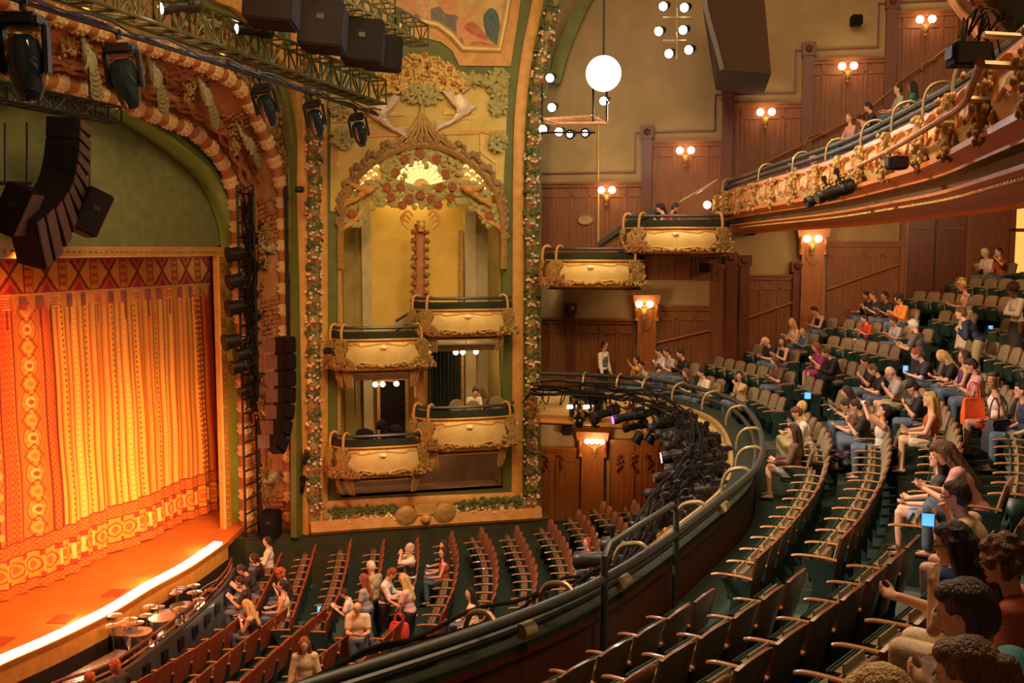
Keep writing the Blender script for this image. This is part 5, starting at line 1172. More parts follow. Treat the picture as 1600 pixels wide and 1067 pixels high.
# floors of the rows
R1 = [at(x, y, z=5.5) for x, y in ((870, 1055), (940, 1020), (1010, 985), (1065, 952), (1200, 858), (1224, 828), (1260, 786), (1284, 747), (1291, 717), (1288, 669), (1205, 612), (1180, 608), (1140, 597))]
R1 = [R1[0]+(R1[0]-R1[3])*1.6]+R1+[Vector((-3.0, 30.6, 5.5)), Vector((-4.2, 32.2, 5.5))]
ROW = smooth(resample(catmull(R1, 8), .25), 22); PITCH, RISE, F0 = 1.02, .42, 4.5
def rowc(k):
    P = smooth(up(oc(ROW, k*PITCH), 0), int(4+2*k)); return resample(P, .25)
def wallY(x): return SW.a.y+(x-SW.a.x)*SW.d.y/SW.d.x
NR = 13
for k in range(NR):
    A = rowc(k-1+.18) if k else up(oc(TUBE, -.12), 0); B = rowc(k+.18); m = MB(); zf = F0+RISE*k
    A = even(A, 70); B = even(B, 70); n = min(len(A), len(B)); A = A[:n]; B = B[:n]
    vs = up(A, zf-RISE)+up(A, zf)+up(B, zf); m.add(vs, [(i, i+1, n+i+1, n+i) for i in range(n-1)]+[(n+i, n+i+1, 2*n+i+1, 2*n+i) for i in range(n-1)])
    struct(m.build('floor_%d' % (20+k), MAT['carpet_green'], smooth=False))
# aisle carpets with flowers
def aisle(p0, p1, w_, idx, K):
    a0 = at(*p0[:2], z=p0[2]); a1 = at(*p1[:2], z=p1[2]); d = Vector((a1.x-a0.x, a1.y-a0.y, 0)).normalized(); s_ = d.cross(Vector((0, 0, 1))); return a0, d, s_, w_
AN = aisle((1134, 897, 5.5), (1290, 856, 5.92), .62, 0, 9); AF = aisle((1238, 632, 5.5), (1308, 604, 5.92), .55, 0, 6)
def cross(A, P):                       # index on row curve P closest to the aisle line
    a0, d, s_, w_ = A; return min(range(len(P)), key=lambda i: abs((P[i]-a0).dot(s_))+(100 if (P[i]-a0).dot(d) < -2 else 0))
for ai, A in enumerate((AN, AF)):
    for k in range(0, 10):
        P = rowc(k); P0 = rowc(k-1) if k else up(oc(TUBE, -.1), 0)
        i = cross(A, P); j = cross(A, P0); c1 = Vector((P[i].x, P[i].y, 0)); c0 = Vector((P0[j].x, P0[j].y, 0)); zf = F0+RISE*k
        c0 = c0+(c1-c0).normalized()*.16; c1 = c1+(c1-c0).normalized()*.17; m = MB(); s_ = A[2]; w_ = .52
        z0_, z1_ = zf+.0, zf+.012
        m.add([c0-s_*w_+Vector((0, 0, z1_)), c0+s_*w_+Vector((0, 0, z1_)), c1+s_*w_+Vector((0, 0, z1_)), c1-s_*w_+Vector((0, 0, z1_)), c0-s_*w_+Vector((0, 0, z1_-.4)), c0+s_*w_+Vector((0, 0, z1_-.4))], [(0, 1, 2, 3), (0, 1, 5, 4)])
        m.build('floor_%d' % (40+ai*12+k), MAT['carpet_flower'], smooth=False)['kind'] = 'structure'
# ---------------------------------------------------------------- balcony
ZB = 11.35
BP = [at(x, y, z=ZB) for x, y in ((1130, 288), (1200, 262), (1318, 222), (1436, 163), (1525, 113), (1580, 66))]
BP = [Vector((-3.2, 31.8, ZB)) if BP[0].y < 31 else BP[0]]+[p for p in BP if p.y < 31.5]; d_ = (BP[-1]-BP[-2]); BP.append(BP[-1]+d_.normalized()*5)
BC = smooth(resample(catmull(BP, 8), .25), 10)
sB = 1 if (offc(BC, 1)[20]-BC[20]).x > 0 else -1
def ocb(P, d): return offc(P, d*sB)
mat('panel_yellow', (.42, .30, .09), .6, (.55, .4, .15), 3, .2, 20)
def bstrip(name, prof, material, thing=None, st=False):
    m = MB(); rows = [up(ocb(BC, o), z) for o, z in prof]; n = len(BC); vs = [p for r_ in rows for p in r_]
    m.add(vs, [(j*n+i, j*n+i+1, (j+1)*n+i+1, (j+1)*n+i) for j in range(len(prof)-1) for i in range(n-1)]); o = m.build(name, MAT[material], thing)
    if st: struct(o)
    return o
bf = empty('upper_balcony', BC[len(BC)//2]); tag(bf, 'sweeping gilded front of the upper balcony with cream panels and hanging fruit clusters', 'balcony front')
bstrip('ledge', [(.1, ZB-.95), (.1, ZB-.38), (.06, ZB-.34), (-.3, ZB-.34), (-.34, ZB-.38)], 'dark_rail', bf)
bstrip('top_moulding', [(-.34, ZB-.38), (-.4, ZB-.4), (-.42, ZB-.48), (-.34, ZB-.52)], 'orange_deep', bf)
bstrip('panel_band', [(-.34, ZB-.52), (-.44, ZB-.65), (-.46, ZB-.8), (-.38, ZB-.98)], 'panel_yellow', bf)
bstrip('cove', [(-.38, ZB-.98), (-.5, ZB-1.02), (-.5, ZB-1.08), (-.34, ZB-1.17), (-.34, ZB-1.2)], 'orange_deep', bf)
bstrip('underside_band', [(-.34, ZB-1.2), (-.2, ZB-1.22), (-.14, ZB-1.36)], 'band_olive', bf)  # dark olive strip between the cove and the cornice
bstrip('cornice', [(-.14, ZB-1.34), (-.3, ZB-1.36), (-.3, ZB-1.4), (-.16, ZB-1.46), (-.1, ZB-1.5), (0, ZB-1.52), (.3, ZB-1.56), (.3, ZB-1.62)], 'orange_deep', bf)
m = MB()
for q in resample(up(ocb(BC, -.2), ZB-1.46), .13): m.sph(q, (.04, .055, .03), 1)
m.build('cornice_relief', MAT['gold'], bf)
bstrip('ceiling_balcony', [(.3, ZB-1.62), (1.2, ZB-1.5), (12, ZB+3.2)], 'plaster_beige', st=True)
bstrip('floor_60', [(.1, ZB-.95), (.9, ZB-.9), (12, ZB+4.2)], 'carpet_green', st=True)
bq = resample(up(ocb(BC, -.5), ZB-.72), 1.75)
for i, p in enumerate(bq):
    m = MB()
    m.tube([p+Vector((0, 0, .3)), p, p+Vector((0, 0, -.4))], [.05, .09, .03], 8)
    for k in range(100):
        t = rr.random(); m.sph(p+Vector((rr.gauss(0, .05), max(-.2, min(.2, rr.gauss(0, .1)))*(1.15-t*.6), .26-.66*t)), (.03, .03, .045), 1)
    m.build('fruit_cluster', MAT['gold_dark'], bf)
    if i < len(bq)-1:
        c = (p+bq[i+1])/2; m = MB(); t = (bq[i+1]-p).normalized(); m.tube(catmull([c-t*.35+Vector((0, 0, .12)), c+Vector((0, 0, .2)), c+t*.35+Vector((0, 0, .12)), c+t*.3+Vector((0, 0, -.12)), c+Vector((0, 0, -.05)), c-t*.3+Vector((0, 0, -.12))], 3, closed=True), .022, 5, closed=True); m.build('panel_scroll', MAT['orange_deep'], bf)
br_ = empty('balcony_rail', BC[len(BC)//2]); tag(br_, 'dark double tube rail along the top of the upper balcony front', 'rail')
m = MB(); m.tube(BC, .05, 8); m.build('top_tube', MAT['dark_rail'], br_); m = MB(); m.tube(up(ocb(BC, -.1), ZB-.17), .045, 8); m.build('lower_tube', MAT['dark_rail'], br_)
farb = resample(BC, .1); ob1 = ocb(farb, -1)
for x, y in ((1147, 283), (1208, 262), (1264, 243), (1322, 222), (1380, 192), (1436, 164), (1488, 132), (1545, 96)):
    i = near_px(farb, x, y); p = farb[i]; n = (ob1[i]-p).normalized(); m = MB()
    m.tube(catmull([p, p+n*.1+Vector((0, 0, .05)), p+n*.26+Vector((0, 0, .01)), p+n*.34+Vector((0, 0, -.12)), p+n*.36+Vector((0, 0, -.36))], 4), .021, 8); m.build('gilt_bracket', MAT['bracket_gold'], br_)
bm_ = empty('balcony_lighting_pipe', at(1462, 192, z=ZB-.75)); tag(bm_, 'tan lighting pipe held out on stubs in front of the upper balcony', 'pipe')
BPp = [at(x, y, z=ZB-.75) for x, y in ((1235, 303), (1305, 276), (1384, 238), (1462, 192), (1503, 165), (1520, 130), (1532, 98))]
m = MB(); m.tube(catmull(BPp, 5), .032, 8); m.tube([at(1529, 100, z=ZB-.5), at(1532, 60, z=ZB+.1), at(1487, 0, z=ZB+1.0), at(1470, -30, z=ZB+1.5)], .045, 8); m.build('pipe', MAT['wood_gold'], bm_)
for (x0, y0, x1, y1) in ((1472, 192, 1506, 192), (1511, 155, 1556, 155), (1536, 101, 1586, 101), (1537, 54, 1578, 54), (1384, 236, 1412, 236), (1270, 290, 1296, 288), (1320, 268, 1345, 266)):
    m = MB(); a = at(x0, y0, z=ZB-.75 if y0 > 60 else ZB-.2); q = ray(x1, y1); t = (a-Vector((0, 0, EYE))).length/np.linalg.norm(q); b = Vector(_C+q*t)+Vector((.1, .12, 0)); m.tube([a, b], .032, 6); m.build('stub', MAT['bracket_gold'], bm_)
p = at(1513, 86, z=ZB-.45); speaker('monitor_speaker', p, (.2, .3, .19), (0, 0, R(-75)), 'black rectangular monitor speaker hanging at the upper right in front of the balcony', 'black_metal', .01)
p = at(1401, 255, z=ZB-1.0); speaker('small_speaker', p, (.25, .22, .16), (0, 0, R(-75)), 'small black speaker hanging from the balcony lighting pipe', 'black_metal', .02)
for k, (x, y) in enumerate(((1310, 300), (1332, 291))):
    p = at(x, y, z=ZB-1.15); place(SP['lens_dark'], p, (R(10), R(18), R(205)), 'black spotlight hanging in front of the balcony fascia, %s one' % ('left', 'right')[k], 'spotlights on the balcony pipe', 1.0)
m = MB()
for k in range(8):
    c = at(1508+k*6, 40+((k*17) % 30), z=ZB+.05); P = [c+Vector((rr.uniform(-.15, .15), rr.uniform(-.2, .2), rr.uniform(-.35, .25))) for _ in range(5)]; m.tube(catmull(P, 4), .012, 5)
tag(m.build('cable_tangle', MAT['black_cloth']), 'tangle of black cables above the rectangular monitor speaker', 'cable')
# lower rim of the dome at the top right corner
m = MB(); P = [at(x, y, z=12.4) for x, y in ((1500, -60), (1535, -5), (1575, 45), (1620, 85))]; sweep(m, resample(catmull(P, 5), .15), [(-.25, 0), (.05, -.1), (.1, .1), (.3, .2), (2.2, .25), (2.2, .5), (-.25, .5)]); struct(m.build('trim_99', MAT['peach']))
m = MB()
for q in resample(catmull(P, 5), .06):
    for _ in range(2): m.sph(q+Vector((rr.uniform(-.1, .1), rr.uniform(-.1, .1), rr.uniform(-.08, .06))), .05, 1)
tag(m.build('rim_garland', MAT['terracotta']), 'reddish garland under the ceiling rim in the upper right corner', 'relief ornament')
for c_, t_, p_ in (((1.2, 27.5, 10.1), (.4, 31, 6.5), 900), ((4.3, 26.5, 11.0), (3.6, 32, 8), 1300), ((.9, 21, 9.6), (2.6, 23.5, 5.5), 700), ((4.6, 21, 10.6), (4.6, 27, 7.2), 900)): spot('soffit_fill', c_, t_, p_*.26, (1, .58, .28), 130, .9, .15)  # unseen fill spots added to brighten the area under the balcony
# handrails of the balcony stairs against the wall
m = MB()
for pts in ([(1190, 258), (1262, 222), (1345, 180), (1398, 137), (1404, 128), (1460, 90), (1500, 60)], [(1256, 230), (1262, 215), (1282, 207), (1292, 210)], [(1440, 110), (1443, 100), (1462, 92)]):
    m.tube([SW(*SW.px(x, y, .25), .25) for x, y in pts], .035, 6)
tag(m.build('stair_handrail', MAT['wood_gold']), 'long wooden handrail climbing the stepped upper wall behind the balcony', 'handrail')
m = MB(); P = [SW(*SW.px(x, y, 1.2), 1.2) for x, y in ((1062, 316), (1122, 281), (1130, 284), (1130, 330))]; m.tube(P, .04, 8); tag(m.build('stair_handrail', MAT['bracket_gold']), 'pale handrail descending from the balcony end to the higher side box', 'handrail')
# ---------------------------------------------------------------- wall lamps
def sconce(c, n, label, gap=.24, cnt=2, mt='lamp_warm', pw=10, r=.115, group='two-globe wall lamps'):
    e = empty('wall_sconce', c, 0, label, 'wall lamp', group); c = Vector(c); sd = n.cross(Vector((0, 0, 1)))
    m = MB(); m.sph(c+Vector((0, 0, -.28)), (.1, .1, .16), 1); m.sph(c+Vector((0, 0, -.45)), .06, 1); m.tube([c+sd*-gap+Vector((0, 0, -.1)), c+Vector((0, 0, -.24)), c+sd*gap+Vector((0, 0, -.1))], .03, 6); ar_ = m.build('arm', MAT['gold_dark'], e)
    for k in range(cnt):
        q = (k-(cnt-1)/2)*(2*gap/max(1, cnt-1)); m = MB(); m.sph(c+sd*q, r, 2); m.build('globe', MAT[mt], e).parent = ar_
    point('sconce_light', c+n*(.35 if cnt == 2 else 1.0), pw, (1, .58, .26), .12); return e
NSW = SW.n
for x, y, lb in ((948, 297, 'two-globe wall lamp above the oval sign by the lower side box'), (1071, 235, 'two-globe wall lamp on the second step panel above the higher side box'), (1197, 175, 'two-globe wall lamp on the third step panel'), (1325, 103, 'two-globe wall lamp on the fourth step panel'), (1447, 30, 'two-globe wall lamp on the highest step panel')):
    s, z = SW.px(x, y, .35); sconce(SW(s, z, .35), NSW, lb, .17)
for x, y, lb in ((1007, 475, 'two-globe wall lamp on the pilaster below the side boxes'), (1270, 373, 'two-globe wall lamp on the pilaster under the balcony')):
    s, z = SW.px(x, y, .55); sconce(SW(s, z, .55), NSW, lb, .17, pw=15)
s, z = SW.px(929, 690, .55); sconce(SW(s, z, .55), NSW, 'bright four-lamp gilt sconce on the stalls pilaster under the mezzanine', .25, 4, 'lamp_warm', 60, .085, None)
p = SW(*SW.px(1105, 320, .8), .8); m = MB(); m.sph(p, .12, 2); tag(m.build('step_lamp', MAT['lamp_warm']), 'single round step lamp under the balcony stair rail', 'wall lamp'); point('sconce_light', p+NSW*.3, 6)
for pts, lb in (((603, 600), 'three-globe ceiling lamp over the lower left box'), ((728, 550), 'three-globe ceiling lamp over the lower right box')):
    s, z = BW.px(*pts, -.6); c = BW(s, z, -.6); e = empty('ceiling_lamp', c, 0, lb, 'ceiling lamp', 'three-globe lamps over the lower boxes')
    m = MB(); m.tube([c-BW.d*.35+Vector((0, 0, .05)), c+Vector((0, 0, .12)), c+BW.d*.35+Vector((0, 0, .05))], .02, 6); m.cyl(c+Vector((0, 0, .1)), c+Vector((0, 0, .35)), .02, 6); m.build('frame', MAT['gold_dark'], e)
    for q in (-.32, -.1, .32): m = MB(); m.sph(c+BW.d*q, .085, 2); m.build('globe', MAT['lamp_warm'], e)
    point('box_lamp', c+Vector((0, 0, -.2)), 14, (1, .6, .28), .15)
# oval signs
for (x, y), a_, b_, lb in (((915, 343), .25, .16, 'small oval plaque on the wainscot between the side boxes'), ((1550, 288), .34, .2, 'oval plaque on the plaster above the wainscot, right of the dark double door')):
    s, z = SW.px(x, y, .1); e = empty('oval_plaque', SW(s, z, .1), 0, lb, 'plaque')
    m = MB(); m.prism([(s+a_*math.cos(t*.3927/1), z+b_*math.sin(t*.3927)) for t in range(16)], SW, .08, .12); m.build('board', MAT['plaque'], e)
    m = MB(); m.tube([SW(s+a_*math.cos(t*.3927), z+b_*math.sin(t*.3927), .12) for t in range(16)], .025, 6, closed=True); m.build('rim', MAT['terracotta'], e)
    m = MB()
    for r_ in range(3):
        for c_ in range(6-abs(r_-1)): m.prism([(s-a_*.6+c_*.2*a_+dx, z+b_*(.35-.35*r_)+dz) for dx, dz in ((0, 0), (.04, 0), (.04, .035), (0, .035))], SW, .12, .125)
    m.build('faded_lettering', MAT['gold_dark'], e)
# hanging lights in front of the upper side wall
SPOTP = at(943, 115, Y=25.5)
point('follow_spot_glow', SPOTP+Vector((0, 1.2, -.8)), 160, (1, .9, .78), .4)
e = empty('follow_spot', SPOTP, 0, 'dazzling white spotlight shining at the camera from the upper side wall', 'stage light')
dr = (Vector((0, 0, EYE))-SPOTP).normalized(); m = MB(); m.cyl(SPOTP-dr*.7, SPOTP-dr*.02, .42, 20, .46); m.build('housing', MAT['black_metal'], e); m = MB(); m.cyl(SPOTP-dr*.03, SPOTP, .44, 24); m.build('lens', MAT['lamp_spot'], e)  # lens made oversize so its white disc takes in the lamp's glare
m = MB(); m.cyl(SPOTP-dr*.4, SPOTP-dr*.4+Vector((0, 0, 6)), .03, 6); m.build('hanger', MAT['dark_rail'], e)
k = 0
for x, y, lb in ((859, 122, 'lit round lamp topmost beside the garlanded column'), (862, 168, 'lit round lamp second down beside the garlanded column'), (848, 202, 'lit round lamp at the left end of the low lighting bar'), (873, 206, 'brightest lit lamp on the low lighting bar'), (890, 210, 'dimmer lamp in the middle of the low lighting bar'), (914, 208, 'dimmer lamp at the right end of the low lighting bar'), (943, 158, 'small lit lamp just under the dazzling spotlight'),
        (1036, 10, 'lit lamp at the upper left of the cross-shaped light tree'), (1069, 12, 'lamp at the upper right of the cross-shaped light tree'), (1029, 49, 'lit lamp at the middle left of the cross-shaped light tree'), (1067, 47, 'lit lamp at the middle right of the cross-shaped light tree'), (1045, 84, 'lit lamp at the lower left of the cross-shaped light tree'), (1076, 78, 'bright lit lamp at the lower right of the cross-shaped light tree')):
    p = at(x, y, Y=26.5); dr = (Vector((0, 0, EYE))-p).normalized(); dr = (dr+Vector((-.35, 0, -.1))).normalized()
    e = empty('round_spotlight', p, 0, lb, 'stage light', 'lamps hung in front of the upper side wall'); r_ = .11 if y not in (210, 208) else .08
    m = MB(); m.cyl(p-dr*.35, p-dr*.01, .09, 12, .14); m.build('housing', MAT['black_metal'], e); m = MB(); m.cyl(p-dr*.02, p+dr*.0, r_, 16); m.build('lens', MAT['lamp_white'], e)
lt = empty('light_tree', at(1057, 0, Y=26.6)); tag(lt, 'tan cross-shaped light tree hanging from the ceiling', 'lighting stand'); m = MB()
m.tube([at(1057, -60, Y=26.6), at(1057, 92, Y=26.6)], .035, 6)
for y, x0, x1 in ((28, 1036, 1083), (64, 1036, 1072)): m.tube([at(x0, y, Y=26.6), at(x1, y, Y=26.6)], .035, 6)
m.build('pipe', MAT['bracket_gold'], lt)
lb2 = empty('lighting_platform', at(900, 190, Y=26.8)); tag(lb2, 'pinkish framed lighting platform beside the column under the dazzling spotlight', 'lighting platform'); m = MB()
m.tube([at(846, 188, Y=26.6), at(925, 183, Y=26.6), at(947, 193, Y=26.0), at(868, 193, Y=26.0)], .05, 6, closed=True); m.tube([at(846, 188, Y=26.6), at(925, 183, Y=26.6)], .07, 6); m.build('deck_frame', MAT['mural_robe2'], lb2)
m = MB()
for x in (847, 927, 948): m.tube([at(x, 190, Y=26.5), at(x, 130, Y=26.5)], .03, 6)
m.tube([at(845, 207, Y=26.4), at(930, 207, Y=26.4)], .03, 6); m.build('frame', MAT['black_metal'], lb2)
# ---------------------------------------------------------------- seats
def make_seat(kind, opened=False):
    e = empty('theatre_chair', (0, 0, 0)); tag(e, 'x', 'seat'); w2 = .245
    red = kind == 'stalls'; fab = 'seat_fabric_red' if red else 'seat_fabric'
    # plywood shell with arched top, slightly curved across
    def sh(u, v, d):
        y = (u-.5)*2*w2; top = .94-.045*(abs(u-.5)*2)**2.5; z = .36+(top-.36)*v
        return Vector((.10-.13*v+.0-.035*(1-(2*u-1)**2)+d, y, z))
    m = MB(); nu, nv = 8, 6
    vs = [sh(i/nu, j/nv, 0) for i in range(nu+1) for j in range(nv+1)]+[sh(i/nu, j/nv, .03) for i in range(nu+1) for j in range(nv+1)]; k = (nu+1)*(nv+1); fs = []
    for i in range(nu):
        for j in range(nv): a = i*(nv+1)+j; fs += [(a, a+nv+1, a+nv+2, a+1), (k+a, k+a+1, k+a+nv+2, k+a+nv+1)]
    for i in range(nu): a = i*(nv+1); b = a+nv; fs += [(a, k+a, k+a+nv+1, a+nv+1), (b, b+nv+1, k+b+nv+1, k+b)]
    for j in range(nv): a = j; b = nu*(nv+1)+j; fs += [(a, a+1, k+a+1, k+a), (b, k+b, k+b+1, b+1)]
    m.add(vs, fs); bs_ = m.build('back_shell', MAT['wood_seat' if not red else 'wood_seat_red'], e, ang=50)
    def cu(u, v):
        a = math.sin(math.pi*min(1, max(0, u)))**.35; b = math.sin(math.pi*min(1, max(0, v)))**.35; p = sh(.04+.92*u, .12+.86*v, .03); return p+Vector((.05*a*b, 0, 0))
    m = MB(); m.grid(cu, 8, 8); m.build('back_cushion', MAT[fab], e).parent = bs_
    m = MB()
    if opened: m.bbox((.30, 0, .46), (.42, .46, .10), .04)
    else: m.bbox((.24, 0, .56), (.13, .44, .32), .06)
    sc_ = m.build('seat_cushion', MAT[fab], e)
    m = MB()
    if opened: m.bbox((.30, 0, .39), (.42, .46, .05), .02)
    else: m.bbox((.315, 0, .52), (.03, .45, .34), .012)
    m.build('seat_pan', MAT['seat_green'], e).parent = sc_
    m = MB(); P = [Vector((.02, w2+.02, .645)), Vector((.2, w2+.02, .66)), Vector((.42, w2+.02, .65)), Vector((.50, w2+.02, .63))]; m.tube(catmull(P, 3), .027, 8, sq=.6); am_ = m.build('armrest', MAT['wood_arm'], e)
    m = MB(); m.prism([(.05, 0), (.34, 0), (.30, .1), (.26, .35), (.38, .62), (.02, .62), (.06, .3)], lambda a, b, n: Vector((a, w2+.02+n, b)), -.018, .018); m.build('standard', MAT['seat_iron'], e).parent = am_
    return e
mat('seat_fabric_red', (.20, .10, .05), .85, (.30, .16, .09), 42, .4, 60); mat('wood_seat_red', (.26, .05, .018), .4, (.34, .08, .028), 4, .05, 40, stretch=(8, 8, .6), coat=.2)
mat('seat_iron', (.015, .04, .035), .4, (.03, .06, .05), 8)
PR = {(k, o): make_seat(k, o) for k in ('mezz', 'stalls') for o in (0, 1)}
_seat_gold = mat('end_panel', (.02, .045, .04), .35, (.04, .07, .06), 8)
SEATS = []                                   # dicts: pos (floor), rz, z, row, block, i
def add_row(P, zf, region, row, okf):
    Q = resample(P, .62); L = []
    for i in range(len(Q)):
        t = (Q[min(i+1, len(Q)-1)]-Q[max(i-1, 0)]).normalized(); n = Vector((t.y, -t.x, 0))
        if n.x > 0: n = -n                    # face the stage
        z = zf(Q[i]) if callable(zf) else zf
        p = Vector((Q[i].x, Q[i].y, z)); blk = okf(p)
        if blk is None: continue
        x, y, d = pj(p+Vector((0, 0, .7)))
        if d < 1.4 or not (-50 < x < 1660 and -60 < y < 1190): continue
        L.append(dict(pos=p, n=n, t=t, rz=math.atan2(n.y, n.x), row=row, region=region, blk=blk, occ=None, scr=(x, y, d)))
    for b in sorted(set(s['blk'] for s in L)):
        B = [s for s in L if s['blk'] == b]
        for j, s in enumerate(B): s['i'] = j; s['n_'] = len(B)
    SEATS.extend(L); return L
def mezz_ok(k):
    def f(p):
        for A in (AN, AF):
            v = p-Vector((A[0].x, A[0].y, p.z))
            if abs(v.dot(A[2])) < .72+(.1 if k > 2 else 0) and v.dot(A[1]) > -2.5: return None
        if p.y > wallY(p.x)-.55: return None
        if k > 4 and p.x < SW(SW.px(1425, 420)[0], 0).x and p.y > 29.5: return None
        vn = (p-Vector((AN[0].x, AN[0].y, p.z))).dot(AN[2]); vf = (p-Vector((AF[0].x, AF[0].y, p.z))).dot(AF[2])
        sn = 1 if (Vector((0, 30, 0))-AN[0]).dot(AN[2]) > 0 else -1; sf = 1 if (Vector((0, 35, 0))-AF[0]).dot(AF[2]) > 0 else -1
        if vn*sn < 0: return 'nearest block'
        return 'block by the side wall' if vf*sf > 0 else 'middle block'
    return f
for k in range(NR): add_row(rowc(k), F0+RISE*k, 'mezz', k, mezz_ok(k))
def stalls_line(px):
    out = []
    for x, y in px:
        z = .9
        for _ in range(4): p = at(x, y, z=z); z = zfl(p.x)+1.0
        out.append(Vector((p.x, p.y, 0)))
    return catmull(out, 6)
FARR = [[(437, 866), (425, 895), (398, 948)], [(491, 853), (482, 885), (472, 915), (457, 957)], [(546, 846), (541, 880), (530, 920), (513, 960)], [(598, 846), (596, 870), (590, 905), (578, 940)], [(651, 843), (652, 870), (648, 900), (640, 935)],
        [(705, 833), (713, 869), (709, 910), (693, 950)], [(752, 827), (768, 855), (775, 885), (772, 925), (757, 960)], [(807, 824), (825, 860), (836, 890), (833, 925), (822, 955)], [(860, 814), (880, 843), (893, 874), (897, 910)],
        [(904, 799), (926, 827), (936, 855), (940, 880)], [(943, 786), (962, 803), (980, 824), (990, 850)], [(991, 783), (1013, 811), (1025, 830)], [(1040, 775), (1055, 795), (1068, 820)]]
NEARR = [[(379, 959), (330, 996), (213, 1065), (150, 1100)], [(440, 955), (400, 985), (330, 1040), (260, 1095)], [(502, 955), (430, 1015), (373, 1065), (330, 1100)], [(568, 974), (503, 1021), (450, 1067), (410, 1100)], [(623, 973), (575, 1020), (530, 1070), (500, 1100)], [(690, 972), (663, 997), (630, 1030), (590, 1075)]]
for k, px in enumerate(FARR): add_row(stalls_line(px), lambda p: zfl(p.x), 'stalls', k, lambda p: 'far block')
for k, px in enumerate(NEARR): add_row(stalls_line(px), lambda p: zfl(p.x), 'stalls', k, lambda p: 'near block')
# flowered carpet of the cross aisle in the stalls
m = MB(); q = [at(x, y, z=.16) for x, y in ((425, 972), (520, 968), (760, 975), (900, 950), (930, 975), (770, 1005), (520, 1002), (400, 1000))]; m.add(q, [list(range(8))]); struct(m.build('floor_80', MAT['carpet_flower'], smooth=False))
# ---------------------------------------------------------------- people
SKIN = {'l': (.78, .45, .30), 'm': (.62, .32, .19), 't': (.48, .23, .12), 'd': (.17, .075, .04)}
for k_, c_ in SKIN.items(): mat('skin_'+k_, c_, .5, tuple(x*1.1 for x in c_), 6)
HAIR = dict(black=(.012, .008, .006), dark=(.035, .018, .01), brown=(.10, .045, .018), auburn=(.22, .06, .02), red=(.38, .09, .02), blond=(.55, .33, .12), grey=(.5, .44, .36), white=(.75, .7, .6), pink=(.6, .3, .32))
for k_, c_ in HAIR.items(): mat('hair_'+k_, c_, .5, tuple(min(1, x*2.2+.012) for x in c_), 30, .9, 90, stretch=(1, 1, .15))
CC = dict(white=(.8, .74, .66), cream=(.75, .62, .42), black=(.012, .01, .012), dark=(.03, .025, .03), grey=(.16, .15, .16), lgrey=(.4, .38, .38), navy=(.02, .03, .08), blue=(.04, .1, .35), teal=(.01, .16, .17), red=(.5, .04, .02), rust=(.4, .08, .03), orange=(.7, .22, .04), pink=(.7, .35, .35), purple=(.1, .03, .12), brown=(.14, .07, .04), tan=(.62, .42, .22), beige=(.7, .5, .3), yellow=(.75, .5, .12), denim=(.1, .15, .22), jade=(.03, .2, .2), magenta=(.35, .03, .15), stripe=(.75, .5, .45), khaki=(.4, .34, .18), lblue=(.3, .36, .55))
PENDING = []
def capsule(m, a, b, ra, rb, n=10):
    a, b = Vector(a), Vector(b); m.tube([a, b], [ra, rb], n); m.sph(a, ra, 2); m.sph(b, rb, 2)
def ik(sh, hand, l1, l2, pole):
    d = hand-sh; L = min(d.length, (l1+l2)*.995); d = d.normalized(); hand = sh+d*L
    x = (l1*l1-l2*l2+L*L)/(2*L); h = math.sqrt(max(0, l1*l1-x*x)); p = pole-d*pole.dot(d); p = p.normalized() if p.length > 1e-4 else Vector((0, 0, -1))
    return sh+d*x+p*h, hand
def hand_mesh(m, wrist, d, palm, side, fine, curl=.6):
    d = d.normalized(); s = palm.cross(d).normalized()*side; n = d.cross(s).normalized()
    if n.dot(palm) < 0: n = -n
    M = Matrix((d, s, n)).transposed().to_4x4()
    m.sph(wrist+d*.045, (.052, .042, .019), 2, M)
    r = .0095 if fine else .012
    for i, (o, l) in enumerate(((-.03, .062), (-.01, .074), (.011, .07), (.031, .055))):
        b = wrist+d*.078-s*o; a1 = curl*(.8+.1*i); q = b+(d*math.cos(a1)+n*math.sin(a1)-s*o*1.2)*l*.55; a2 = a1+curl*1.0; e = q+(d*math.cos(a2)+n*math.sin(a2))*l*.5
        capsule(m, b, q, r*1.08, r, 6); capsule(m, q, e, r, r*.82, 6)
    b = wrist+d*.025+s*.032; q = b+(d*.6+s*.65+n*.35).normalized()*.04; e = q+(d*.85+s*.1+n*.4).normalized()*.034; capsule(m, b, q, r*1.25, r*1.1, 6); capsule(m, q, e, r*1.1, r*.9, 6)
def region(name, m, voxel, material, root, smooth_it=3, lab=None):
    o = m.build(name, material, None, ang=180)
    md = o.modifiers.new('r', 'REMESH'); md.mode = 'VOXEL'; md.voxel_size = voxel; md.use_smooth_shade = True
    sm = o.modifiers.new('s', 'SMOOTH'); sm.factor = .5; sm.iterations = smooth_it
    if root is not None: o.parent = root
    if lab: o['label'] = lab
    PENDING.append(o); return o
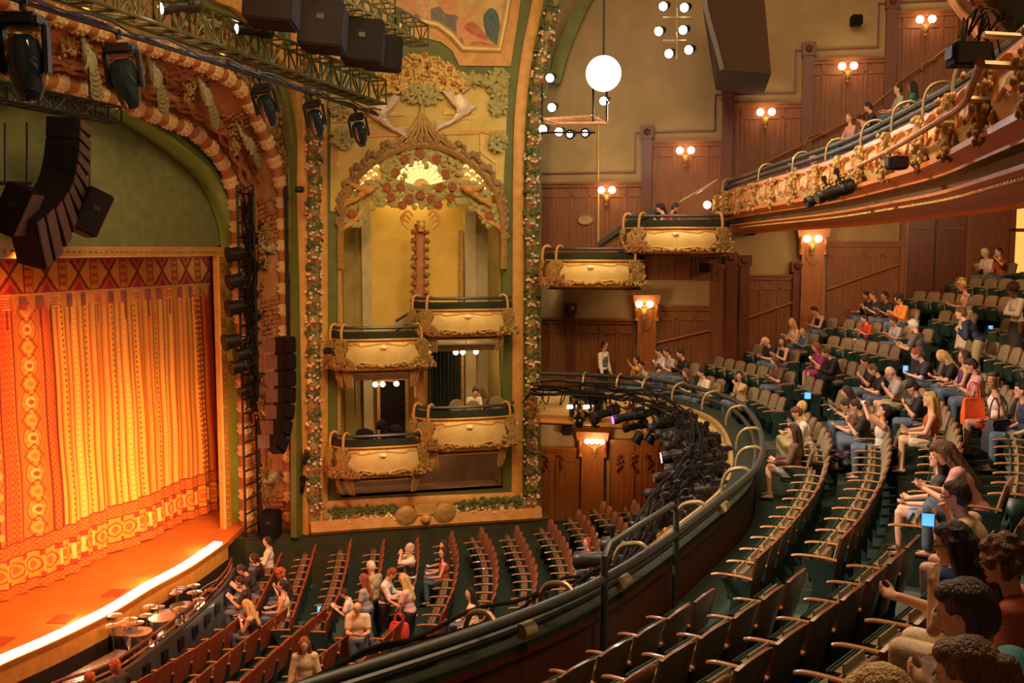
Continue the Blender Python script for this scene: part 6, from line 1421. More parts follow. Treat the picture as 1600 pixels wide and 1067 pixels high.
def person(loc, rz, label, pose='read', hair='short', hc='dark', top='grey', sl='short', bot='denim', bt='pants', skin='l', lean=None, hp=None, hy=0, s=1., seated=True, fine=0, hands=None, group=None, curl=.7, glasses=False, legs=None, feet='dark', child=False, female=False, twist=0, beard=False, vest=None):
    rr = random.Random(hash((round(loc[0], 2), round(loc[1], 2))) & 0xffff)
    P = dict(read=(.16, .5, [(.36, .10, .30), (.36, -.10, .30)]), phone=(.2, .6, [(.32, .06, .36), (.30, -.08, .34)]), rest=(.02, .05, [(.34, .16, .16), (.34, -.16, .16)]), bow=(.42, .75, [(.50, .08, .22), (.48, -.08, .2)]), up=(-.02, -.3, [(.30, .07, .78), (.27, -.03, .80)]),
             point=(.05, .0, [(.36, .14, .66), (.32, -.12, .2)]), chin=(.1, .2, [(.26, .12, .52), (.3, -.14, .16)]), hang=(.04, .35, [(.10, .26, -.08), (.14, -.26, -.06)]), give=(.10, .5, [(.36, .1, .22), (.36, -.06, .24)]), photo=(.02, .0, [(.22, .10, .60), (.22, -.12, .56)]), side=(.1, .1, [(.2, .3, .1), (.3, -.1, .1)]))[pose]
    ln = P[0] if lean is None else lean; hp_ = P[1] if hp is None else hp; hd = hands or P[2]
    vox = [.021, .014, .0085][fine]; hipz = (.52 if seated else .93); hip = Vector((.22 if seated else 0, 0, hipz))
    T = Matrix.Rotation(ln, 4, 'Y'); TW = Matrix.Rotation(twist, 4, 'Z')
    up_ = lambda x, y, z: hip+T @ (TW @ Vector((x, y, z)))
    w_ = .92 if female else 1
    chest = up_(0, 0, .34); neck = up_(.01, 0, .53); shl = [up_(-.005, q*.165*w_, .45) for q in (1, -1)]
    hm = Matrix.Translation(up_(.025, 0, .58)) @ Matrix.Rotation(hy, 4, 'Z') @ Matrix.Rotation(hp_, 4, 'Y')
    H = lambda x, y, z: hm @ Vector((x, y, z)); HM = hm.to_3x3().to_4x4()
    hipL = [hip+Vector((0, q*.09, 0)) for q in (1, -1)]
    if legs: kn, ft = legs
    elif seated: kn = [hip+Vector((.43, q*(.10 if female else .14), .03)) for q in (1, -1)]; ft = [hip+Vector((.40+.04*rr.random(), q*.12, -.42)) for q in (1, -1)]
    else: kn = [Vector((.04, q*.10, .50)) for q in (1, -1)]; ft = [Vector((-.02+.06*q, q*.11, .08)) for q in (1, -1)]
    kn = [Vector(k) for k in kn]; ft = [Vector(k) for k in ft]
    arms = []
    for i, q in enumerate((1, -1)):
        hnd = hip+TW @ Vector(hd[i]); pole = Vector((-.3, q*.5, -1)) if hd[i][2] < .5 else Vector((.2, q*.9, -.6)); e, h = ik(shl[i], hnd, .285, .25, pole); arms.append((shl[i], e, h))
    b = MB()                                            # body, one surface
    b.sph(hip+Vector((0, 0, .02)), (.115, .155, .12), 2); b.sph(up_(.0, 0, .17), (.10, .135 if not female else .115, .14), 2, T); b.sph(chest, (.115, .16*w_, .16), 2, T)
    capsule(b, shl[0], shl[1], .062, .062); capsule(b, up_(0, 0, .44), neck, .06, .05); capsule(b, neck, H(-.01, 0, .04), .05, .05)
    b.sph(H(.0, 0, .13), (.098, .077, .115), 2, HM); b.sph(H(.03, 0, .06), (.062, .055, .06), 2, HM); b.sph(H(.098, 0, .105), (.018, .014, .025), 1, HM)
    for q in (1, -1): b.sph(H(-.002, q*.078, .115), (.02, .012, .032), 1, HM)
    if fine:
        b.sph(H(.092, 0, .06), (.014, .024, .009), 1, HM); b.sph(H(.08, 0, .022), (.026, .028, .02), 1, HM); b.sph(H(.078, 0, .155), (.026, .052, .014), 1, HM)
    for (a_, e_, h_) in arms:
        capsule(b, a_, e_, .052*w_, .04); capsule(b, e_, h_, .04, .028)
    if fine:
        for i, (a_, e_, h_) in enumerate(arms): hand_mesh(b, h_, h_-e_+Vector((.03, 0, 0)), Vector((0, (-1, 1)[i]*.5, .8 if hd[i][2] < .45 else -.2)), (1, -1)[i], fine > 1, curl)
    else:
        for i, (a_, e_, h_) in enumerate(arms):
            hand_mesh(b, h_, h_-e_, Vector((0, (-1, 1)[i]*.4, .8)), (1, -1)[i], False, curl)
    for i in (0, 1):
        capsule(b, hipL[i], kn[i], .088, .06); capsule(b, kn[i], kn[i].lerp(ft[i], .35), .058, .058); capsule(b, kn[i].lerp(ft[i], .35), ft[i], .058, .036); capsule(b, ft[i]+Vector((-.03, 0, -.03)), ft[i]+Vector((.14, 0, -.05)), .038, .028)
    body = region('person', b, vox, MAT['skin_'+skin], None); tag(body, label, 'child' if child else 'person', group)
    cv = max(vox, .014) if fine else vox
    def cloth(nm, mm, col, l=None): return region(nm, mm, cv, cmat(CC[col] if isinstance(col, str) else col), body, 3, l)
    if top:
        m = MB(); g = .018
        m.sph(hip+Vector((0, 0, .06)), (.115+g, .15+g, .1), 2); m.sph(up_(.0, 0, .17), (.10+g, .135+g if not female else .118+g, .15), 2, T); m.sph(chest, (.115+g, .16*w_+g, .155), 2, T)
        if sl == 'tank': 
            for q in (0, 1): capsule(m, up_(.0, (1, -1)[q]*.09, .46), up_(.0, (1, -1)[q]*.085, .3), .035, .06)
        else:
            capsule(m, shl[0], shl[1], .062+g, .062+g)
            for (a_, e_, h_) in arms:
                if sl == 'short': capsule(m, a_, a_.lerp(e_, .62), .055+g, .052+g)
                else: capsule(m, a_, e_, .052+g, .044+g); capsule(m, e_, e_.lerp(h_, .9), .044+g, .03+g)
        cloth('shirt', m, top)
    if vest:
        m = MB(); g = .032; m.sph(up_(.0, 0, .17), (.10+g, .135+g, .17), 2, T); m.sph(up_(0, 0, .32), (.115+g, .15+g, .16), 2, T); cloth('vest', m, vest)
    if bot:
        m = MB(); g = .016; m.sph(hip+Vector((0, 0, .0)), (.115+g, .155+g, .11), 2)
        for i in (0, 1):
            if bt == 'pants': capsule(m, hipL[i], kn[i], .092+g, .062+g); capsule(m, kn[i], kn[i].lerp(ft[i], .9), .06+g, .048+g)
            elif bt == 'shorts': capsule(m, hipL[i], hipL[i].lerp(kn[i], .62), .094+g, .088+g)
            elif bt == 'skirt' and seated: capsule(m, hipL[i], hipL[i].lerp(kn[i], .85), .096+g, .09+g)
        if bt == 'skirt' and not seated: m.lathe([(.15, .02), (.17, -.2), (.2, -.5), (.24, -.78), (.22, -.8)], 16, None, hip)
        cloth('skirt' if bt == 'skirt' else ('shorts' if bt == 'shorts' else 'trousers'), m, bot)
    hm_ = MB(); HC = MAT['hair_'+hc]; hv = .013 if not fine else .0085
    if hair != 'bald':
        hm_.sph(H(-.022, 0, .155), (.100, .088, .105), 2, HM); hm_.sph(H(-.04, 0, .12), (.085, .086, .1), 2, HM)
        if fine: hm_.sph(H(.03, 0, .205), (.062, .07, .045), 2, HM)
        if hair == 'long':
            for q in (1, -1): capsule(hm_, H(-.02, q*.07, .14), up_(-.02, q*.10, .40), .04, .035)
            capsule(hm_, H(-.07, 0, .12), up_(-.10, 0, .30), .075, .065)
        if hair == 'bob':
            for q in (1, -1): capsule(hm_, H(-.01, q*.075, .15), H(-.01, q*.08, .03), .035, .03)
            capsule(hm_, H(-.06, 0, .12), H(-.07, 0, .03), .07, .055)
        if hair == 'tail': hm_.sph(H(-.12, 0, .15), .045, 2); capsule(hm_, H(-.13, 0, .13), up_(-.13, 0, .38), .035, .02)
        if hair == 'bun': hm_.sph(H(-.125, 0, .19), .05, 2)
        if hair == 'updo': hm_.sph(H(-.06, 0, .24), .06, 2)
        if hair == 'curly':
            for k in range(34):
                v = Vector((rr.gauss(-.3, 1), rr.gauss(0, 1), rr.gauss(.5, 1))).normalized(); hm_.sph(H(-.03+v.x*.1, v.y*.1, .14+v.z*.11), .034, 1)
        if hair == 'afro': hm_.sph(H(-.04, 0, .17), (.13, .13, .125), 2, HM)
        if hair == 'capped':
            region('hair', hm_, hv, HC, body); c = MB(); c.sph(H(-.01, 0, .175), (.108, .095, .088), 2, HM); M2 = HM
            for k in range(5): capsule(c, H(.06, -.05+.025*k, .185), H(.165, -.045+.0225*k, .165), .012, .010, 6)
            cloth('cap', c, top if top in ('tan',) else ('tan' if hc == 'grey' else 'black'))
        else: region('hair', hm_, hv, HC, body)
    elif fine == 0: pass
    if beard: m = MB(); m.sph(H(.045, 0, .03), (.055, .058, .045), 2, HM); region('beard', m, hv, HC, body)
    if fine:
        m = MB()
        for q in (1, -1): m.sph(H(.086, q*.033, .125), (.012, .016, .010), 2, HM)
        m.build('eyes', cmat((.7, .66, .6)), None).parent = body
        m = MB()
        for q in (1, -1): m.sph(H(.096, q*.033, .125), .0065, 1); capsule(m, H(.094, q*.018, .148), H(.088, q*.05, .15), .005, .004, 6)
        m.build('brows_and_pupils', HC, None).parent = body
        m = MB(); m.sph(H(.094, 0, .066), (.009, .024, .006), 1, HM); m.build('lips', cmat((.5, .16, .12)), None).parent = body
    if glasses:
        m = MB()
        for q in (1, -1):
            m.tube([H(.112, q*.034+.026*math.cos(t*.785), .125+.019*math.sin(t*.785)) for t in range(8)], .003, 5, closed=True); m.tube([H(.112, q*.06, .13), H(.05, q*.085, .13), H(-.005, q*.085, .125)], .003, 5)
        m.tube([H(.114, .01, .128), H(.114, -.01, .128)], .003, 5); m.build('glasses', MAT['black_metal'], None).parent = body
    m = MB()
    for i in (0, 1): m.bbox(ft[i]+Vector((.055, 0, -.055)), (.27, .1, .075), .03)
    m.build('shoes', cmat(CC[feet]), None).parent = body
    body.location = loc; body.rotation_euler = (0, 0, rz); body.scale = (s,)*3
    body['_h'] = 0; del body['_h']
    MW = Matrix.Translation(loc) @ Matrix.Rotation(rz, 4, 'Z') @ Matrix.Scale(s, 4)
    return body, MW, [MW @ a[2] for a in arms], MW @ H(0, 0, .12)
def seat_for(px, py, region=None, row=None, sz=1):
    best = None
    for s_ in SEATS:
        if s_['occ'] or (region and s_['region'] != region) or (row is not None and s_['row'] != row): continue
        h = s_['pos']+s_['n']*.33+Vector((0, 0, 1.24*sz*PS)); x, y, d = pj(h); dd = (x-px)**2+1.6*(y-py)**2
        if best is None or dd < best[0]: best = (dd, s_, x, y, d)
    return best
PEOPLE = []
PS = 1.1
def booklet(c, rz, label, mt='paper', w_=.14, h=.2, tilt=.7, openb=True, group=None):
    e = empty('programme', c, rz, label, 'programme', group); M = Matrix.Translation(c) @ Matrix.Rotation(rz, 4, 'Z') @ Matrix.Rotation(-tilt, 4, 'Y')
    for q in ((1, -1) if openb else (1,)):
        m = MB(); Mq = M @ Matrix.Rotation(q*.25, 4, 'X'); m.box((0, 0, 0), (h, w_, .004)); vs = [Mq @ (v+Vector((0, q*w_/2 if openb else 0, 0))) for v in m.v]; m.v = vs; m.build('page', MAT[mt], e, smooth=False)
    return e
def phone(c, rz, label, lit='screen_white', group=None):
    e = empty('phone', c, rz, label, 'phone', group); M = Matrix.Translation(c) @ Matrix.Rotation(rz, 4, 'Z') @ Matrix.Rotation(-.9, 4, 'Y')
    m = MB(); m.bbox((0, 0, 0), (.145, .072, .01), .004); m.v = [M @ v for v in m.v]; m.build('case', MAT['black_metal'], e)
    m = MB(); m.box((0, 0, .0065), (.13, .062, .002)); m.v = [M @ v for v in m.v]; m.build('screen', MAT[lit], e, smooth=False); return e
RC = [rowc(k) for k in range(NR)]
LAST = {}
def free_spot(px, py, s, lean, rows=None):
    best = None
    for k in (rows if rows is not None else range(NR)):
        zh = F0+RISE*k+1.24*s; h = at(px, py, z=zh)
        if h.y > 60 or (h-Vector((0, 0, EYE))).length > 45: continue
        C0 = RC[k]; i = min(range(len(C0)), key=lambda j: (C0[j].x-h.x)**2+(C0[j].y-h.y)**2); t = (C0[min(i+1, len(C0)-1)]-C0[max(i-1, 0)]).normalized(); n = Vector((t.y, -t.x, 0))
        if n.x > 0: n = -n
        p = h-n*(.30+lean*.6)*s; i = min(range(len(C0)), key=lambda j: (C0[j].x-p.x)**2+(C0[j].y-p.y)**2); dd = math.hypot(C0[i].x-p.x, C0[i].y-p.y)
        if best is None or dd < best[0]: best = (dd, k, Vector((p.x, p.y, F0+RISE*k)), n, t)
    return best
def sit(px, py, label, region=None, row=None, item=None, ilab=None, yaw=0, free=False, **kw):
    s = kw.get('s', 1.)*PS; b = seat_for(px, py, region, row, s/PS); st = None
    if b is not None and not (region == 'mezz' and (free or kw.get('fine') == 2 or abs(px-b[2]) > 12 or abs(py-b[3]) > 12)):
        _, st, x, y, d = b; st['occ'] = label; t = st['t']; x2 = pj(st['pos']+t*.1+st['n']*.33+Vector((0, 0, 1.24*s)))[0]; g = (x2-x)/.1; sh = max(-.13, min(.13, (px-x)/g)) if abs(g) > 5 else 0
        if region == 'stalls' and abs(px-x) > 8: sh = max(-.3, min(.3, (px-x)/g)) if abs(g) > 5 else 0
        loc = st['pos']+t*sh
    else:
        ln = kw.get('lean'); ln = {'bow': .42, 'phone': .2, 'up': -.02, 'rest': .02}.get(kw.get('pose'), .12) if ln is None else ln
        fs_ = free_spot(px, py, s, ln, None if row is None else [row])
        if fs_ is None or (fs_[0] > .55 and not free):
            best = None
            for k in range(NR):
                C0 = RC[k]
                for i in range(1, len(C0)-1):
                    q = C0[i]
                    if q.y > wallY(q.x)-.5: continue
                    t = (C0[i+1]-C0[i-1]).normalized(); n = Vector((t.y, -t.x, 0)); n = -n if n.x > 0 else n
                    p = Vector((q.x, q.y, F0+RISE*k)); hx, hy, d_ = pj(p+n*(.30+ln*.6)*s+Vector((0, 0, 1.24*s)))
                    if d_ < 2 or abs(hx-px) > 6: continue
                    e_ = abs(hy-py)+abs(hx-px)
                    if best is None or e_ < best[0]: best = (e_, k, p, n, t)
            fs_ = best
        _, k, loc, n, t = fs_
        for q in SEATS:
            if q['region'] == 'mezz' and (q['pos']-loc).length < .55 and not q['occ']: q['occ'] = 'gone'
        st = dict(pos=loc.copy(), n=n, t=t, rz=math.atan2(n.y, n.x), row=k, region='mezz', blk='seat of the %s' % label[:0], occ=label, scr=pj(loc+Vector((0, 0, .7))), i=0, n_=1, own=label); SEATS.append(st); x, y, d = px, py, st['scr'][2]
        print('FREE', label[:36], 'row', k, 'off %.2f' % _, 'd %.1f' % d)
    rz = st['rz']+R(yaw); kw['s'] = s
    if 'fine' not in kw: kw['fine'] = 0 if d > 13 else 1
    loc = loc+st['n']*.06
    body, MW, hd, head = person(loc, rz, label, **kw); PEOPLE.append((label, px, py, round(x), round(y), st['row'], st['blk'])); LAST['h'] = hd; LAST['rz'] = rz
    if item:
        c = (hd[0]+hd[1])/2+Vector((math.cos(rz), math.sin(rz), 0))*.06+Vector((0, 0, .03))
        if kw.get('pose') in ('up', 'photo'): c = hd[0]+Vector((math.cos(rz), math.sin(rz), 0))*.04+Vector((0, 0, .06))
        (booklet if item == 'book' else phone)(c, rz, ilab, *(() if item == 'book' else (item,)))
    return st
def stand(px, py, zf, rz, label, item=None, ilab=None, rows=None, **kw):
    s = kw.get('s', 1.)*PS; kw['s'] = s
    if rows:
        best = None
        for k in rows:
            C0 = RC[k]
            for i in range(1, len(C0)-1):
                q = C0[i]; t = (C0[i+1]-C0[i-1]).normalized(); n = Vector((t.y, -t.x, 0)); n = -n if n.x > 0 else n
                p = Vector((q.x, q.y, F0+RISE*k))+n*.45; hx, hy, d_ = pj(p+Vector((0, 0, 1.63*s)))
                if d_ < 9 or abs(hx-px) > 7 or q.y > wallY(q.x)-.5: continue
                e_ = abs(hy-py)+abs(hx-px)
                if best is None or e_ < best[0]: best = (e_, p, k)
        zf = best[1].z; p = best[1]; print('STAND', label[:30], best)
        for q in SEATS:
            if q['region'] == 'mezz' and (q['pos']-p).length < .5 and not q['occ']: q['occ'] = 'gone'
    else: p = at(px, py, z=zf+1.63*s)
    loc = Vector((p.x, p.y, zf)); d = pj(loc)[2]
    if 'fine' not in kw: kw['fine'] = 0 if d > 13 else 1
    body, MW, hd, head = person(loc, R(rz), label, seated=False, **kw)
    if item:
        c = (hd[0]+hd[1])/2+Vector((math.cos(R(rz)), math.sin(R(rz)), 0))*.05
        (booklet if item == 'book' else phone)(c, R(rz), ilab, *(() if item == 'book' else (item,)))
    return loc, hd
M_ = 'mezz'
# far mezzanine, by the rail and side wall
stand(942, 540, F0, -20, 'usher standing by the wainscot in white shirt, dark vest and glasses', top='white', sl='long', vest='grey', bot='black', hc='black', pose='hang', glasses=True, hp=.1, skin='m')
sit(992, 562, 'person in yellow shirt pointing upward near the far rail', M_, row=0, free=True, top='yellow', pose='point', hc='black', skin='m')
sit(1004, 568, 'person in teal sleeveless shirt at the far rail', M_, row=0, free=True, top='jade', sl='tank', hc='black', hy=.6)
sit(1032, 546, 'person in white shirt with face lit by a phone', M_, row=1, free=True, top='white', pose='phone', item='screen_white', ilab='lit phone of the person in white shirt by the far rail')
sit(1046, 548, 'person in pale shirt looking at a white page beside the phone user', M_, row=1, free=True, top='lgrey', pose='read', item='book', ilab='white page held by the pale-shirted person at the far rail', female=True)
sit(1067, 550, 'woman in black top with dark bun, turned left, at the far rail', M_, row=1, free=True, top='black', hair='bun', hc='black', sl='long', female=True)
sit(1030, 576, 'person in blue shirt with dark hair right behind the far rail', M_, row=0, free=True, top='blue', hc='black', hy=1.2)
sit(1076, 580, 'woman reading a white programme behind the far rail', M_, row=0, free=True, top='dark', hair='long', hc='brown', female=True, item='book', ilab='white programme of the woman reading behind the far rail')
sit(1100, 580, 'person in cream shirt and black strap reading behind the rail', M_, row=0, free=True, top='cream', hc='black', item='book', ilab='programme of the cream-shirted person behind the far rail')
sit(1152, 592, 'man in salmon shirt resting his head on his hand behind the rail', M_, top='tan', pose='chin', hc='black', skin='m', hy=1.0)
sit(1198, 507, 'person in tan cap and dark shirt by the side wall', M_, top='dark', hair='capped', hc='grey', pose='bow')
sit(1220, 514, 'woman in black sleeveless top with long dark hair in fifth row', M_, top='black', sl='tank', hair='long', hc='dark', female=True, hy=.8)
sit(1241, 515, 'woman in cream top between the dark-haired woman and the child', M_, top='cream', sl='tank', hair='long', hc='blond', female=True, hy=.5)
sit(1256, 517, 'blond child in denim jacket leaning on the woman in cream', M_, top='denim', sl='long', hair='bob', hc='blond', s=.82, child=True, hy=.4)
sit(1216, 546, 'woman with long brown hair reading an open white programme', M_, top='brown', hair='long', hc='brown', female=True, pose='read', item='book', ilab='open white programme of the long-haired woman in brown')
sit(1278, 492, 'person in black sleeveless top with dark hair under the handrail', M_, top='black', sl='tank', hc='black', pose='bow', skin='m')
sit(1285, 550, 'woman in patterned pink and black top using a phone', M_, top='magenta', hair='long', hc='auburn', female=True, pose='phone', item='screen_white', ilab='phone of the woman in pink and black pattern', bot='magenta', bt='skirt')
sit(1307, 550, 'man in black suit bowed over beside the aisle', M_, top='black', sl='long', pose='bow', hc='brown', bot='black')
sit(1346, 456, 'man in dark cap and grey-blue shirt beside the wall', M_, top='grey', hair='capped', hc='dark', pose='rest', hy=-.2)
sit(1361, 427, 'man in black shirt, upper one of the pair by the handrail', M_, top='black', sl='long', pose='phone', skin='t', hc='black')
sit(1381, 434, 'man in navy shirt, right one of the pair by the handrail', M_, top='navy', pose='rest', hc='black', skin='m')
sit(1363, 463, 'woman in dark top next to the man in grey-blue shirt', M_, top='dark', hair='bun', hc='brown', female=True)
sit(1388, 464, 'man in black shirt beside the curly-haired woman', M_, top='black', skin='t', hc='black', hp=.3)
sit(1408, 464, 'woman with curly dark hair and orange top', M_, top='orange', sl='long', hair='curly', hc='black', female=True, pose='read')
sit(1355, 485, 'boy in red shirt with feet up in front of the dark group', M_, top='red', s=.85, child=True, hc='dark', bot='dark', bt='shorts')
sit(1374, 495, 'blond toddler in white shirt beside the boy in red', M_, top='white', s=.7, child=True, hc='blond')
sit(1400, 484, 'boy in white hooded top turned left beside the toddler', M_, top='lgrey', s=.88, child=True, hc='dark', skin='m')
sit(1538, 377, 'white-haired woman in pale shirt reading near the dark door', M_, top='white', hair='short', hc='white', female=True, item='book', ilab='open programme of the white-haired woman near the dark door')
sit(1562, 379, 'woman in rust orange top beside the white-haired reader', M_, top='rust', hair='short', hc='dark', female=True, pose='chin')
zf_ = lambda k: F0+RISE*k
stand(1436, 497, zf_(4)+.05, 150, 'standing white-haired woman in charcoal top holding a programme', top='grey', hc='white', bot='dark', female=True, pose='give', item='book', ilab='colourful programme held by the standing white-haired woman', fine=1, rows=range(2, 9))
stand(1513, 462, zf_(4)+.3, 190, 'standing woman in long white dress with blond updo', top='cream', sl='tank', bot='cream', bt='skirt', hair='updo', hc='blond', female=True, pose='give', fine=1, rows=range(2, 9))
stand(1532, 497, zf_(4)+.2, 160, 'man in dark blue plaid shirt bending toward the woman in white', top='navy', sl='long', bot='khaki', hc='brown', pose='give', lean=.55, hp=.3, fine=1, rows=range(2, 9))
stand(1590, 440, zf_(4)+.3, 200, 'usher at the right edge in white shirt and black skirt', top='white', sl='long', bot='black', bt='skirt', hair='afro', hc='dark', skin='d', female=True, pose='give', fine=1, rows=range(2, 9))
sit(1437, 545, 'man with dark red-brown hair, head bowed, below the standing white-haired woman', M_, top='dark', hc='auburn', pose='bow')
sit(1477, 548, 'blond woman in black top bending forward', M_, top='black', hair='long', hc='blond', female=True, pose='bow')
sit(1502, 566, 'woman with long dark wavy hair and sunglasses on her head', M_, top='purple', hair='long', hc='dark', female=True, pose='rest', sl='tank', glasses=True, skin='m')
sit(1366, 573, 'dark-haired man in black holding a phone, left of the brown-haired man', M_, top='black', pose='phone', hc='black', skin='m', item='screen_white', ilab='phone of the dark-haired man in black beside the aisle')
sit(1388, 570, 'man with brown hair and black shirt bowed beside the bald man', M_, top='black', pose='bow', hc='brown')
sit(1409, 577, 'bald man in pale checked shirt with a wristwatch', M_, top='lgrey', hair='bald', pose='phone', fine=1, bot='khaki', bt='shorts')
sit(1443, 598, 'man in black cap and black shirt looking down', M_, top='black', hair='capped', hc='dark', pose='phone', fine=1)
sit(1463, 618, 'woman with straight blond hair in red tank top', M_, top='rust', sl='tank', hair='long', hc='blond', female=True, pose='rest', bot='cream', bt='shorts', fine=1, item='book', ilab='programme on the lap of the blond woman in red tank top')
sit(1532, 566, 'man with dark grey hair in pink and grey shirt reading', M_, top='pink', hc='dark', pose='read', item='book', ilab='dark programme held by the man in pink and grey', fine=1)
sit(1556, 600, 'person with dark fringe, white tank and navy vest with an orange bag', M_, top='white', sl='tank', hair='bob', hc='brown', pose='side', hy=.9, fine=1, skin='m', bot='red', bt='shorts')
sit(1597, 607, 'dark-haired person in navy at the right photo edge, arm over a backpack', M_, top='navy', hc='black', pose='side', fine=1)
sit(1378, 640, 'woman with dark bun raising both arms to take a picture', M_, top='white', sl='tank', hair='bun', hc='black', pose='up', female=True, fine=1, bot='denim', item='screen_white', ilab='phone raised by the woman with both arms up')
sit(1335, 611, 'woman with dark hair in white lace top reading', M_, top='lgrey', hc='dark', hair='long', female=True, item='book', ilab='purple programme held in the row behind the empty aisle seats')
sit(1352, 620, 'man with dark hair in brown shirt leaning over a phone', M_, top='brown', hc='dark', pose='bow', item='screen_white', ilab='phone of the man in brown shirt leaning forward')
sit(1362, 625, 'person in dark shirt half hidden behind the woman with raised arms', M_, top='dark', hc='dark', pose='phone')
sit(1251, 634, 'sandy-haired man in green shirt nearest the blue screen light', M_, top='khaki', hc='blond', pose='rest', bot='khaki')
sit(1259, 648, 'young man with brown hair in white shirt looking down', M_, top='white', hc='brown', pose='phone', bot='khaki', fine=1)
sit(1240, 672, 'woman with very long dark hair in grey-brown lace top', M_, top='brown', hair='long', hc='dark', female=True, pose='rest', bot='lgrey', bt='shorts', sl='long', fine=1)
sit(1484, 690, 'woman with long brown hair hiding her face', M_, top='pink', hair='long', hc='brown', female=True, pose='bow', fine=1)
sit(1468, 712, 'woman with long black hair seen from behind in dark floral top', M_, top='dark', hair='long', hc='black', female=True, pose='rest', fine=1, bot='lblue', bt='shorts')
sit(1497, 762, 'man with tall dark hair and glasses in beige shirt raising a hand', M_, top='beige', hc='dark', glasses=True, pose='chin', fine=2, hands=[(.40, .04, .40), (.36, -.2, .46)], bot='denim', bt='shorts', lean=.36, hp=.2)
sit(1497, 838, 'woman with straight black hair and glasses holding a glass', M_, top='cream', hair='long', hc='black', female=True, glasses=True, pose='rest', fine=2, hands=[(.30, .02, .42), (.50, .0, .30)], bot='cream', lean=.26, hp=.25)
CUPH = LAST['h'][1].copy(); CUPH = CUPH if CUPH.z > LAST['h'][0].z else LAST['h'][0].copy()
sit(1572, 860, 'man with curly brown hair and glasses at the right edge', M_, top='rust', hair='curly', hc='brown', glasses=True, pose='rest', fine=2, hp=.3, lean=.3, bot='tan')
sit(1515, 915, 'man with short dark hair and teal shirt looking down', M_, top='teal', hc='dark', pose='read', fine=2, hands=[(.52, .14, .22), (.48, -.12, .26)], bot='black', hp=.3, lean=.5, row=5, free=True)
CUP2 = LAST['h'][1].copy()
sit(1525, 1020, 'girl with braided light brown hair at the bottom right', M_, top='brown', hair='tail', hc='brown', female=True, pose='read', fine=2, hp=.3, lean=.42, child=True, s=.98, row=5, free=True, item='book', ilab='purple programme held over the seats at the bottom right')
sit(1412, 1066, 'light-haired person cut off by the bottom edge of the photo', M_, top='dark', hc='blond', pose='bow', fine=2, hp=.6)
m = MB(); m.box((-3.4, 29.6, 4.71), (3.2, 1.9, .42), .25); struct(m.build('floor_82', MAT['carpet_green'], smooth=False))
# boxes
def in_box(px, py, off, zfloor_y, rz, label, **kw):
    s_, z = BW.px(px, py, off); loc = BW(s_, 0, off); loc.z = z-1.24*1.1*kw.get('s', 1); kw['s'] = kw.get('s', 1)*1.1; return person(loc-Vector((math.cos(R(rz)), math.sin(R(rz)), 0))*.25, R(rz), label, **kw)
in_box(740, 608, -.1, 0, -60, 'woman with dark bun and floral top sitting in the lower right box', top='cream', hair='bun', hc='dark', female=True, pose='phone', fine=0)
in_box(762, 610, -.1, 0, 200, 'woman with long brown hair leaning over in the lower right box', top='brown', sl='long', hair='long', hc='brown', female=True, pose='phone', fine=0)
for i, (x, y, lb) in enumerate(((713, 635, 'round-backed chair at the left in the lower right box'), (738, 637, 'round-backed chair in the middle of the lower right box'), (776, 630, 'round-backed chair at the right in the lower right box'))):
    s_, z = BW.px(x, y, .3); e = empty('box_chair', BW(s_, z-.9, .3), 0, lb, 'chair', 'round-backed chairs in the lower right box')
    m = MB(); m.lathe([(.0, -.03), (.2, -.03), (.23, 0), (.2, .03), (0, .03)], 14, Matrix.Rotation(math.atan2(BW.n.y, BW.n.x), 4, 'Z') @ Matrix.Rotation(R(90), 4, 'Y'), BW(s_, z, .3)); m.build('backrest', MAT['seat_fabric'], e)
    m = MB(); m.bbox(BW(s_, z-.4, .52), (.45, .45, .08), .03, rz=BW.d.to_2d().angle_signed(Vector((1, 0)))); m.build('seat', MAT['seat_fabric'], e)
    m = MB()
    for a in (-.18, .18):
        for b_ in (.34, .7): m.cyl(BW(s_+a, z-.9, b_), BW(s_+a, z-.4 if b_ > .5 else z-.1, b_), .02, 6)
    m.build('leg', MAT['wood_dark'], e)
def in_sbox(px, py, off, rz, label, **kw):
    s_, z = SB.px(px, py, off); loc = SB(s_, 0, off); loc.z = z-1.36; kw['s'] = 1.1; return person(loc, R(rz), label, **kw)
in_sbox(1030, 322, .1, 0, 'bearded man in red shirt in the higher side box', top='red', pose='phone', beard=True, hc='dark', skin='m')
in_sbox(1056, 322, .1, 180, 'woman with dark ponytail, face lit pink, in the higher side box', top='rust', sl='tank', hair='tail', hc='black', female=True, pose='phone')
# black cases on the lower left box and gear
for i, (x, y, w_, lb) in enumerate(((570, 682, .7, 'black draped case at the left on the lower left box'), (618, 676, .6, 'black domed console on the lower left box'), (596, 668, .3, 'small black case at the back of the lower left box'))):
    s_, z = BW.px(x, y, .45); m = MB(); m.bbox(BW(s_, z, .45), (w_, .4, .34), .12, rz=R(30)); m.sph(BW(s_, z+.1, .45), (w_*.4, .2, .15), 2); tag(m.build('equipment_case', MAT['black_cloth']), lb, 'case')
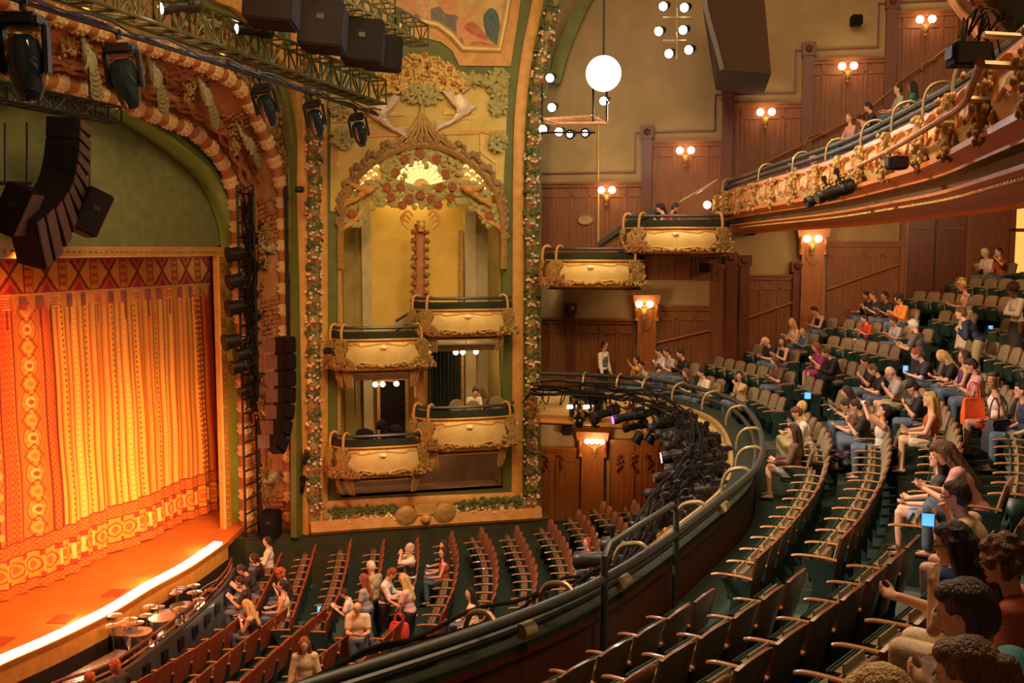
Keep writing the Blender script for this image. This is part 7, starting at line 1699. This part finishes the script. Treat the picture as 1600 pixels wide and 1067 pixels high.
# balcony
def bal(px, py, yw, label, Y=29.3, **kw):
    p = at(px, py, Y=Y); kw['s'] = kw.get('s', 1)*1.1; p.z -= 1.27*kw['s']; person(p+Vector((.3, 0, 0)), R(180+yw), label, **kw)
    m = MB(); m.bbox(p+Vector((.22, 0, .24)), (.5, .5, .46), .05); o = m.build('balcony_chair', MAT['seat_fabric']); m = MB(); m.bbox(p+Vector((.48, 0, .6)), (.08, .5, .7), .04); b_ = m.build('backrest', MAT['seat_fabric'], None); b_.parent = o
    tag(o, 'low upholstered chair under the '+' '.join(label.split()[:10]), 'seat', 'seats on the balcony')
bal(1265, 246, 40, 'person with pinkish white hair low behind the balcony rail', top='pink', hc='pink', hair='bob', pose='rest', hy=.5)
bal(1243, 252, 20, 'person in lilac shirt at the far end behind the balcony rail', top='lgrey', hc='black', pose='phone', s=.9)
bal(1324, 182, 30, 'woman in pale pink sleeveless top behind the balcony rail', top='pink', sl='tank', hair='short', hc='auburn', female=True, pose='rest')
bal(1352, 192, 10, 'blond child beside the man in black on the balcony', top='pink', hc='blond', hair='bob', s=.85, child=True, hy=.6)
bal(1364, 178, 0, 'man in black shirt bowed on the balcony', top='black', hc='dark', pose='bow')
bal(1402, 137, 10, 'man in grey-lavender shirt and jeans on the balcony', top='lgrey', hc='dark', pose='rest')
bal(1424, 131, -10, 'woman with long black hair and teal top on the balcony', top='jade', hc='black', hair='long', female=True, pose='rest', hy=-.5)
bal(1434, 158, 30, 'child with round face just above the balcony rail', top='rust', hc='auburn', s=.8, child=True, hy=.9)
bal(1478, 138, 0, Y=26, label='person in orange top half hidden high on the balcony', top='orange', hc='brown', pose='bow')
bal(1363, 163, 0, 'dark-haired person behind the man in black on the balcony', top='dark', hc='black', s=.95)
# stalls
S_ = 'stalls'
sit(421, 852, 'man in white shirt lit red at the far end of the front stalls row', S_, top='white', sl='long', pose='rest', hc='dark')
sit(404, 866, 'dark-haired woman in black in the front stalls row', S_, top='black', sl='long', hair='bob', hc='dark', female=True)
sit(409, 890, 'dark-haired person bent over a programme in the front stalls row', S_, top='dark', hc='dark', pose='bow', item='book', ilab='white programme in the front stalls row, upper one')
sit(398, 915, 'person in dark clothes reading lower in the front stalls row', S_, top='dark', hc='dark', pose='read', item='book', ilab='white programme in the front stalls row, lower one')
sit(452, 898, 'person with curly red hair in the second stalls row', S_, top='dark', hair='curly', hc='red', pose='phone')
sit(455, 920, 'brown-haired person in cream top in the second stalls row', S_, top='cream', sl='tank', hc='dark', pose='rest', hair='tail')
sit(398, 962, 'blond woman in black tank top in the near stalls', S_, top='black', sl='tank', hair='long', hc='blond', female=True, pose='phone', item='screen_white', ilab='phone of the blond woman in black tank top')
sit(180, 1058, 'red-haired person at the lower left in the front row by the pit', S_, hc='red', hair='bob', top='dark', pose='rest')
sit(140, 1066, 'second red-haired person by the pit, cut off by the bottom edge', S_, hc='red', top='dark', pose='rest')
sit(686, 850, 'woman with long dark hair sitting at the far stalls row end, left of two', S_, top='purple', hair='long', hc='dark', female=True, hy=.8, pose='rest')
sit(701, 862, 'woman with bare shoulders and long dark hair, right of two', S_, top='rust', sl='tank', hair='long', hc='dark', female=True, hy=.8, pose='rest')
sit(716, 905, 'woman with dark hair in pale top near the rope coil view', S_, top='cream', hair='long', hc='black', female=True, hy=.9, pose='side')
sit(722, 932, 'child in pink shirt next to the dark-haired woman in the stalls', S_, top='pink', hc='brown', s=.8, child=True)
sit(924, 848, 'person in red and pink top alone in the far stalls rows', S_, top='red', hc='auburn', hair='bob', pose='rest', hy=.6)
sit(1018, 812, 'face of a person peeking over the cables in the rear stalls', S_, top='dark', hc='dark', hy=.7)
z0 = zfl(-9.5)
BL_, _h = stand(640, 905, z0, 178, 'standing blond woman in red and white striped top with coral handbag', top='stripe', sl='short', hair='long', hc='blond', female=True, bot='black', pose='give')
L_, hd_ = stand(600, 893, z0, 10, 'usher in white shirt and grey vest checking tickets in the stalls', top='white', sl='long', vest='grey', bot='black', hc='auburn', pose='give', hp=.8, item='screen_white', ilab='small white light held by the usher in the stalls')
stand(559, 943, z0, -70, 'balding man in beige short-sleeved shirt and jeans standing in the stalls', top='beige', bot='denim', hair='bald', hc='grey', pose='give', hp=.6)
stand(584, 886, z0, 160, 'white-haired man with grey-green shirt standing behind the usher', top='khaki', bot='dark', hc='white', pose='hang')
stand(573, 905, z0, 170, 'person with long auburn hair beside the white-haired man', top='lgrey', hair='long', hc='auburn', female=True, pose='hang', s=.93)
stand(548, 925, z0-.1, 200, 'woman in white patterned top holding up a white page', top='white', hc='dark', female=True, pose='read', s=.82, item='book', ilab='white page held up beside the balding man')
stand(642, 857, z0, 200, 'bearded man with camera raised, white shirt and vest', top='white', sl='short', vest='dark', bot='dark', hc='grey', beard=True, pose='photo')
stand(476, 1003, zfl(-11)+.1, -65, 'woman in tan belted dress with long red hair standing in the near stalls', top='tan', sl='long', bot='tan', bt='skirt', hair='long', hc='auburn', female=True, pose='hang')
# handbag, bags, other objects
def bag(c, d, rz, label, material, handle=True, name='bag'):
    e = empty(name, c, 0, label, 'bag'); m = MB(); c = Vector(c); M = Matrix.Rotation(rz, 4, 'Z')
    q = [Vector((-d[0]/2, -d[1]/2, 0)), Vector((d[0]/2, -d[1]/2, 0)), Vector((d[0]/2, d[1]/2, 0)), Vector((-d[0]/2, d[1]/2, 0))]
    prof = [(.92, 0), (1.0, .05), (1.0, .5), (.95, .9), (.8, 1.0)]; vs = [c+M @ Vector((v.x*s_, v.y*(s_ if z_ < .8 else .5), -d[2]*(1-z_))) for s_, z_ in prof for v in q]
    m.add(vs, [(4*i+j, 4*i+(j+1) % 4, 4*i+4+(j+1) % 4, 4*i+4+j) for i in range(4) for j in range(4)]+[(0, 1, 2, 3), (16, 17, 18, 19)]); m.build('bag_body', material, e)
    if handle:
        m = MB()
        for y in (-.3, .3): m.tube(catmull([c+M @ Vector((-d[0]*.25, d[1]*y, 0)), c+M @ Vector((-d[0]*.2, d[1]*y, d[2]*.4)), c+M @ Vector((0, d[1]*y, d[2]*.6)), c+M @ Vector((d[0]*.2, d[1]*y, d[2]*.4)), c+M @ Vector((d[0]*.25, d[1]*y, 0))], 4), .012, 6)
        m.build('handle', material, e)
    return e
bag(BL_+Vector((-.12, -.34, .92)), (.42, .16, .34), 0, 'coral red handbag hanging from the arm of the blond woman', cmat((.75, .07, .05)), name='handbag')
bag(at(1521, 622, z=6.75), (.36, .14, .46), R(20), 'bright orange shopping bag held over the seat backs', cmat((.9, .13, .01)), name='shopping_bag')
bag(at(1560, 655, z=6.6), (.42, .26, .55), R(40), 'dark grey backpack with a strap on the lap at the right', cmat((.04, .04, .045)), name='backpack')
cb = empty('coat_bundle', at(1322, 712, z=5.25), 0, 'purple and grey coat bundled on the seat beside the woman with raised arms', 'coat'); rr = random.Random(4); c = cb.location.copy()
for nm_, cl_, o_ in (('purple_lining', (.2, .03, .12), (0, 0, .06)), ('grey_cloth', (.22, .2, .22), (.12, .12, -.06)), ('black_strap_bag', (.02, .02, .02), (-.05, -.22, -.04))):
    m = MB()
    for k in range(16): m.sph(c+Vector(o_)+Vector((rr.gauss(0, .09), rr.gauss(0, .13), rr.gauss(0, .035))), (.1*rr.uniform(.6, 1), .13*rr.uniform(.6, 1), .05), 1)
    o = region(nm_, m, .02, cmat(cl_), None, 1); o.parent = cb
    o.matrix_parent_inverse = Matrix.Translation(-c)
# drinking glass held by the black-haired woman
c = CUPH+Vector((0, 0, .06)); e = empty('drinking_glass', c, 0, 'clear plastic cup with an amber drink in the raised left hand', 'cup')
m = MB(); m.lathe([(.03, -.06), (.045, .06), (.042, .06), (.028, -.055)], 16, None, c); m.build('cup', MAT['glass_clear'], e); m = MB(); m.lathe([(.028, -.055), (.034, -.01), (.001, -.01)], 16, None, c); m.build('drink', cmat((.7, .25, .04)), e)
c = CUP2+Vector((0, 0, .07)); m = MB(); m.lathe([(.028, -.06), (.04, .04), (.037, .04), (.026, -.055)], 16, None, c); tag(m.build('drinking_cup', MAT['glass_clear']), 'clear cup in the hand below the cream-trousered knee', 'cup')
# aisle-end lights on the seats
for x, y, z, lb in ((1152, 905, 5.0, 'blue glowing aisle light on the end of the front mezzanine row'), (1262, 618, 5.6, 'blue aisle light behind the sandy-haired man'), (1415, 575, 6.7, 'blue glow of a small screen behind the bald man'), (1548, 512, 7.3, 'blue glowing phone screen beside the man in plaid'), (501, 952, .75, 'blue aisle light at the near end of a stalls row'), (683, 963, .75, 'blue aisle light beside the striped woman in the stalls'), (1450, 812, 6.9, 'blue-lit tablet on the lap of the man with glasses')):
    c = at(x, y, z=z); k = .09 if x not in (1415, 1548, 1450) else .06; dr = (Vector((0, 0, EYE))-c).normalized(); e = empty('aisle_light', c, 0, lb, 'light')
    m = MB(); m.bbox(c, (.08, k*2, k*2.2), .02, M=dr.to_track_quat('X', 'Z').to_matrix().to_4x4()); m.build('housing', MAT['black_metal'], e); m = MB(); m.bbox(c+dr*.045, (.012, k*1.7, k*1.8), .005, M=dr.to_track_quat('X', 'Z').to_matrix().to_4x4()); m.build('glow_face', MAT['screen_blue'], e)
    point('aisle_glow', c+dr*.2+Vector((0, 0, -.05)), 1.2, (.25, .5, 1), .05)
# instruments in the orchestra pit
for i, (x, y, lb) in enumerate(((148, 1025, 'shiny xylophone in the orchestra pit near the left'), (255, 975, 'brown timpani shell covered with sheet music in the pit'), (215, 955, 'bundle of chrome percussion stands in the pit'), (290, 925, 'drum set with pale skins in the far part of the pit'), (325, 900, 'music stand with white pages at the far end of the pit'))):
    c = at(x, y, X=-14.0); c.z -= .22; e = empty('percussion' if i not in (0, 4) else ('xylophone' if i == 0 else 'music_stand'), Vector((c.x, c.y, -2.15)), 0, lb, 'instrument' if i < 4 else 'music stand'); rr = random.Random(i)
    m = MB()
    if i == 0:
        for k in range(26): m.bbox(c+Vector((.0+rr.uniform(-.01, .01), -.9+k*.07, 0)), (.5-.008*k, .05, .02), .006)
        m.build('bars', MAT['steel'], e); m = MB()
        for k in range(26): m.cyl(c+Vector((0, -.9+k*.07, -.04)), c+Vector((0, -.9+k*.07, -.5+.012*k)), .022, 6)
        m.build('resonators', MAT['steel'], e); m = MB()
        for a in (-.22, .22):
            for b_ in (-.9, .9): m.cyl(c+Vector((a, b_, -1.6)), c+Vector((a, b_, 0)), .02, 6)
        m.build('leg', MAT['black_metal'], e)
    elif i == 4:
        m.cyl(Vector((c.x, c.y, -2.15)), c, .015, 6); m.build('pole', MAT['black_metal'], e); m = MB(); m.bbox(c, (.3, .5, .01), .004, M=Matrix.Rotation(-.6, 4, 'Y')); m.build('pages', MAT['paper'], e)
    else:
        for k in range(3):
            q = c+Vector((rr.uniform(-.4, .4), -.5+k*.5, rr.uniform(-.3, 0))); m.lathe([(.2, -.4), (.3, -.1), (.3, 0), (.0, 0)], 16, None, q)
        m.build('shell', MAT['rib_orange' if i == 1 else 'steel'], e); m = MB()
        for k in range(9):
            q = c+Vector((rr.uniform(-.6, .6), rr.uniform(-.8, .8), 0)); m.cyl(Vector((q.x, q.y, -2.15)), q+Vector((0, 0, rr.uniform(0, .3))), .012, 5); m.lathe([(.16, -.01), (.02, .02)], 12, None, q+Vector((0, 0, .1)))
        m.build('cymbals', MAT['steel'], e)
area('pit_light', (-13.6, 20, .6), (-13.6, 20, -2), .5, 25, (1, .75, .5), 160, 5)
# ---------------------------------------------------------------- place the seats, empty ones tipped up, occupied ones open
used = {}
NM = {'mezz': 'tan tufted folding seat', 'stalls': 'red-brown folding seat'}
def seat_label(s):
    if s.get('own'):
        w_ = s['own'].split(); return 'opened folding seat under the '+' '.join(w_[:11])
    if s['occ']: return 'opened folding seat under the '+' '.join(s['occ'].split()[:11])
    lvl = 'mezzanine' if s['region'] == 'mezz' else 'stalls'
    a = 'aisle'; i = s['i']; n = s['n_']
    if s['region'] == 'mezz':
        if s['blk'] == 'nearest block': side = n-i
        else: side = i+1
        return 'folding seat, %s from the aisle, %s %s row, %s' % (ordw(side-1), ordw(s['row']), lvl, s['blk'])
    if s['blk'] == 'far block': return 'red-brown folding seat, %s from the wall end, %s stalls row, far block' % (ordw(i), ordw(s['row']))
    return 'red-brown folding seat, %s from the aisle, %s stalls row, near block' % (ordw(i), ordw(s['row']))
SEATS[:] = [s for s in SEATS if s['occ'] != 'gone']
SS = sorted(SEATS, key=lambda s: (0 if s['occ'] else 1, 0 if (-20 < s['scr'][0] < 1620 and s['scr'][1] < 1090) else 1, s['scr'][2]))
def mat4(s): return Matrix.Translation(s['pos']) @ Matrix.Rotation(s['rz'], 4, 'Z') @ Matrix.Scale(1.1, 4)
for s in SS[:298]:
    key = (s['region'], 1 if s['occ'] else 0)
    place(PR[key], s['pos'], (0, 0, s['rz']), seat_label(s), ('mezzanine' if s['region'] == 'mezz' else 'stalls')+(' seats in use' if s['occ'] else ' seats of the '+s['blk']), 1.1)
rest = SS[298:]
if rest:
    V_ = []; Fc = []; Mi = []; mats = []
    for s in rest:
        pr = PR[(s['region'], 0)]; M4 = mat4(s)
        for c in pr.children_recursive:
            me = c.data; k0 = len(V_); V_ += [tuple(M4 @ v.co) for v in me.vertices]
            if me.materials[0] not in mats: mats.append(me.materials[0])
            mi = mats.index(me.materials[0])
            for p in me.polygons: Fc.append([i+k0 for i in p.vertices]); Mi.append(mi)
    me = bpy.data.meshes.new('distant_chair_rows'); me.from_pydata(V_, [], Fc)
    for m_ in mats: me.materials.append(m_)
    me.polygons.foreach_set('material_index', Mi); me.polygons.foreach_set('use_smooth', [True]*len(Fc)); o = bpy.data.objects.new('distant_chair_rows', me); COL.objects.link(o)
    tag(o, 'rows of small distant folding seats filling the farthest parts of the auditorium', 'seats', None, 'stuff')
for k_, o in PR.items():
    if o.name not in USED:
        for c in list(o.children): bpy.data.objects.remove(c)
        bpy.data.objects.remove(o)
for k_, o in list(SP.items()):
    if o.name not in USED:
        for c in list(o.children): bpy.data.objects.remove(c)
        bpy.data.objects.remove(o)
# ---------------------------------------------------------------- bake the remeshed people
dg = bpy.context.evaluated_depsgraph_get(); dg.update()
new = [(o, bpy.data.meshes.new_from_object(o.evaluated_get(dg))) for o in PENDING]
for o, me in new:
    o.modifiers.clear(); me.name = o.name; o.data = me
    for p in me.polygons: p.use_smooth = True
print('SEATS', len(SEATS), 'occupied', sum(1 for s in SEATS if s['occ']))
for p in PEOPLE:
    if abs(p[1]-p[3]) > 14 or abs(p[2]-p[4]) > 14: print('OFF', p)
